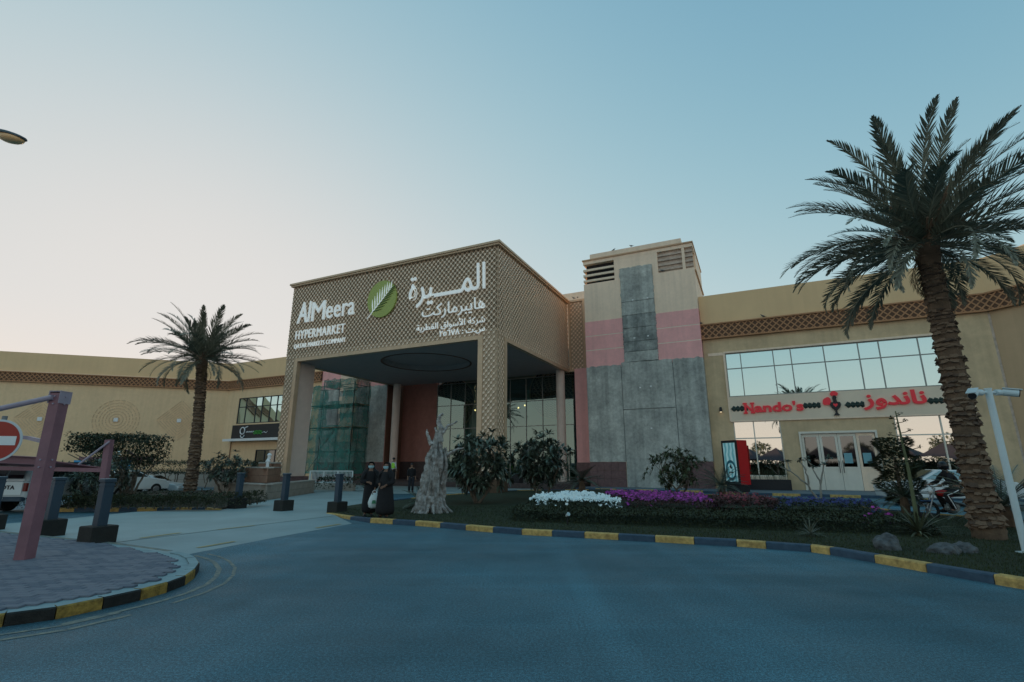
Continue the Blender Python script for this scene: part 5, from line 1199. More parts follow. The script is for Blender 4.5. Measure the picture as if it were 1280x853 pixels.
# ------------------------------------------------------------------ bollards
M['navy'] = mat('dark blue grey bollard paint', (.030, .055, .082), .5, .15, 3, .1, 40)
M['blk_base'] = mat('black concrete base', (.022, .022, .020), .8, .2, 5, .4, 30)
def make_bollard(label, p, rz):
    o = thing('bollard', label, 'bollard', p, rz, 'dark bollards on square bases across the driveway')
    MB().bev(-.24, .24, -.24, .24, 0, .36, .015).build('base', M['blk_base'], o)
    b = MB(); b.bev(-.095, .095, -.095, .095, .36, 1.22, .01); b.bev(-.11, .11, -.11, .11, 1.22, 1.275, .01); b.bev(-.105, .105, -.105, .105, 1.14, 1.165, .004); b.build('post', M['navy'], o)
    c = MB(); c.bev(-.105, .105, -.105, .105, 1.2752, 1.287, .004); c.build('cap', mat('worn cap', (.22, .27, .30), .6, .2, 5) if 'worn cap' not in bpy.data.materials else bpy.data.materials['worn cap'], o)
    return o
bl = [((120, 682), 'nearest dark bollard, right of the pink post'), ((59, 671.5), 'dark bollard half hidden directly behind the pink post'), ((-15, 664), 'dark bollard cut by the left edge of the photo'), ((296, 637), 'dark bollard at the tip of the planted strip'), ((354, 640), 'dark bollard in the middle of the driveway before the stone wall'), ((421, 642.5), 'dark bollard beside the two women, nearest the driftwood stump')]
b0 = None
for (px, py), lb in bl:
    p = G(px, py-1.5, .055)
    if b0 is None: b0 = make_bollard(lb, p, -ANG*.9)
    else: b = copy_tree(b0, None, lb); b.location = p; b.rotation_euler = (0, 0, -ANG+R.uniform(-.06, .06))
# ------------------------------------------------------------------ parking shade frames on the left
M['mauve'] = mat('mauve painted steel', (.26, .125, .15), .5, .15, 3, .1, 40)
M['mauve_l'] = mat('pale mauve tube', (.36, .30, .37), .45, .1, 3, .05)
pf = thing('parking_shade_frame', 'pink steel post with tie tube and side beams in the left foreground', 'parking shade', (-7.98, 8.75, .1))
q = MB(); q.box(-.088, .088, -.10, .10, 0, 2.74); q.build('post', M['mauve'], pf)
q = MB(); q.box(-.17, .17, -.17, .17, 0, .02); q.build('base_plate', M['mauve'], pf)
q = MB(); q.box(-.10, -.089, -.12, .12, 2.56, 2.76); q.box(.089, .10, -.12, .12, 2.56, 2.76); q.box(-.105, .105, -.115, .115, 2.7601, 2.775); q.build('head_bracket', M['mauve_l'], pf)
q = MB(); q.tube([(-.02, -.12, 2.66), (-1.05, -.3, 2.36), (-2.4, -.5, 2.0)], .045, 10); q.build('tie_tube', M['mauve_l'], pf)
q = MB()
for z, y in ((1.52, .1),):
    a, b = Vector((-2.6, y, z+.12)), Vector((-.115, y, z)); q.bar(a, b, .13, .012); q.bar(a+Vector((0, 0, .12)), b+Vector((0, 0, .12)), .13, .012); q.bar(a+Vector((0, 0, .06)), b+Vector((0, 0, .06)), .012, .108)
q.build('side_beam', M['mauve'], pf)
q = MB(); a, b = Vector((-.62, .25, 1.98)), Vector((-.115, .05, 1.9)); q.bar(a, b, .05, .06); q.bar((-2.6, .25, 2.2), a, .05, .06); q.build('upper_rail', M['mauve_l'], pf)
for z in (2.55, 2.68, 1.6, 1.48):
    q = MB(); q.tube([(.0, -.10, z), (.0, -.115, z)], .016, 6); q.tube([(.095, 0, z), (.11, 0, z)], .016, 6); q.build('bolt', M['mauve_l'], pf)
Yb = 17.5
pb_ = ATY(137, 549, Yb); pf2 = thing('parking_shade_frame', 'pink parking shade frame reaching across the flat topped tree', 'parking shade', (pb_.x, Yb, 0))
def rel(px, py, y): p = ATY(px, py, y); return Vector((p.x-pb_.x, y-Yb, p.z))
q = MB(); q.bar(rel(137, 550, Yb), rel(130, 600, Yb), .20, .18, up=(0, 1, 0)); q.build('post', M['mauve'], pf2)
q = MB(); q.bar(rel(132, 588, Yb), rel(-120, 583, Yb+.1), .16, .13); q.build('main_beam', M['mauve'], pf2)
q = MB(); q.tube([rel(137, 552, Yb-.1), rel(98, 581, Yb-.3)], .035, 8); q.build('tie_tube', M['mauve_l'], pf2)
q = MB(); a, b, c, d = rel(-100, 566, Yb-.4), rel(30, 571, Yb-.4), rel(133, 585, Yb+.0), rel(-100, 579, Yb+1.6); q.add([a, b, c, d, a+Vector((0, 0, -.03)), b+Vector((0, 0, -.03)), c+Vector((0, 0, -.03)), d+Vector((0, 0, -.03))], [(0, 1, 2, 3), (7, 6, 5, 4), (0, 4, 5, 1), (1, 5, 6, 2), (2, 6, 7, 3)]); q.build('fabric_edge', M['mauve'], pf2)
Yc = 24.0; pc_ = ATY(190, 574, Yc); pf3 = thing('parking_shade_frame', 'short pink shade arm ending just left of the smaller palm', 'parking shade', (pc_.x, Yc, 0))
def rel3(px, py, y): p = ATY(px, py, y); return Vector((p.x-pc_.x, y-Yc, p.z))
q = MB(); q.bar(rel3(192, 573, Yc), rel3(100, 573.5, Yc), .14, .16); q.build('beam', M['mauve'], pf3)
q = MB(); q.bar(rel3(158, 563, Yc), rel3(171, 571, Yc), .07, .07); q.bar(rel3(191, 569, Yc), rel3(191, 577, Yc), .10, .05); q.build('brace', M['mauve'], pf3)
q = MB(); q.bar(rel3(112, 573, Yc), rel3(108, 625, Yc), .16, .16, up=(0, 1, 0)); q.build('post', M['mauve'], pf3)
# ------------------------------------------------------------------ no entry sign
pn = ATY(-3, 551, 7.4); ns = thing('no_entry_sign', 'round red no entry sign with a white bar at the left edge', 'sign', (pn.x, pn.y, .1), rad(14))
zc = pn.z-.1; q = MB(); q.tube([(-.0, .03, 0), (0, .03, zc+.36)], .032, 10); q.build('post', mat('galvanised post', (.2, .22, .23), .5, .1, metal=.3), ns)
def disc2(q, r, y0, y1, zc, n=40): q.add([(r*math.cos(2*PI*i/n), y1, zc+r*math.sin(2*PI*i/n)) for i in range(n)]+[(r*math.cos(2*PI*i/n), y0, zc+r*math.sin(2*PI*i/n)) for i in range(n)], [tuple(range(n-1, -1, -1)), tuple(range(n, 2*n))]+[(i, (i+1) % n, n+(i+1) % n, n+i) for i in range(n)])
q = MB(); disc2(q, .305, -.016, -.004, zc); q.build('rim', mat('sign rim', (.62, .66, .68), .5, .05), ns)
q = MB(); disc2(q, .275, -.021, -.0165, zc); q.build('face', mat('faded sign red', (.40, .045, .03), .45, .1, 2, 0), ns)
q = MB(); q.box(-.235, .235, -.026, -.0215, zc-.065, zc+.065); q.build('bar', M['signwhite'], ns)
# ------------------------------------------------------------------ street lamp
lp_ = Vector((-8.75, 7.3, 0)); slp = thing('street_lamp', 'street lamp head on a long arm at the upper left edge', 'street lamp', (-11.2, 7.4, 0))
q = MB(); q.tube([(0, 0, 0), (0, 0, 7.2)], [.09, .05], 10); q.build('pole', M['frame_g'], slp)
q = MB(); q.tube([(0, 0, 7.1), (.5, -.05, 7.25), (1.6, -.15, 7.15), (2.65, -.27, 6.95)], .032, 8); q.build('arm', M['navy'], slp)
hd = Matrix.Translation((2.9, -.3, 6.86)) @ Matrix.Rotation(rad(14), 4, 'Y') @ Matrix.Rotation(rad(-4), 4, 'Z')
q = MB(); 
rings = []
for i in range(9):
    f = i/8; wv = .13*math.sin(PI*(.14+.80*f))**.6; hh = .085*math.sin(PI*(.2+.72*f))**.7
    rings.append([hd @ Vector((-.32+.66*f, wv*math.cos(a), hh*max(0, math.sin(a))-.004)) for a in [2*PI*k/14 for k in range(14)]])
q.loft(rings); q.build('housing', mat('lamp housing', (.06, .075, .08), .5, .15), slp, smooth=True)
q = MB(); q.ell((0, 0, 0), .24, .115, .085, 16, 8, M=Matrix.Identity(4)); me = [hd @ (v+Vector((.09, 0, -.025))) for v in q.v]; q.v = me; q.build('lens', mat('sunlit amber lens', (.90, .52, .24), .25, .03, bump=0), slp, smooth=True)  # amber colour stands for sunlight shining through the lens
q = MB(); q.ell((0, 0, 0), .10, .085, .03, 12, 6); q.v = [hd @ (v+Vector((-.22, 0, -.03))) for v in q.v]; q.build('gear_cover', mat('pale gear cover', (.55, .5, .4), .4, .05), slp, smooth=True)
# ------------------------------------------------------------------ camera pole
cp = thing('camera_pole', 'white pole carrying two bullet cameras beside the big palm', 'camera pole', (9.12, 9.46, .1))
M['wht'] = mat('white powder coat', (.62, .72, .74), .4, .05, 2, 0)
q = MB(); q.tube([(0, 0, 0), (0, 0, 2.92)], .055, 16); q.tube([(0, 0, 2.92), (0, 0, 2.94)], .062, 16); q.build('pole', M['wht'], cp, smooth=False)
q = MB(); q.box(-.10, .10, -.10, .10, 0, .02); q.build('base_plate', M['wht'], cp)
for s_, az, tl, tp in ((-1, 215, 24, 0), (1, -40, 12, 0)):
    q = MB(); q.tube([(s_*.05, 0, 2.86), (s_*.13, 0, 2.86)], .028, 10); q.tube([(s_*.13, 0, 2.86), (s_*.23, 0, 2.86)], .058, 14); q.tube([(s_*.23, 0, 2.86), (s_*.27, 0, 2.86)], .04, 12); q.build('bracket', M['wht'], cp)
    Mx = Matrix.Translation((s_*.27, 0, 2.87)) @ Matrix.Rotation(rad(az), 4, 'Z') @ Matrix.Rotation(rad(tl), 4, 'Y')
    q = MB(); rg = [[Mx @ Vector((x, .07*math.cos(2*PI*k/14), .07*math.sin(2*PI*k/14))) for k in range(14)] for x in (0, .02, .22)]; q.loft(rg); q.add([(-.01, -.076, .065), (.26, -.076, .065), (.26, .076, .065), (-.01, .076, .065), (-.01, -.076, .08), (.26, -.076, .08), (.26, .076, .08), (-.01, .076, .08)], [(3, 2, 1, 0), (4, 5, 6, 7), (0, 1, 5, 4), (1, 2, 6, 5), (2, 3, 7, 6), (3, 0, 4, 7)], Mx)
    cb = q.build('camera_body', M['wht'], cp); q = MB(); rg = [[Mx @ Vector((x, .064*math.cos(2*PI*k/14), .064*math.sin(2*PI*k/14))) for k in range(14)] for x in (.2205, .235)]; q.loft(rg); q.build('lens', M['black'], cb)
# ------------------------------------------------------------------ advertising totem
tt = G(921, 618.5, .0); tm = thing('advertising_totem', 'red and black advertising totem with a blue lit poster on its front', 'totem', (tt.x, tt.y, .1), rad(-66))
q = MB(); q.box(-.5, .5, -.18, .52, 0, .45); q.build('plinth', M['black'], tm)
q = MB(); q.bev(-.55, .55, -.18, .62, .45, 2.95, .02); q.build('cabinet', mat('totem red', (.60, .015, .02), .35, .05, bump=0), tm)
q = MB(); q.box(-.555, .555, -.23, -.181, .45, 2.94); q.build('front_frame', M['black'], tm)
def postermat():
    m = bpy.data.materials.new('lit blue poster'); m.use_nodes = True; n = m.node_tree.nodes; l = m.node_tree.links; b = n['Principled BSDF']; tc = n.new('ShaderNodeTexCoord'); w_ = n.new('ShaderNodeTexWave'); w_.inputs['Scale'].default_value = 1.1; w_.inputs['Distortion'].default_value = 6; l.new(tc.outputs['Object'], w_.inputs[0]); rp = n.new('ShaderNodeValToRGB'); rp.color_ramp.elements[0].color = (.10, .36, .42, 1); rp.color_ramp.elements[1].color = (.42, .66, .68, 1); l.new(w_.outputs[0], rp.inputs[0]); l.new(rp.outputs[0], b.inputs['Base Color']); l.new(rp.outputs[0], b.inputs['Emission Color']); b.inputs['Emission Strength'].default_value = .25; return m
q = MB(); q.box(-.43, .43, -.238, -.2305, .62, 2.80); po_ = q.build('poster', postermat(), tm)
q = MB()
for r0_, r1_, c_ in ((.37, .27, 0),):
    for i in range(36):
        a, b = 2*PI*i/36, 2*PI*(i+1)/36; q.add([(r0_*math.cos(a), -.242, 1.25+r0_*1.55*math.sin(a)), (r0_*math.cos(b), -.242, 1.25+r0_*1.55*math.sin(b)), (r1_*math.cos(b), -.242, 1.25+r1_*1.55*math.sin(b)), (r1_*math.cos(a), -.242, 1.25+r1_*1.55*math.sin(a))], [(3, 2, 1, 0)])
q.build('poster_ring', mat('poster deep blue', (.02, .16, .22), .4, .1, bump=0), po_)
q = MB(); q.add([(-.10, -.241, 1.45), (.02, -.241, 1.60), (.05, -.241, 1.45), (.10, -.241, 1.38), (.0, -.241, 1.32)], [(0, 4, 3, 2, 1)]); q.box(-.15, .15, -.2415, -.2385, 1.10, 1.17); q.build('poster_emblem', M['black'], po_)
# ------------------------------------------------------------------ masonry at the left of the portico
M['stone'] = mat('pale stone facing', (.27, .24, .20), .85, .2, 2, .5, 25, col2=(.36, .31, .26))
M['stone_r'] = mat('reddish brick facing', (.30, .16, .11), .85, .2, 2, .5, 25, col2=(.36, .22, .15))
M['coping'] = mat('pale coping stone', (.42, .38, .33), .8, .1, 2, .3)
def block_wall(name, label, pts, z0, h, m, bw=.62, rows=3, th=.3, cop=True, cat='wall'):
    """low wall along a polyline, faced with single stones, joints left open, coping stones on top"""
    P = [Vector((*p, 0)) for p in pts]; root = thing(name, label, cat, (P[0].x, P[0].y, z0)); O = P[0]+Vector((0, 0, z0))
    for i in range(len(P)-1):
        a, b = P[i], P[i+1]; L = (b-a).length; ang = math.atan2(b.y-a.y, b.x-a.x); Mx0 = Matrix.Translation(a-P[0]) @ Matrix.Rotation(ang, 4, 'Z'); last = 0
        q = MB(); cut = min(.5, L*.2); q.box(cut, L-cut, .03, th, 0, h-.01, M=Mx0); q.build('core', M['soil'], root); n_ = max(1, int(L/bw)); rh = h/rows
        me = {}
        for j in range(rows):
            off = .5*(j % 2); xs = [0]+[((k+off)*L/n_) for k in range(0 if off else 1, n_)]+[L]; xs = sorted(set(round(x, 4) for x in xs))
            for k in range(len(xs)-1):
                w_ = xs[k+1]-xs[k]
                if w_ < .05: continue
                key = round(w_, 2); 
                if key not in me: me[key] = MB().box(.006, w_-.006, 0, .035, .005, rh-.005).mesh('stone', m)
                inst('stone', me[key], root, Mx0 @ Matrix.Translation((xs[k], R.uniform(-.008, .004), j*rh)))
        if cop:
            for k in range(n_): q = MB(); q.bev(k*L/n_+.004, (k+1)*L/n_-.004, -.03, th+.03, h, h+.07, .01, M=Mx0); q.build('coping_stone', M['coping'], root)
    return root
C1 = G(331, 627.0, 0); C0 = G(266, 622.5, 0); C2 = G(392, 617, 0)
block_wall('stone_wall', 'low pale stone planter wall with coping, turning the corner by the left pylon', [(C0.x, C0.y), (C1.x, C1.y), (C2.x, C2.y)], .02, .70, M['stone'], bw=.8, rows=2)
D0 = ATY(306, 600, 26.6); D1 = ATY(333, 600, 25.2); D2 = ATY(350, 600, 29)
block_wall('brick_plinth', 'reddish faced masonry block stepping up in front of the left pylon', [(D0.x, D0.y), (D1.x, D1.y), (D2.x, D2.y)], .1, 1.38, M['stone_r'], bw=.7, rows=4)
E0 = ATY(321, 600, 27.4); E1 = ATY(336, 600, 26.9); E2 = ATY(349, 600, 28.5)
block_wall('upper_brick_plinth', 'smaller masonry block set back on top of the reddish plinth', [(E0.x, E0.y), (E1.x, E1.y), (E2.x, E2.y)], 1.3, .42, M['stone_r'], bw=.5, rows=2)
for px, y_, z_, h_, lb in ((334, 26.6, 1.55, .42, 'small white pipe end on the reddish plinth, lower one'), (335, 26.9, 1.95, .3, 'small white pipe end above the lower one on the plinth')):
    p = ATY(px, 585, y_); o = thing('vent_pipe', lb, 'pipe', (p.x, y_, z_)); q = MB(); q.tube([(0, 0, 0), (0, 0, h_*.6)], .08, 10); q.build('pipe', M['signwhite'], o); q = MB(); q.tube([(0, 0, h_*.6), (0, 0, h_*.66), (0, 0, h_)], [.12, .12, .05], 10); q.build('cap', M['signwhite'], o)
F0, F1 = ATY(182, 600, 40), ATY(300, 600, 37)
block_wall('garden_wall', 'long whitish garden wall behind the clipped hedge on stems', [(F0.x, 40), (F1.x, 37)], .1, 1.0, M['coping'], bw=1.3, rows=2)
# soil behind the low wall and shrubs before the scaffolding
slab('terrace_soil', [(C0.x, C0.y+.35), (C1.x-.3, C1.y+.4), (C2.x-.35, C2.y), (C2.x-2, C2.y+3), (C0.x-3, C0.y+6)], -.01, .62, M['soil'])
sh = [(C2.x-.2, C2.y+.3), (C2.x+2.6, C2.y+1.4), (C2.x+2.6, C2.y+2.4), (C2.x-.4, C2.y+1.6)]
bed('shrub_row', 'row of dark low shrubs below the white railing', 'hedge', sh, .80, M['leaf_tk'], 260, .16, 21)
# railing
ra, rb = ATY(388, 590, 34), ATY(441, 590, 33.2); rl = thing('white_railing', 'white railing standing before the netted scaffolding', 'railing', (ra.x, ra.y, .05)); dv = rb-ra; dv.z = 0; L = dv.length; dv /= L; q = MB()
zt, zb_ = 1.22, .5
for f in (0, .33, .66, 1): p = dv*L*f; MB().bar(p, p+UP*zt, .07, .07, up=(0, 1, 0)).build('post', M['wht'], rl)
q = MB(); q.bar(UP*zt, dv*L+UP*zt, .07, .06); q.bar(UP*zb_, dv*L+UP*zb_, .05, .05); q.build('rails', M['wht'], rl)
for i in range(32): p = dv*L*(i+.5)/32; MB().bar(p+UP*zb_, p+UP*(zt-.03), .028, .028, up=(0, 1, 0)).build('baluster', M['wht'], rl)
q = MB(); q.box(-.2, L+.2, -.15, .15, -.05, .45, M=Matrix.Rotation(math.atan2(dv.y, dv.x), 4, 'Z')); q.build('kerb_wall', M['coping'], rl)
# ------------------------------------------------------------------ scaffolding wrapped in green net
sfd = bthing('scaffolding', 'steel scaffolding tower wrapped in torn green safety net', 'scaffolding', -36.2, 35.6)
xs = (-38.6, -36.7, -34.7, -32.9); ys = (34.9, 36.9)
M['steel'] = mat('scaffold tube', (.12, .12, .11), .6, .2, 5)
def ztop(x): return 9.0 if x < -36.9 else 9.6
for x in xs:
    for y in ys: q = BB(sfd); q.tube([(x, y, .15), (x, y, ztop(x))], .035, 6); q.build('standard', M['steel'], sfd)
for z in (2.9, 5.0, 7.1, 9.0):
    for y in ys: q = BB(sfd); q.tube([(xs[0], y, z), (xs[-1], y, z)], .03, 6); q.build('ledger', M['steel'], sfd)
    for x in xs: q = BB(sfd); q.tube([(x, ys[0], z-.05), (x, ys[1], z-.05)], .03, 6); q.build('transom', M['steel'], sfd)
for z in (5.06, 7.16): 
    for k in range(4): q = BB(sfd); q.box(xs[0]-.1, xs[-1]+.25, 34.95+k*.48, 34.95+k*.48+.44, z, z+.05); q.build('plank', mat('scaffold plank', (.28, .22, .13), .9, .2) if 'scaffold plank' not in bpy.data.materials else bpy.data.materials['scaffold plank'], sfd)
for i in range(3):
    q = BB(sfd); z0 = (.3, 2.9, 5.1)[i]; q.tube([(xs[i], ys[0]-.05, z0), (xs[i+1], ys[0]-.05, z0+2.1)], .025, 5); q.build('brace', M['steel'], sfd)
def netmat():
    m = bpy.data.materials.new('green safety net'); m.use_nodes = True; n = m.node_tree.nodes; l = m.node_tree.links; b = n['Principled BSDF']; b.inputs['Base Color'].default_value = (.03, .20, .17, 1); b.inputs['Roughness'].default_value = .8
    o = n['Material Output']; t = n.new('ShaderNodeBsdfTransparent'); tc = n.new('ShaderNodeTexCoord'); nz = n.new('ShaderNodeTexNoise'); nz.inputs['Scale'].default_value = 1.3; nz.inputs['Detail'].default_value = 5; l.new(tc.outputs['Object'], nz.inputs[0]); mr = n.new('ShaderNodeMapRange'); mr.inputs[1].default_value = .35; mr.inputs[2].default_value = .65; mr.inputs[3].default_value = .45; mr.inputs[4].default_value = .85; l.new(nz.outputs[0], mr.inputs[0]); mx = n.new('ShaderNodeMixShader'); l.new(mr.outputs[0], mx.inputs[0]); l.new(t.outputs[0], mx.inputs[1]); l.new(b.outputs[0], mx.inputs[2]); l.new(mx.outputs[0], o.inputs[0]); return m
M['net'] = netmat()
def net(x0, y0, x1, y1, z0, z1, seed, holes=()):
    q = BB(sfd); nx, nz_ = 26, 30; r = random.Random(seed); vs = []
    dx, dy = x1-x0, y1-y0; L = math.hypot(dx, dy); nnx, nny = dy/L, -dx/L
    for j in range(nz_+1):
        for i in range(nx+1):
            f, g = i/nx, j/nz_; o_ = .13*noise.noise(Vector((f*L*1.3, g*5, seed)))+.09*math.sin(f*L*5+noise.noise(Vector((g*4, f*3, seed)))*3)+.05; zt_ = z1+(.22*noise.noise(Vector((f*5, 3, seed))) if j == nz_ else 0)
            vs.append((x0+dx*f+nnx*o_, y0+dy*f+nny*o_, z0+(zt_-z0)*g))
    fs = []
    for j in range(nz_):
        for i in range(nx):
            f, g = x0+dx*(i+.5)/nx, z0+(z1-z0)*(j+.5)/nz_
            if any(a < f < b and c < g < d for a, b, c, d in holes): continue
            fs.append((j*(nx+1)+i, j*(nx+1)+i+1, (j+1)*(nx+1)+i+1, (j+1)*(nx+1)+i))
    q.add(vs, fs); q.build('net_sheet', M['net'], sfd)
net(-38.7, 34.8, -36.6, 34.8, .9, 9.05, 1); net(-36.5, 34.8, -32.75, 34.8, .9, 5.0, 2); net(-36.5, 34.8, -32.75, 34.8, 5.1, 9.55, 3, holes=[(-35.9, -34.3, 5.3, 6.7), (-35.9, -34.2, 7.4, 8.7)]); net(-32.75, 34.8, -32.75, 37.0, .9, 9.5, 4); net(-36.6, 34.9, -36.6, 36.9, 8.9, 9.6, 5)
# ------------------------------------------------------------------ parking signs
M['psign'] = mat('parking sign blue', (.03, .28, .52), .4, .05, bump=0)
for (px, py, y), lb in zip(((45, 581, 31), (98, 581, 31), (157, 581, 31)), ('left of the three, by the pink post', 'middle one of the three', 'right one, beside the flat topped tree trunk')):
    p = ATY(px, py, y); o = thing('parking_sign', 'small square blue disabled parking sign, '+lb, 'sign', (p.x, y, .05), rad(8), 'blue parking signs along the long wing')
    q = MB(); q.tube([(0, .02, 0), (0, .02, p.z)], .025, 6); q.build('post', M['frame_g'], o); q = MB(); q.box(-.27, .27, -.02, 0, p.z-.33, p.z+.21); q.build('panel', M['psign'], o)
    q = MB(); q.tube([(.11*math.cos(a), -.03, p.z-.12+.11*math.sin(a)) for a in [PI*.6+i*.45 for i in range(10)]], .022, 5); q.tube([(0, -.03, p.z+.1), (0, -.03, p.z-.06), (.12, -.03, p.z-.06), (.17, -.03, p.z-.2)], .022, 5); q.build('symbol', M['signwhite'], o)
# ------------------------------------------------------------------ cars
M['tyre'] = mat('tyre rubber', (.02, .02, .02), .8, .1); M['rim'] = mat('wheel rim', (.35, .36, .37), .35, .05, metal=.6)
M['carglass'] = glassm('car glass', (.06, .08, .09), (.7, .8, .8), .02, .4)
M['lampred'] = mat('tail lamp red', (.18, .02, .015), .3, .05, bump=0)
def extr(q, prof, w0, w1=None, zsplit=None):
    """side profile (y,z) extruded across x; upper points pulled in by tumblehome"""
    n = len(prof); w1 = w1 or w0; zs = [z for _, z in prof]; z0, z1 = min(zs), max(zs)
    def wd(z): f = (z-z0)/(z1-z0); return w0+(w1-w0)*max(0, (f-.45)/.55)
    vs = [(-wd(z), y, z) for y, z in prof]+[(wd(z), y, z) for y, z in prof]; q.add(vs, [tuple(range(n)), tuple(range(2*n-1, n-1, -1))]+[(i, n+i, n+(i+1) % n, (i+1) % n) for i in range(n)])
def wheels(root, pos, r, wd):
    for x, y in pos:
        q = MB(); s_ = 1 if x > 0 else -1; q.tube([(x-.11, y, r), (x-.09, y, r), (x+.09, y, r), (x+.11, y, r)], [r*.86, r, r, r*.86], 20); w_ = q.build('wheel', M['tyre'], root); q = MB(); q.tube([(x+s_*.105, y, r), (x+s_*.125, y, r)], [r*.62, r*.5], 14); q.build('rim', M['rim'], w_)
def sedan(label, loc, rz, paint):
    o = thing('parked_car', label, 'car', loc, rz); q = MB()
    extr(q, [(-2.2, .35), (-2.25, .75), (-2.1, .98), (-1.55, 1.05), (-.95, 1.42), (.35, 1.45), (1.05, 1.02), (2.0, .88), (2.25, .62), (2.2, .32)], .88, .62); b = q.build('body', paint, o)
    md_ = b.modifiers.new('bevel', 'BEVEL'); md_.width = .05; md_.segments = 2; md_.limit_method = 'ANGLE'
    q = MB(); q.add([(-.60, -1.62, 1.04), (.60, -1.62, 1.04), (.52, -1.02, 1.40), (-.52, -1.02, 1.40)], [(0, 1, 2, 3)]); q.v = [v+Vector((0, -.035, .02)) for v in q.v]; q.build('rear_window', M['carglass'], o)
    q = MB(); q.add([(-.60, 1.10, 1.04), (.60, 1.10, 1.04), (.52, .42, 1.41), (-.52, .42, 1.41)], [(3, 2, 1, 0)]); q.v = [v+Vector((0, .035, .03)) for v in q.v]; q.build('windscreen', M['carglass'], o)
    for s_ in (-1, 1):
        q = MB(); q.add([(s_*.80, -1.4, 1.08), (s_*.80, .85, 1.08), (s_*.665, .28, 1.40), (s_*.665, -.92, 1.39)], [(0, 1, 2, 3)]); q.build('side_window', M['carglass'], o)
        q = MB(); q.box(s_*.72-.14, s_*.72+.14, -2.29, -2.2, .74, .90); q.build('tail_lamp', M['lampred'], o); q = MB(); q.box(s_*.70-.16, s_*.70+.16, 2.12, 2.25, .66, .80); q.build('headlight', M['signwhite'], o)
    q = MB(); q.box(-.26, .26, -2.3, -2.24, .52, .64); q.build('number_plate', M['signwhite'], o); wheels(o, [(-.8, -1.35), (.8, -1.35), (-.8, 1.4), (.8, 1.4)], .33, .2); return o
silver = mat('silver car paint', (.46, .52, .54), .3, .03, bump=0, metal=.2); whitep = mat('white car paint', (.72, .76, .76), .25, .02, bump=0)
pk_ = thing('pickup_truck', 'silver pickup truck with a cargo canopy seen from behind at the left', 'pickup truck', (-17.72, 20.6, 0), 0)
q = MB(); q.bev(-.86, .86, -2.6, 2.6, .52, 1.08, .05); q.bev(-.86, .86, .9, 2.55, 1.08, 1.10, .01); b = q.build('body', silver, pk_)
q = MB(); extr(q, [(-.30, 1.08), (-.22, 1.62), (.35, 1.70), (.95, 1.14), (1.0, 1.08)], .82, .66); q.build('cab', silver, pk_)
q = MB(); extr(q, [(-2.55, 1.08), (-2.38, 1.60), (-2.2, 1.66), (-.36, 1.66), (-.32, 1.08)], .84, .68); cn = q.build('canopy', silver, pk_)
q = MB(); extr(q, [(-2.42, 1.615), (-2.2, 1.70), (-.3, 1.74), (.4, 1.735), (.5, 1.70), (-.3, 1.67)], .70, .66); q.build('roof_cover', M['black'], pk_)
for x0, x1 in ((-.62, -.04), (.04, .62)):
    q = MB(); q.add([(x0, -2.575, 1.17), (x1, -2.575, 1.17), (x1*.92, -2.46, 1.52), (x0*.92, -2.46, 1.52)], [(0, 1, 2, 3)]); q.build('canopy_window', M['carglass'], cn)
q = MB(); q.box(-.70, .70, -2.60, -2.57, 1.10, 1.135); q.build('canopy_rail', M['signwhite'], cn)
for s_ in (-1, 1):
    q = MB(); q.add([(s_*.835, -2.2, 1.20), (s_*.835, -.6, 1.20), (s_*.75, -.6, 1.52), (s_*.75, -2.1, 1.52)], [(0, 1, 2, 3)]); q.build('side_window', M['carglass'], cn)
    q = MB(); q.add([(s_*.83, -.1, 1.18), (s_*.83, .8, 1.18), (s_*.73, .35, 1.58), (s_*.73, -.05, 1.58)], [(0, 1, 2, 3)]); q.build('side_window', M['carglass'], pk_)
    q = MB(); q.box(s_*.80-.055, s_*.80+.055, -2.64, -2.55, .74, 1.02); q.build('tail_lamp', M['lampred'], pk_)
q = MB(); q.bev(-.70, .70, -2.63, -2.59, .62, 1.07, .01); tg_ = q.build('tailgate', whitep, pk_)
for ob in put_text(pk_, 'letter', 'TOYOTA', (-.46, -2.635, .80), A_S, .92, .14, M['black'], .008, off=(0, 0, 0), split=True, offset=.03): ob.parent = tg_
q = MB(); q.bev(-.88, .88, -2.78, -2.6, .42, .56, .03); q.build('bumper', M['navy'], pk_); q = MB(); q.box(-.26, .26, -2.80, -2.781, .44, .54); q.build('number_plate', M['signwhite'], pk_)
wheels(pk_, [(-.76, -1.5), (.76, -1.5), (-.76, 1.7), (.76, 1.7)], .38, .2)
p = ATY(155, 600, 31); sedan('white sedan parked behind the trunk of the flat topped tree', (p.x, 31, -.12), rad(-20), whitep)
p = ATY(186, 600, 34); sedan('pale blue grey car seen low behind the shrubs left of the smaller palm', (p.x, 34, -.45), rad(-80), silver)
p = ATY(15, 600, 33); sedan('dark car at the far left beyond the pickup truck', (p.x, 33, .0), rad(10), mat('dark car paint', (.05, .055, .06), .3, .03, bump=0))
p = ATY(1178, 600, 21.5); sedan('white car parked behind the motorcycle rider', (p.x, 21.5, .0), rad(70), whitep)
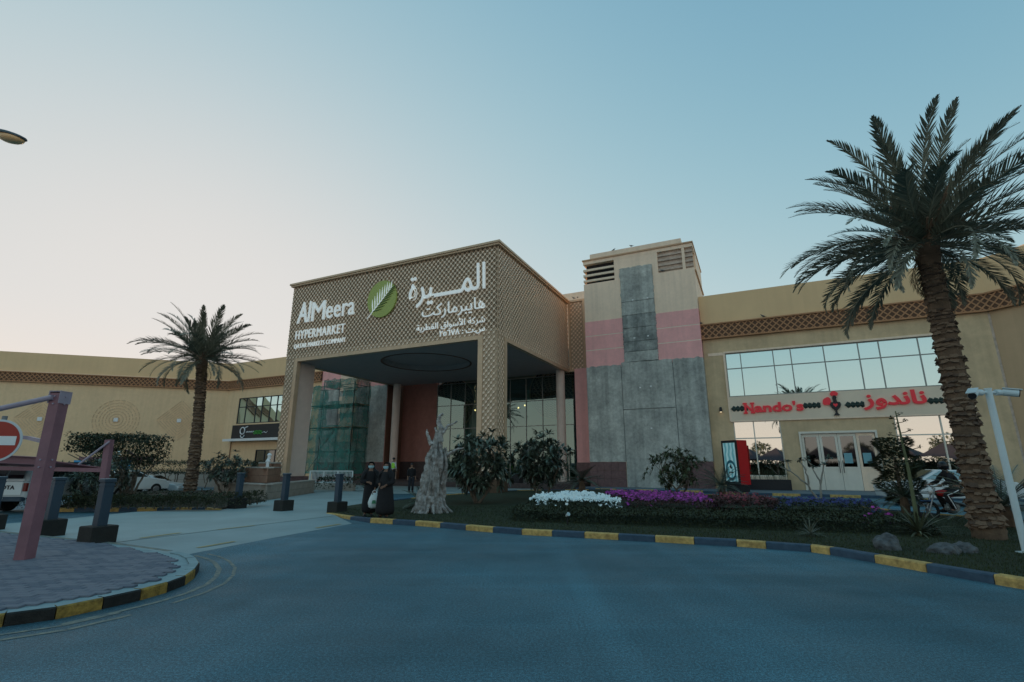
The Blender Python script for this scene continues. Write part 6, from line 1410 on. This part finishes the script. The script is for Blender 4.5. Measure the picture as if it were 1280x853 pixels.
# ------------------------------------------------------------------ people
def skinned(name, joints, edges, m, parent, sub=2):
    me = bpy.data.meshes.new(name); me.from_pydata([j[:3] for j in joints], edges, []); o = bpy.data.objects.new(name, me); COL.objects.link(o)
    sk = o.modifiers.new('skin', 'SKIN'); ly = me.skin_vertices[0] if me.skin_vertices else None
    if ly is None:
        bm = bmesh.new(); bm.from_mesh(me); bm.verts.layers.skin.verify(); bm.to_mesh(me); bm.free(); ly = me.skin_vertices[0]
    for i, j in enumerate(joints): ly.data[i].radius = (j[3], j[4] if len(j) > 4 else j[3]); ly.data[i].use_root = (i == 0)
    su = o.modifiers.new('sub', 'SUBSURF'); su.levels = su.render_levels = sub
    dg = bpy.context.evaluated_depsgraph_get(); dg.update(); nm = bpy.data.meshes.new_from_object(o.evaluated_get(dg)); nm.name = name; o.modifiers.clear(); old = o.data; o.data = nm; bpy.data.meshes.remove(old)
    nm.materials.clear(); nm.materials.append(m); nm.polygons.foreach_set('use_smooth', [True]*len(nm.polygons)); o.parent = parent; return o
M['skin'] = mat('skin', (.24, .13, .085), .6, .05, bump=0); M['abaya'] = mat('black cloth', (.012, .012, .014), .85, .2, 6, .2, 30); M['mask'] = mat('face mask', (.35, .55, .60), .8, .03, bump=0)
def robe(rings, name, m, parent, n=20, wav=.06, seed=0):
    """cloth as a lofted tube: rings (cx, cy, z, rx, ry)"""
    q = MB(); rr = []
    for k, (cx, cy, z, rx, ry) in enumerate(rings):
        f = 1-k/(len(rings)-1); rr.append([(cx+rx*math.cos(a)*(1+wav*f*math.sin(5*a+seed)), cy+ry*math.sin(a)*(1+wav*f*math.cos(6*a+seed)), z) for a in [2*PI*i/n for i in range(n)]])
    q.loft(rr); o = q.build(name, m, parent, smooth=True); md_ = o.modifiers.new('sub', 'SUBSURF'); md_.levels = md_.render_levels = 1; return o
def hand(P, palm, dirv, side, scale=1.0):
    """joints/edges for a palm with four fingers and a thumb, appended to the skeleton P (joints, edges), from wrist index"""
    J, E, wi = P; w_ = Vector(J[wi][:3]); d = Vector(dirv).normalized(); s_ = Vector(side).normalized(); pm = w_+d*.075*scale; J.append((*pm, .026*scale, .015*scale)); pi = len(J)-1; E.append((wi, pi))
    for k in range(4):
        o_ = (k-1.5)*.019*scale; L = (.070, .082, .078, .060)[k]*scale; b = pm+d*.02*scale+s_*o_; c = b+d*L*.5-Vector((0, 0, .004)); e = c+d*L*.45+palm*.018*scale
        for p_ in (b, c, e): J.append((*p_, .0085*scale))
        n_ = len(J); E += [(pi, n_-3), (n_-3, n_-2), (n_-2, n_-1)]
    b = w_+d*.035*scale+s_*.030*scale; c = b+d*.03*scale+s_*.018*scale
    J.append((*b, .011*scale)); J.append((*c, .009*scale)); n_ = len(J); E += [(wi, n_-2), (n_-2, n_-1)]
def head_parts(root, hx, hy, hz, face, m_skin, mask=None, hair=None, scale=1.0):
    """face details on a head centred at hx,hy,hz looking along face (unit xy)"""
    f = Vector((face[0], face[1], 0)).normalized(); s_ = Vector((-f.y, f.x, 0)); c = Vector((hx, hy, hz))
    for k in (-1, 1):
        q = MB(); q.ell(c+f*.088+s_*k*.031+Vector((0, 0, .012)), .012, .012, .009, 8, 6); q.build('eye', M['black'], root)
    if mask:
        q = MB(); rr = []
        for j, (z, r_) in enumerate(((-.085, .055), (-.06, .078), (-.03, .092), (.0, .090))): rr.append([tuple(c+Vector((0, 0, z))+(f*math.cos(a)+s_*math.sin(a))*r_*1.03+f*.012) for a in [rad(-80+16*i) for i in range(11)]])
        n_ = 11; vs = [p for r_ in rr for p in r_]; q.add(vs, [(j*n_+i, j*n_+i+1, (j+1)*n_+i+1, (j+1)*n_+i) for j in range(3) for i in range(10)]); q.build('face_mask', mask, root, smooth=True)
def standing(label, loc, rz, H, top, bottom, shoes, pose, cloth='trousers', extra=None, group=None):
    """person facing -Y in local space"""
    root = thing('person', label, 'person', loc, rz, group); k = H/1.72
    a1, a2 = pose   # (left elbow, left hand, right elbow, right hand) offsets
    J = [(0, 0, .93*k, .13, .10), (0, 0, 1.12*k, .125, .095), (0, 0, 1.32*k, .15, .10), (0, 0, 1.44*k, .09, .07), (0, -.01, 1.50*k, .052), (0, -.015, 1.56*k, .070, .08), (0, -.02, 1.64*k, .082, .095), (0, -.01, 1.70*k, .055, .06)]
    E_ = [(0, 1), (1, 2), (2, 3), (3, 4), (4, 5), (5, 6), (6, 7)]
    for s_, (el, hd_) in ((-1, a1), (1, a2)):
        i0 = len(J); J += [(s_*.17*k, 0, 1.40*k, .058), (*[c_*k for c_ in el], .042), (*[c_*k for c_ in hd_], .028)]; E_ += [(3, i0), (i0, i0+1), (i0+1, i0+2)]
        d = (Vector(J[i0+2][:3])-Vector(J[i0+1][:3])).normalized(); hand((J, E_, i0+2), Vector((0, -.5, -.5)), d, Vector((s_*-1, -.4, 0)).cross(d).cross(d) if False else Vector((0, -1, 0)).cross(d) if abs(d.y) < .8 else Vector((1, 0, 0)), 1.0)
    for s_ in (-1, 1):
        i0 = len(J); J += [(s_*.09*k, 0, .86*k, .088), (s_*.10*k, -.02, .48*k, .060), (s_*.105*k, .01, .10*k, .040), (s_*.11*k, -.09, .045*k, .038, .03), (s_*.11*k, -.16, .03, .03, .02)]; E_ += [(0, i0), (i0, i0+1), (i0+1, i0+2), (i0+2, i0+3), (i0+3, i0+4)]
    skinned('body', J, E_, M['skin'], root); return root, k
for n_, (px, py, lb, rz_, H_) in enumerate(((460, 645.5, 'person in a black robe and pale face mask holding a white plastic bag', rad(12), 1.60), (480, 648, 'person in a wide black robe and headscarf standing right of the bag', rad(-20), 1.58))):
    p = G(px, py, .1); pose = (((-.26, -.06, 1.12), (-.06, -.24, 1.08)), ((.24, -.04, 1.10), (.17, -.16, .86))) if n_ == 0 else (((-.25, -.02, 1.12), (-.10, -.22, 1.05)), ((.25, -.02, 1.12), (.12, -.20, 1.02)))
    root, k = standing(lb, (p.x, p.y, .1), rz_, H_, None, None, None, pose)
    wv = .95 if n_ == 0 else 1.22
    robe([(.02, 0, .06, .27*wv, .21*wv), (.01, 0, .35, .235*wv, .18*wv), (0, 0, .8*k, .20*wv, .165*wv), (0, 0, 1.08*k, .17*wv, .14*wv), (0, 0, 1.28*k, .185, .135), (0, 0, 1.40*k, .165, .11), (0, 0, 1.475*k, .08, .075)], 'robe', M['abaya'], root, seed=n_)
    for s_, (el, hd_) in ((-1, pose[0]), (1, pose[1])):
        q = MB(); e = Vector(el)*k; h_ = Vector(hd_)*k; q.tube([(s_*.03*k, 0, 1.43*k), (s_*.11*k, 0, 1.43*k), (s_*.175*k, 0, 1.385*k), e.lerp(Vector((s_*.17*k, 0, 1.40*k)), .4), e, e.lerp(h_, .8)], [.06, .082, .088, .082, .078, .072], 12); q.build('sleeve', M['abaya'], root, smooth=True)
    hc = Vector((0, -.012, 1.62*k)); q = MB()
    for_ = []
    for z, r_ in ((-.33, .25), (-.24, .20), (-.17, .125), (-.08, .108), (0, .112), (.07, .10), (.115, .06)): for_.append([tuple(hc+Vector((math.sin(a)*r_, .02+math.cos(a)*r_*1.05, z))) for a in [rad(-128+256*i/15) for i in range(16)]])
    vs = [p_ for r_ in for_ for p_ in r_]; q.add(vs, [(j*16+i, j*16+i+1, (j+1)*16+i+1, (j+1)*16+i) for j in range(6) for i in range(15)]); top_ = len(q.v); q.add([for_[-1][i] for i in range(16)]+[tuple(hc+Vector((0, .02, .125)))], [(i, i+1, 16) for i in range(15)]+[(15, 0, 16)]); q.build('headscarf', M['abaya'], root, smooth=True)
    head_parts(root, 0, -.02, 1.62*k, (0, -1), M['skin'], mask=M['mask'])
    if n_ == 0:
        hp = root.matrix_basis @ Vector((.17*k, -.20, .76*k)); lc = Matrix.Translation(root.location) @ Matrix.Rotation(rz_, 4, 'Z'); hp = lc @ Vector((.17*k, -.19, .80*k))
        bg_ = thing('plastic_bag', 'bulging white plastic bag with green print held by the left robed person', 'bag', hp, rz_); q = MB(); rg = []
        for z, rx, ry in ((-.50, .09, .05), (-.46, .155, .095), (-.34, .175, .12), (-.20, .15, .10), (-.10, .09, .05), (-.05, .07, .03)): rg.append([(rx*math.cos(a)*(1+.08*math.sin(3*a+z*20)), ry*math.sin(a)*(1+.10*math.cos(4*a+z*9)), z) for a in [2*PI*i/18 for i in range(18)]])
        q.loft(rg); q.build('sack', mat('white plastic film', (.70, .78, .76), .4, .06, 9, .4, 12), bg_, smooth=True)
        for s_ in (-1, 1): q = MB(); q.tube([(s_*.06, 0, -.06), (s_*.05, 0, .0), (0, 0, .03)], [.02, .012, .012], 6); q.build('bag_handle', M['signwhite'], bg_)
        q = MB(); q.add([(-.06, -.128, -.36), (.07, -.124, -.36), (.05, -.118, -.26), (-.04, -.12, -.26)], [(0, 1, 2, 3)]); q.build('print', mat('green print', (.05, .25, .12), .5, .05, bump=0), bg_)
    q = MB(); 
    for s_ in (-1, 1): q.ell((s_*.11*k, -.10, .035), .045, .115, .04, 10, 6)
    q.build('shoes', M['black'], root)
def clothed(label, loc, rz, H, shirt, trousers, vest=None, hairc=None):
    root, k = standing(label, loc, rz, H, None, None, None, (((-.23, .02, 1.12), (-.24, -.10, .88)), ((.23, .02, 1.12), (.24, -.10, .88))))
    robe([(0, 0, .86*k, .165, .125), (0, 0, 1.05*k, .155, .118), (0, 0, 1.28*k, .19, .13), (0, 0, 1.41*k, .165, .105), (0, 0, 1.475*k, .07, .07)], 'shirt', shirt, root, wav=.02)
    if vest: robe([(0, 0, .92*k, .178, .138), (0, 0, 1.1*k, .172, .132), (0, 0, 1.3*k, .20, .143), (0, 0, 1.42*k, .13, .11)], 'vest', vest, root, wav=.015)
    for s_ in (-1, 1):
        q = MB(); q.tube([(s_*.15*k, 0, 1.41*k), (s_*.215*k, .01, 1.25*k), (s_*.23*k, .02, 1.12*k), (s_*.237*k, -.06, .96*k)], [.068, .062, .056, .046], 10); q.build('sleeve', shirt, root, smooth=True)
        q = MB(); q.tube([(s_*.085*k, 0, .92*k), (s_*.095*k, -.01, .7*k), (s_*.10*k, -.02, .48*k), (s_*.105*k, .01, .08*k)], [.108, .098, .08, .066], 12); q.build('trouser_leg', trousers, root, smooth=True)
        q = MB(); q.ell((s_*.11*k, -.08, .04), .05, .13, .045, 10, 6); q.build('shoe', M['black'], root)
    q = MB(); q.ell((0, .005, 1.665*k), .094, .108, .09, 14, 10); q.v = [v for v in q.v]; q.build('hair', hairc or M['black'], root, smooth=True)
    head_parts(root, 0, -.02, 1.64*k, (0, -1), M['skin']); return root
p = ATY(491.5, 590, 38.2); clothed('person in a bright green safety vest seen from behind under the portico', (p.x, 38.2, .40), rad(150), 1.78, mat('white shirt', (.55, .58, .58), .8, .03, bump=0), M['abaya'], vest=mat('safety vest green', (.35, .75, .08), .6, .05, bump=0))
p = ATY(514.5, 590, 31.5); clothed('person in dark clothes standing left of the driftwood stump in the driveway', (p.x, 31.5, .055), rad(20), 1.68, M['abaya'], mat('dark trousers', (.02, .022, .03), .8, .1))
# ------------------------------------------------------------------ motorcycle and rider
mc = Vector((13.15, 15.6, 0)); rzm = rad(170)
mo = thing('motorcycle', 'dark delivery motorcycle with red fairing half hidden by the big palm', 'motorcycle', mc, rzm)
for x in (-.66, .66):
    q = MB(); q.tube([(x+.27*math.cos(a), 0, .30+.27*math.sin(a)) for a in [2*PI*i/24 for i in range(25)]], .045, 8, cap=False); w_ = q.build('wheel', M['tyre'], mo)
    q = MB(); q.tube([(x, -.05, .30), (x, .05, .30)], .05, 8)
    for k in range(6): a = PI*k/3; q.bar((x, 0, .30), (x+.25*math.cos(a), 0, .30+.25*math.sin(a)), .018, .018, up=(0, 1, 0))
    q.build('rim', M['rim'], w_)
q = MB(); q.tube([(.66, .07, .30), (.46, .07, .78), (.40, .05, .95)], .022, 6); q.tube([(.66, -.07, .30), (.46, -.07, .78), (.40, -.05, .95)], .022, 6); q.build('fork', M['rim'], mo)
q = MB(); q.tube([(.40, 0, .80), (.10, 0, .55), (-.25, 0, .48), (-.66, .06, .30)], .04, 8); q.build('frame', M['black'], mo)
q = MB(); q.ell((.0, 0, .38), .20, .13, .15, 12, 8); q.box(-.12, .14, -.12, .12, .30, .48); q.build('engine', M['frame_g'], mo)
q = MB(); rr = [[(x, wy*math.cos(a), z+hz_*math.sin(a)) for a in [2*PI*i/12 for i in range(12)]] for x, z, wy, hz_ in ((.36, .80, .08, .07), (.22, .80, .13, .11), (.05, .78, .13, .10), (-.05, .74, .09, .06))]; q.loft(rr); q.build('tank', mat('motorcycle red', (.40, .02, .02), .3, .05, bump=0), mo, smooth=True)
q = MB(); rr = [[(x, wy*math.cos(a), z+hz_*math.sin(a)) for a in [2*PI*i/10 for i in range(10)]] for x, z, wy, hz_ in ((-.02, .74, .09, .05), (-.25, .75, .14, .05), (-.6, .80, .12, .05), (-.78, .84, .07, .03))]; q.loft(rr); q.build('seat', M['black'], mo, smooth=True)
q = MB(); q.tube([(.34, -.30, 1.02), (.40, -.12, 1.0), (.42, 0, .97), (.40, .12, 1.0), (.34, .30, 1.02)], .016, 6); q.build('handlebar', M['black'], mo)
q = MB(); q.ell((.50, 0, .86), .07, .09, .09, 10, 8); q.build('headlight', M['signwhite'], mo)
q = MB(); q.box(.52, .80, -.07, .07, .57, .59); q.box(-.9, -.55, -.08, .08, .60, .62); q.build('mudguard', mat('motorcycle blue', (.03, .12, .30), .4, .05, bump=0), mo)
q = MB(); q.bev(-.98, -.58, -.23, .23, .88, 1.30, .03); bx = q.build('delivery_box', mat('delivery box orange red', (.62, .09, .02), .5, .05, bump=0), mo); q = MB(); q.bev(-.985, -.575, -.235, .235, 1.301, 1.35, .02); q.build('lid', mat('delivery box blue', (.03, .16, .50), .5, .05, bump=0), bx)
rd = thing('person', 'helmeted rider in dark clothes with pale side stripes sitting on the motorcycle', 'person', mc, rzm)
J = [(-.22, 0, .92, .14, .12), (-.17, 0, 1.08, .13, .12), (-.08, 0, 1.27, .15, .11), (-.03, 0, 1.40, .09, .07), (.0, 0, 1.46, .05), (.02, 0, 1.54, .08, .09), (.03, 0, 1.62, .07)]
E_ = [(0, 1), (1, 2), (2, 3), (3, 4), (4, 5), (5, 6)]
for s_ in (-1, 1):
    i0 = len(J); J += [(-.05, s_*.18, 1.36, .06), (.12, s_*.27, 1.13, .043), (.32, s_*.27, 1.05, .03)]; E_ += [(3, i0), (i0, i0+1), (i0+1, i0+2)]; hand((J, E_, i0+2), Vector((0, 0, -1)), Vector((1, 0, -.2)), Vector((0, -s_, 0)))
    i0 = len(J); J += [(-.14, s_*.12, .86, .09), (.20, s_*.20, .74, .065), (.05, s_*.20, .36, .045), (.17, s_*.20, .30, .035, .03)]; E_ += [(0, i0), (i0, i0+1), (i0+1, i0+2), (i0+2, i0+3)]
skinned('body', J, E_, M['skin'], rd)
q = MB()
jr = [(-.25, .88, .16, .14), (-.18, 1.06, .15, .15), (-.09, 1.26, .15, .20), (-.03, 1.40, .11, .15), (0, 1.47, .06, .07)]
q.loft([[(cx+rx*math.cos(a), ry*math.sin(a), z) for a in [2*PI*i/16 for i in range(16)]] for cx, z, rx, ry in jr]); q.build('jacket', M['abaya'], rd, smooth=True)
for s_ in (-1, 1):
    q = MB(); q.tube([(-.05, s_*.15, 1.38), (.05, s_*.24, 1.25), (.12, s_*.27, 1.13), (.29, s_*.27, 1.06)], [.075, .07, .06, .05], 10); q.build('sleeve', M['abaya'], rd, smooth=True)
    q = MB(); q.tube([(-.18, s_*.10, .90), (.03, s_*.16, .82), (.21, s_*.20, .75), (.12, s_*.20, .55), (.05, s_*.20, .36)], [.12, .105, .085, .075, .065], 12); tl_ = q.build('trouser_leg', M['abaya'], rd, smooth=True)
    q = MB(); q.tube([(-.12, s_*.235, .90), (.03, s_*.27, .83), (.22, s_*.285, .76), (.13, s_*.28, .55), (.06, s_*.27, .38)], .014, 5); q.build('side_stripe', M['signwhite'], tl_)
    q = MB(); q.ell((.13, s_*.20, .28), .14, .05, .055, 10, 6); q.build('shoe', M['black'], rd)
q = MB(); q.ell((.02, 0, 1.60), .145, .125, .14, 16, 12); q.build('helmet', mat('helmet black', (.015, .016, .018), .25, .05, bump=0), rd, smooth=True); q = MB(); q.add([(.135, -.09, 1.56), (.135, .09, 1.56), (.12, .085, 1.66), (.12, -.085, 1.66), (.172, 0, 1.56), (.158, 0, 1.66)], [(0, 4, 5, 3), (4, 1, 2, 5)]); q.build('visor', M['black'], rd)
# ------------------------------------------------------------------ pigeons
def pigeon(label, p, rz):
    o = thing('pigeon', label, 'pigeon', p, rz, 'pigeons on the ledges'); q = MB(); rr = []
    for x, z, r_ in ((-.17, .07, .012), (-.10, .085, .035), (-.02, .10, .062), (.06, .125, .055), (.10, .16, .032), (.125, .195, .028), (.145, .205, .018), (.175, .198, .004)): rr.append([(x, r_*.85*math.cos(a), z+r_*math.sin(a)) for a in [2*PI*i/10 for i in range(10)]])
    q.loft(rr); q.build('body', pgm, o, smooth=True)
    for s_ in (-1, 1): q = MB(); q.tube([(.01, s_*.02, .05), (.012, s_*.02, 0)], .005, 4); q.build('leg', M['mauve'], o)
    q = MB(); q.add([(-.15, -.02, .085), (-.15, .02, .085), (-.25, .03, .06), (-.25, -.03, .06)], [(0, 1, 2, 3)]); q.build('tail', pgm, o)
pgm = mat('pigeon grey', (.10, .11, .12), .7, .2)
def on_t(px, t, z): s_, _ = ST(px, 300, t); return W(s_, t, z)
for px, t_, z_, lb in ((789, 35.97, 17.99, 'pigeon on top of the tower parapet'), (767, 36.1, 17.99, 'pigeon on the tower top near its left step'), (722, 39.6, 15.77, 'pigeon on the screen wing beside the tower, right one'), (717, 39.6, 15.77, 'pigeon on the screen wing beside the tower, left one'), (954, 36.3, 11.31, 'pigeon on the lattice band above the mirrored windows'), (876, 36.3, 11.31, 'pigeon at the left end of the right lattice band'), (1199, 36.3, 11.31, 'pigeon on the lattice band right of the big palm'), (828, 35.95, 15.56, 'pigeon below the right louvres of the tower')):
    s_ = ST(px, PITCH, t_)[0]
    # solve for s at this height so the bird stands where the photo has it
    lo, hi = -20, 20
    for _ in range(40):
        mid = (lo+hi)/2; w_ = W(mid, t_, z_); d = w_.y*_c+(z_-CZ)*_s; x_ = 640+FPX*w_.x/d
        if x_ < px: lo = mid
        else: hi = mid
    pigeon(lb, W(lo, t_, z_), R.uniform(0, 6))
# lawn spot lamps
for px, py, lb in ((708, 655, 'small pale lawn spot lamp before the white flowers'), (178, 627, 'small pale spot lamp among the low shrubs on the left')):
    p = G(px, py, .1); o = thing('spot_lamp', lb, 'lamp', (p.x, p.y-.3, .1), rad(20)); q = MB(); q.tube([(0, 0, 0), (0, 0, .22)], .015, 6); q.build('stake', M['black'], o); q = MB(); q.tube([(0, .06, .22), (0, -.05, .27), (0, -.07, .28)], [.025, .045, .05], 12); q.build('lamp_head', M['wht'], o); q = MB(); q.tube([(0, -.0705, .2805), (0, -.074, .282)], .04, 12); q.build('lens', mat('pale lens', (.4, .55, .6), .3, .05, bump=0) if 'pale lens' not in bpy.data.materials else bpy.data.materials['pale lens'], o)
# small pale garden lights and cover plates at the lawn
# ------------------------------------------------------------------ what stands behind the viewer (seen in the windows), plus an added hedge
M['tent'] = mat('mauve shade fabric', (.045, .04, .055), .8, .1, bump=0)
for k in range(7):
    x = -34+k*11.5; y = -26-(k % 2)*2; o = thing('shade_canopy', 'mauve parking shade canopy behind the viewer, mirrored in the doors', 'parking shade', (x, y, 0), ANG*.2, 'shade canopies mirrored in the restaurant windows')
    q = MB(); q.add([(-5.6, -2.6, 2.6), (5.6, -2.6, 2.6), (5.6, 2.6, 2.6), (-5.6, 2.6, 2.6), (-2.8, 0, 4.9), (2.8, 0, 4.9), (0, 0, 3.3), (0, -2.6, 2.9), (0, 2.6, 2.9)], [(0, 7, 4), (7, 6, 4), (7, 1, 5), (6, 7, 5), (1, 2, 5), (2, 8, 5), (8, 6, 5), (8, 3, 4), (6, 8, 4), (3, 0, 4)]); q.build('fabric', M['tent'], o)
    for x_ in (-2.8, 2.8): q = MB(); q.tube([(x_, 0, 0), (x_, 0, 4.9)], .09, 8); q.build('post', M['mauve'], o)
hq = MB()  # unseen hedge added to darken the window reflections under the canopies
for i in range(9000):
    x = R.uniform(-48, 52); leaf(hq, Vector((x, -29.5+R.uniform(-.5, .5), R.uniform(.1, 2.5+.5*noise.noise(Vector((x*.3, 0, 0)))))), rdir(), .5, .17)
hg = thing('added_hedge', 'long dark hedge added behind the viewer to block sky under the mirrored canopies', 'hedge', (0, 0, 0)); hq.build('foliage', M['leaf_tk'], hg)
q = MB(); q.box(-48, 52, -29.7, -29.3, 0, 2.1); q.build('blocking_core', M['leaf_tk'], hg)
bt = random.Random(91)
for k in range(9):
    x = -40+k*10+bt.uniform(-2, 2); y = -38-bt.uniform(0, 5); hh = bt.uniform(4.8, 6.8); o = thing('roadside_tree', 'rounded tree behind the viewer, mirrored low in the windows', 'tree', (x, y, 0), 0, 'trees mirrored in the restaurant windows')
    q = MB()
    for i in range(650):
        d = rdir(bt); rr = bt.uniform(.5, 1)**.5*(1+.3*noise.noise(d*2+Vector((k, 0, 0)))); leaf(q, Vector((d.x*2.6*rr, d.y*2.4*rr, hh*.62+d.z*hh*.36*rr)), rdir(bt), .6, .20)
    q.build('crown', M['leaf_md'], o); q = MB(); limb(q, (0, 0, 0), (0, 0, hh*.55), .2, .1); q.build('trunk', M['twig'], o)
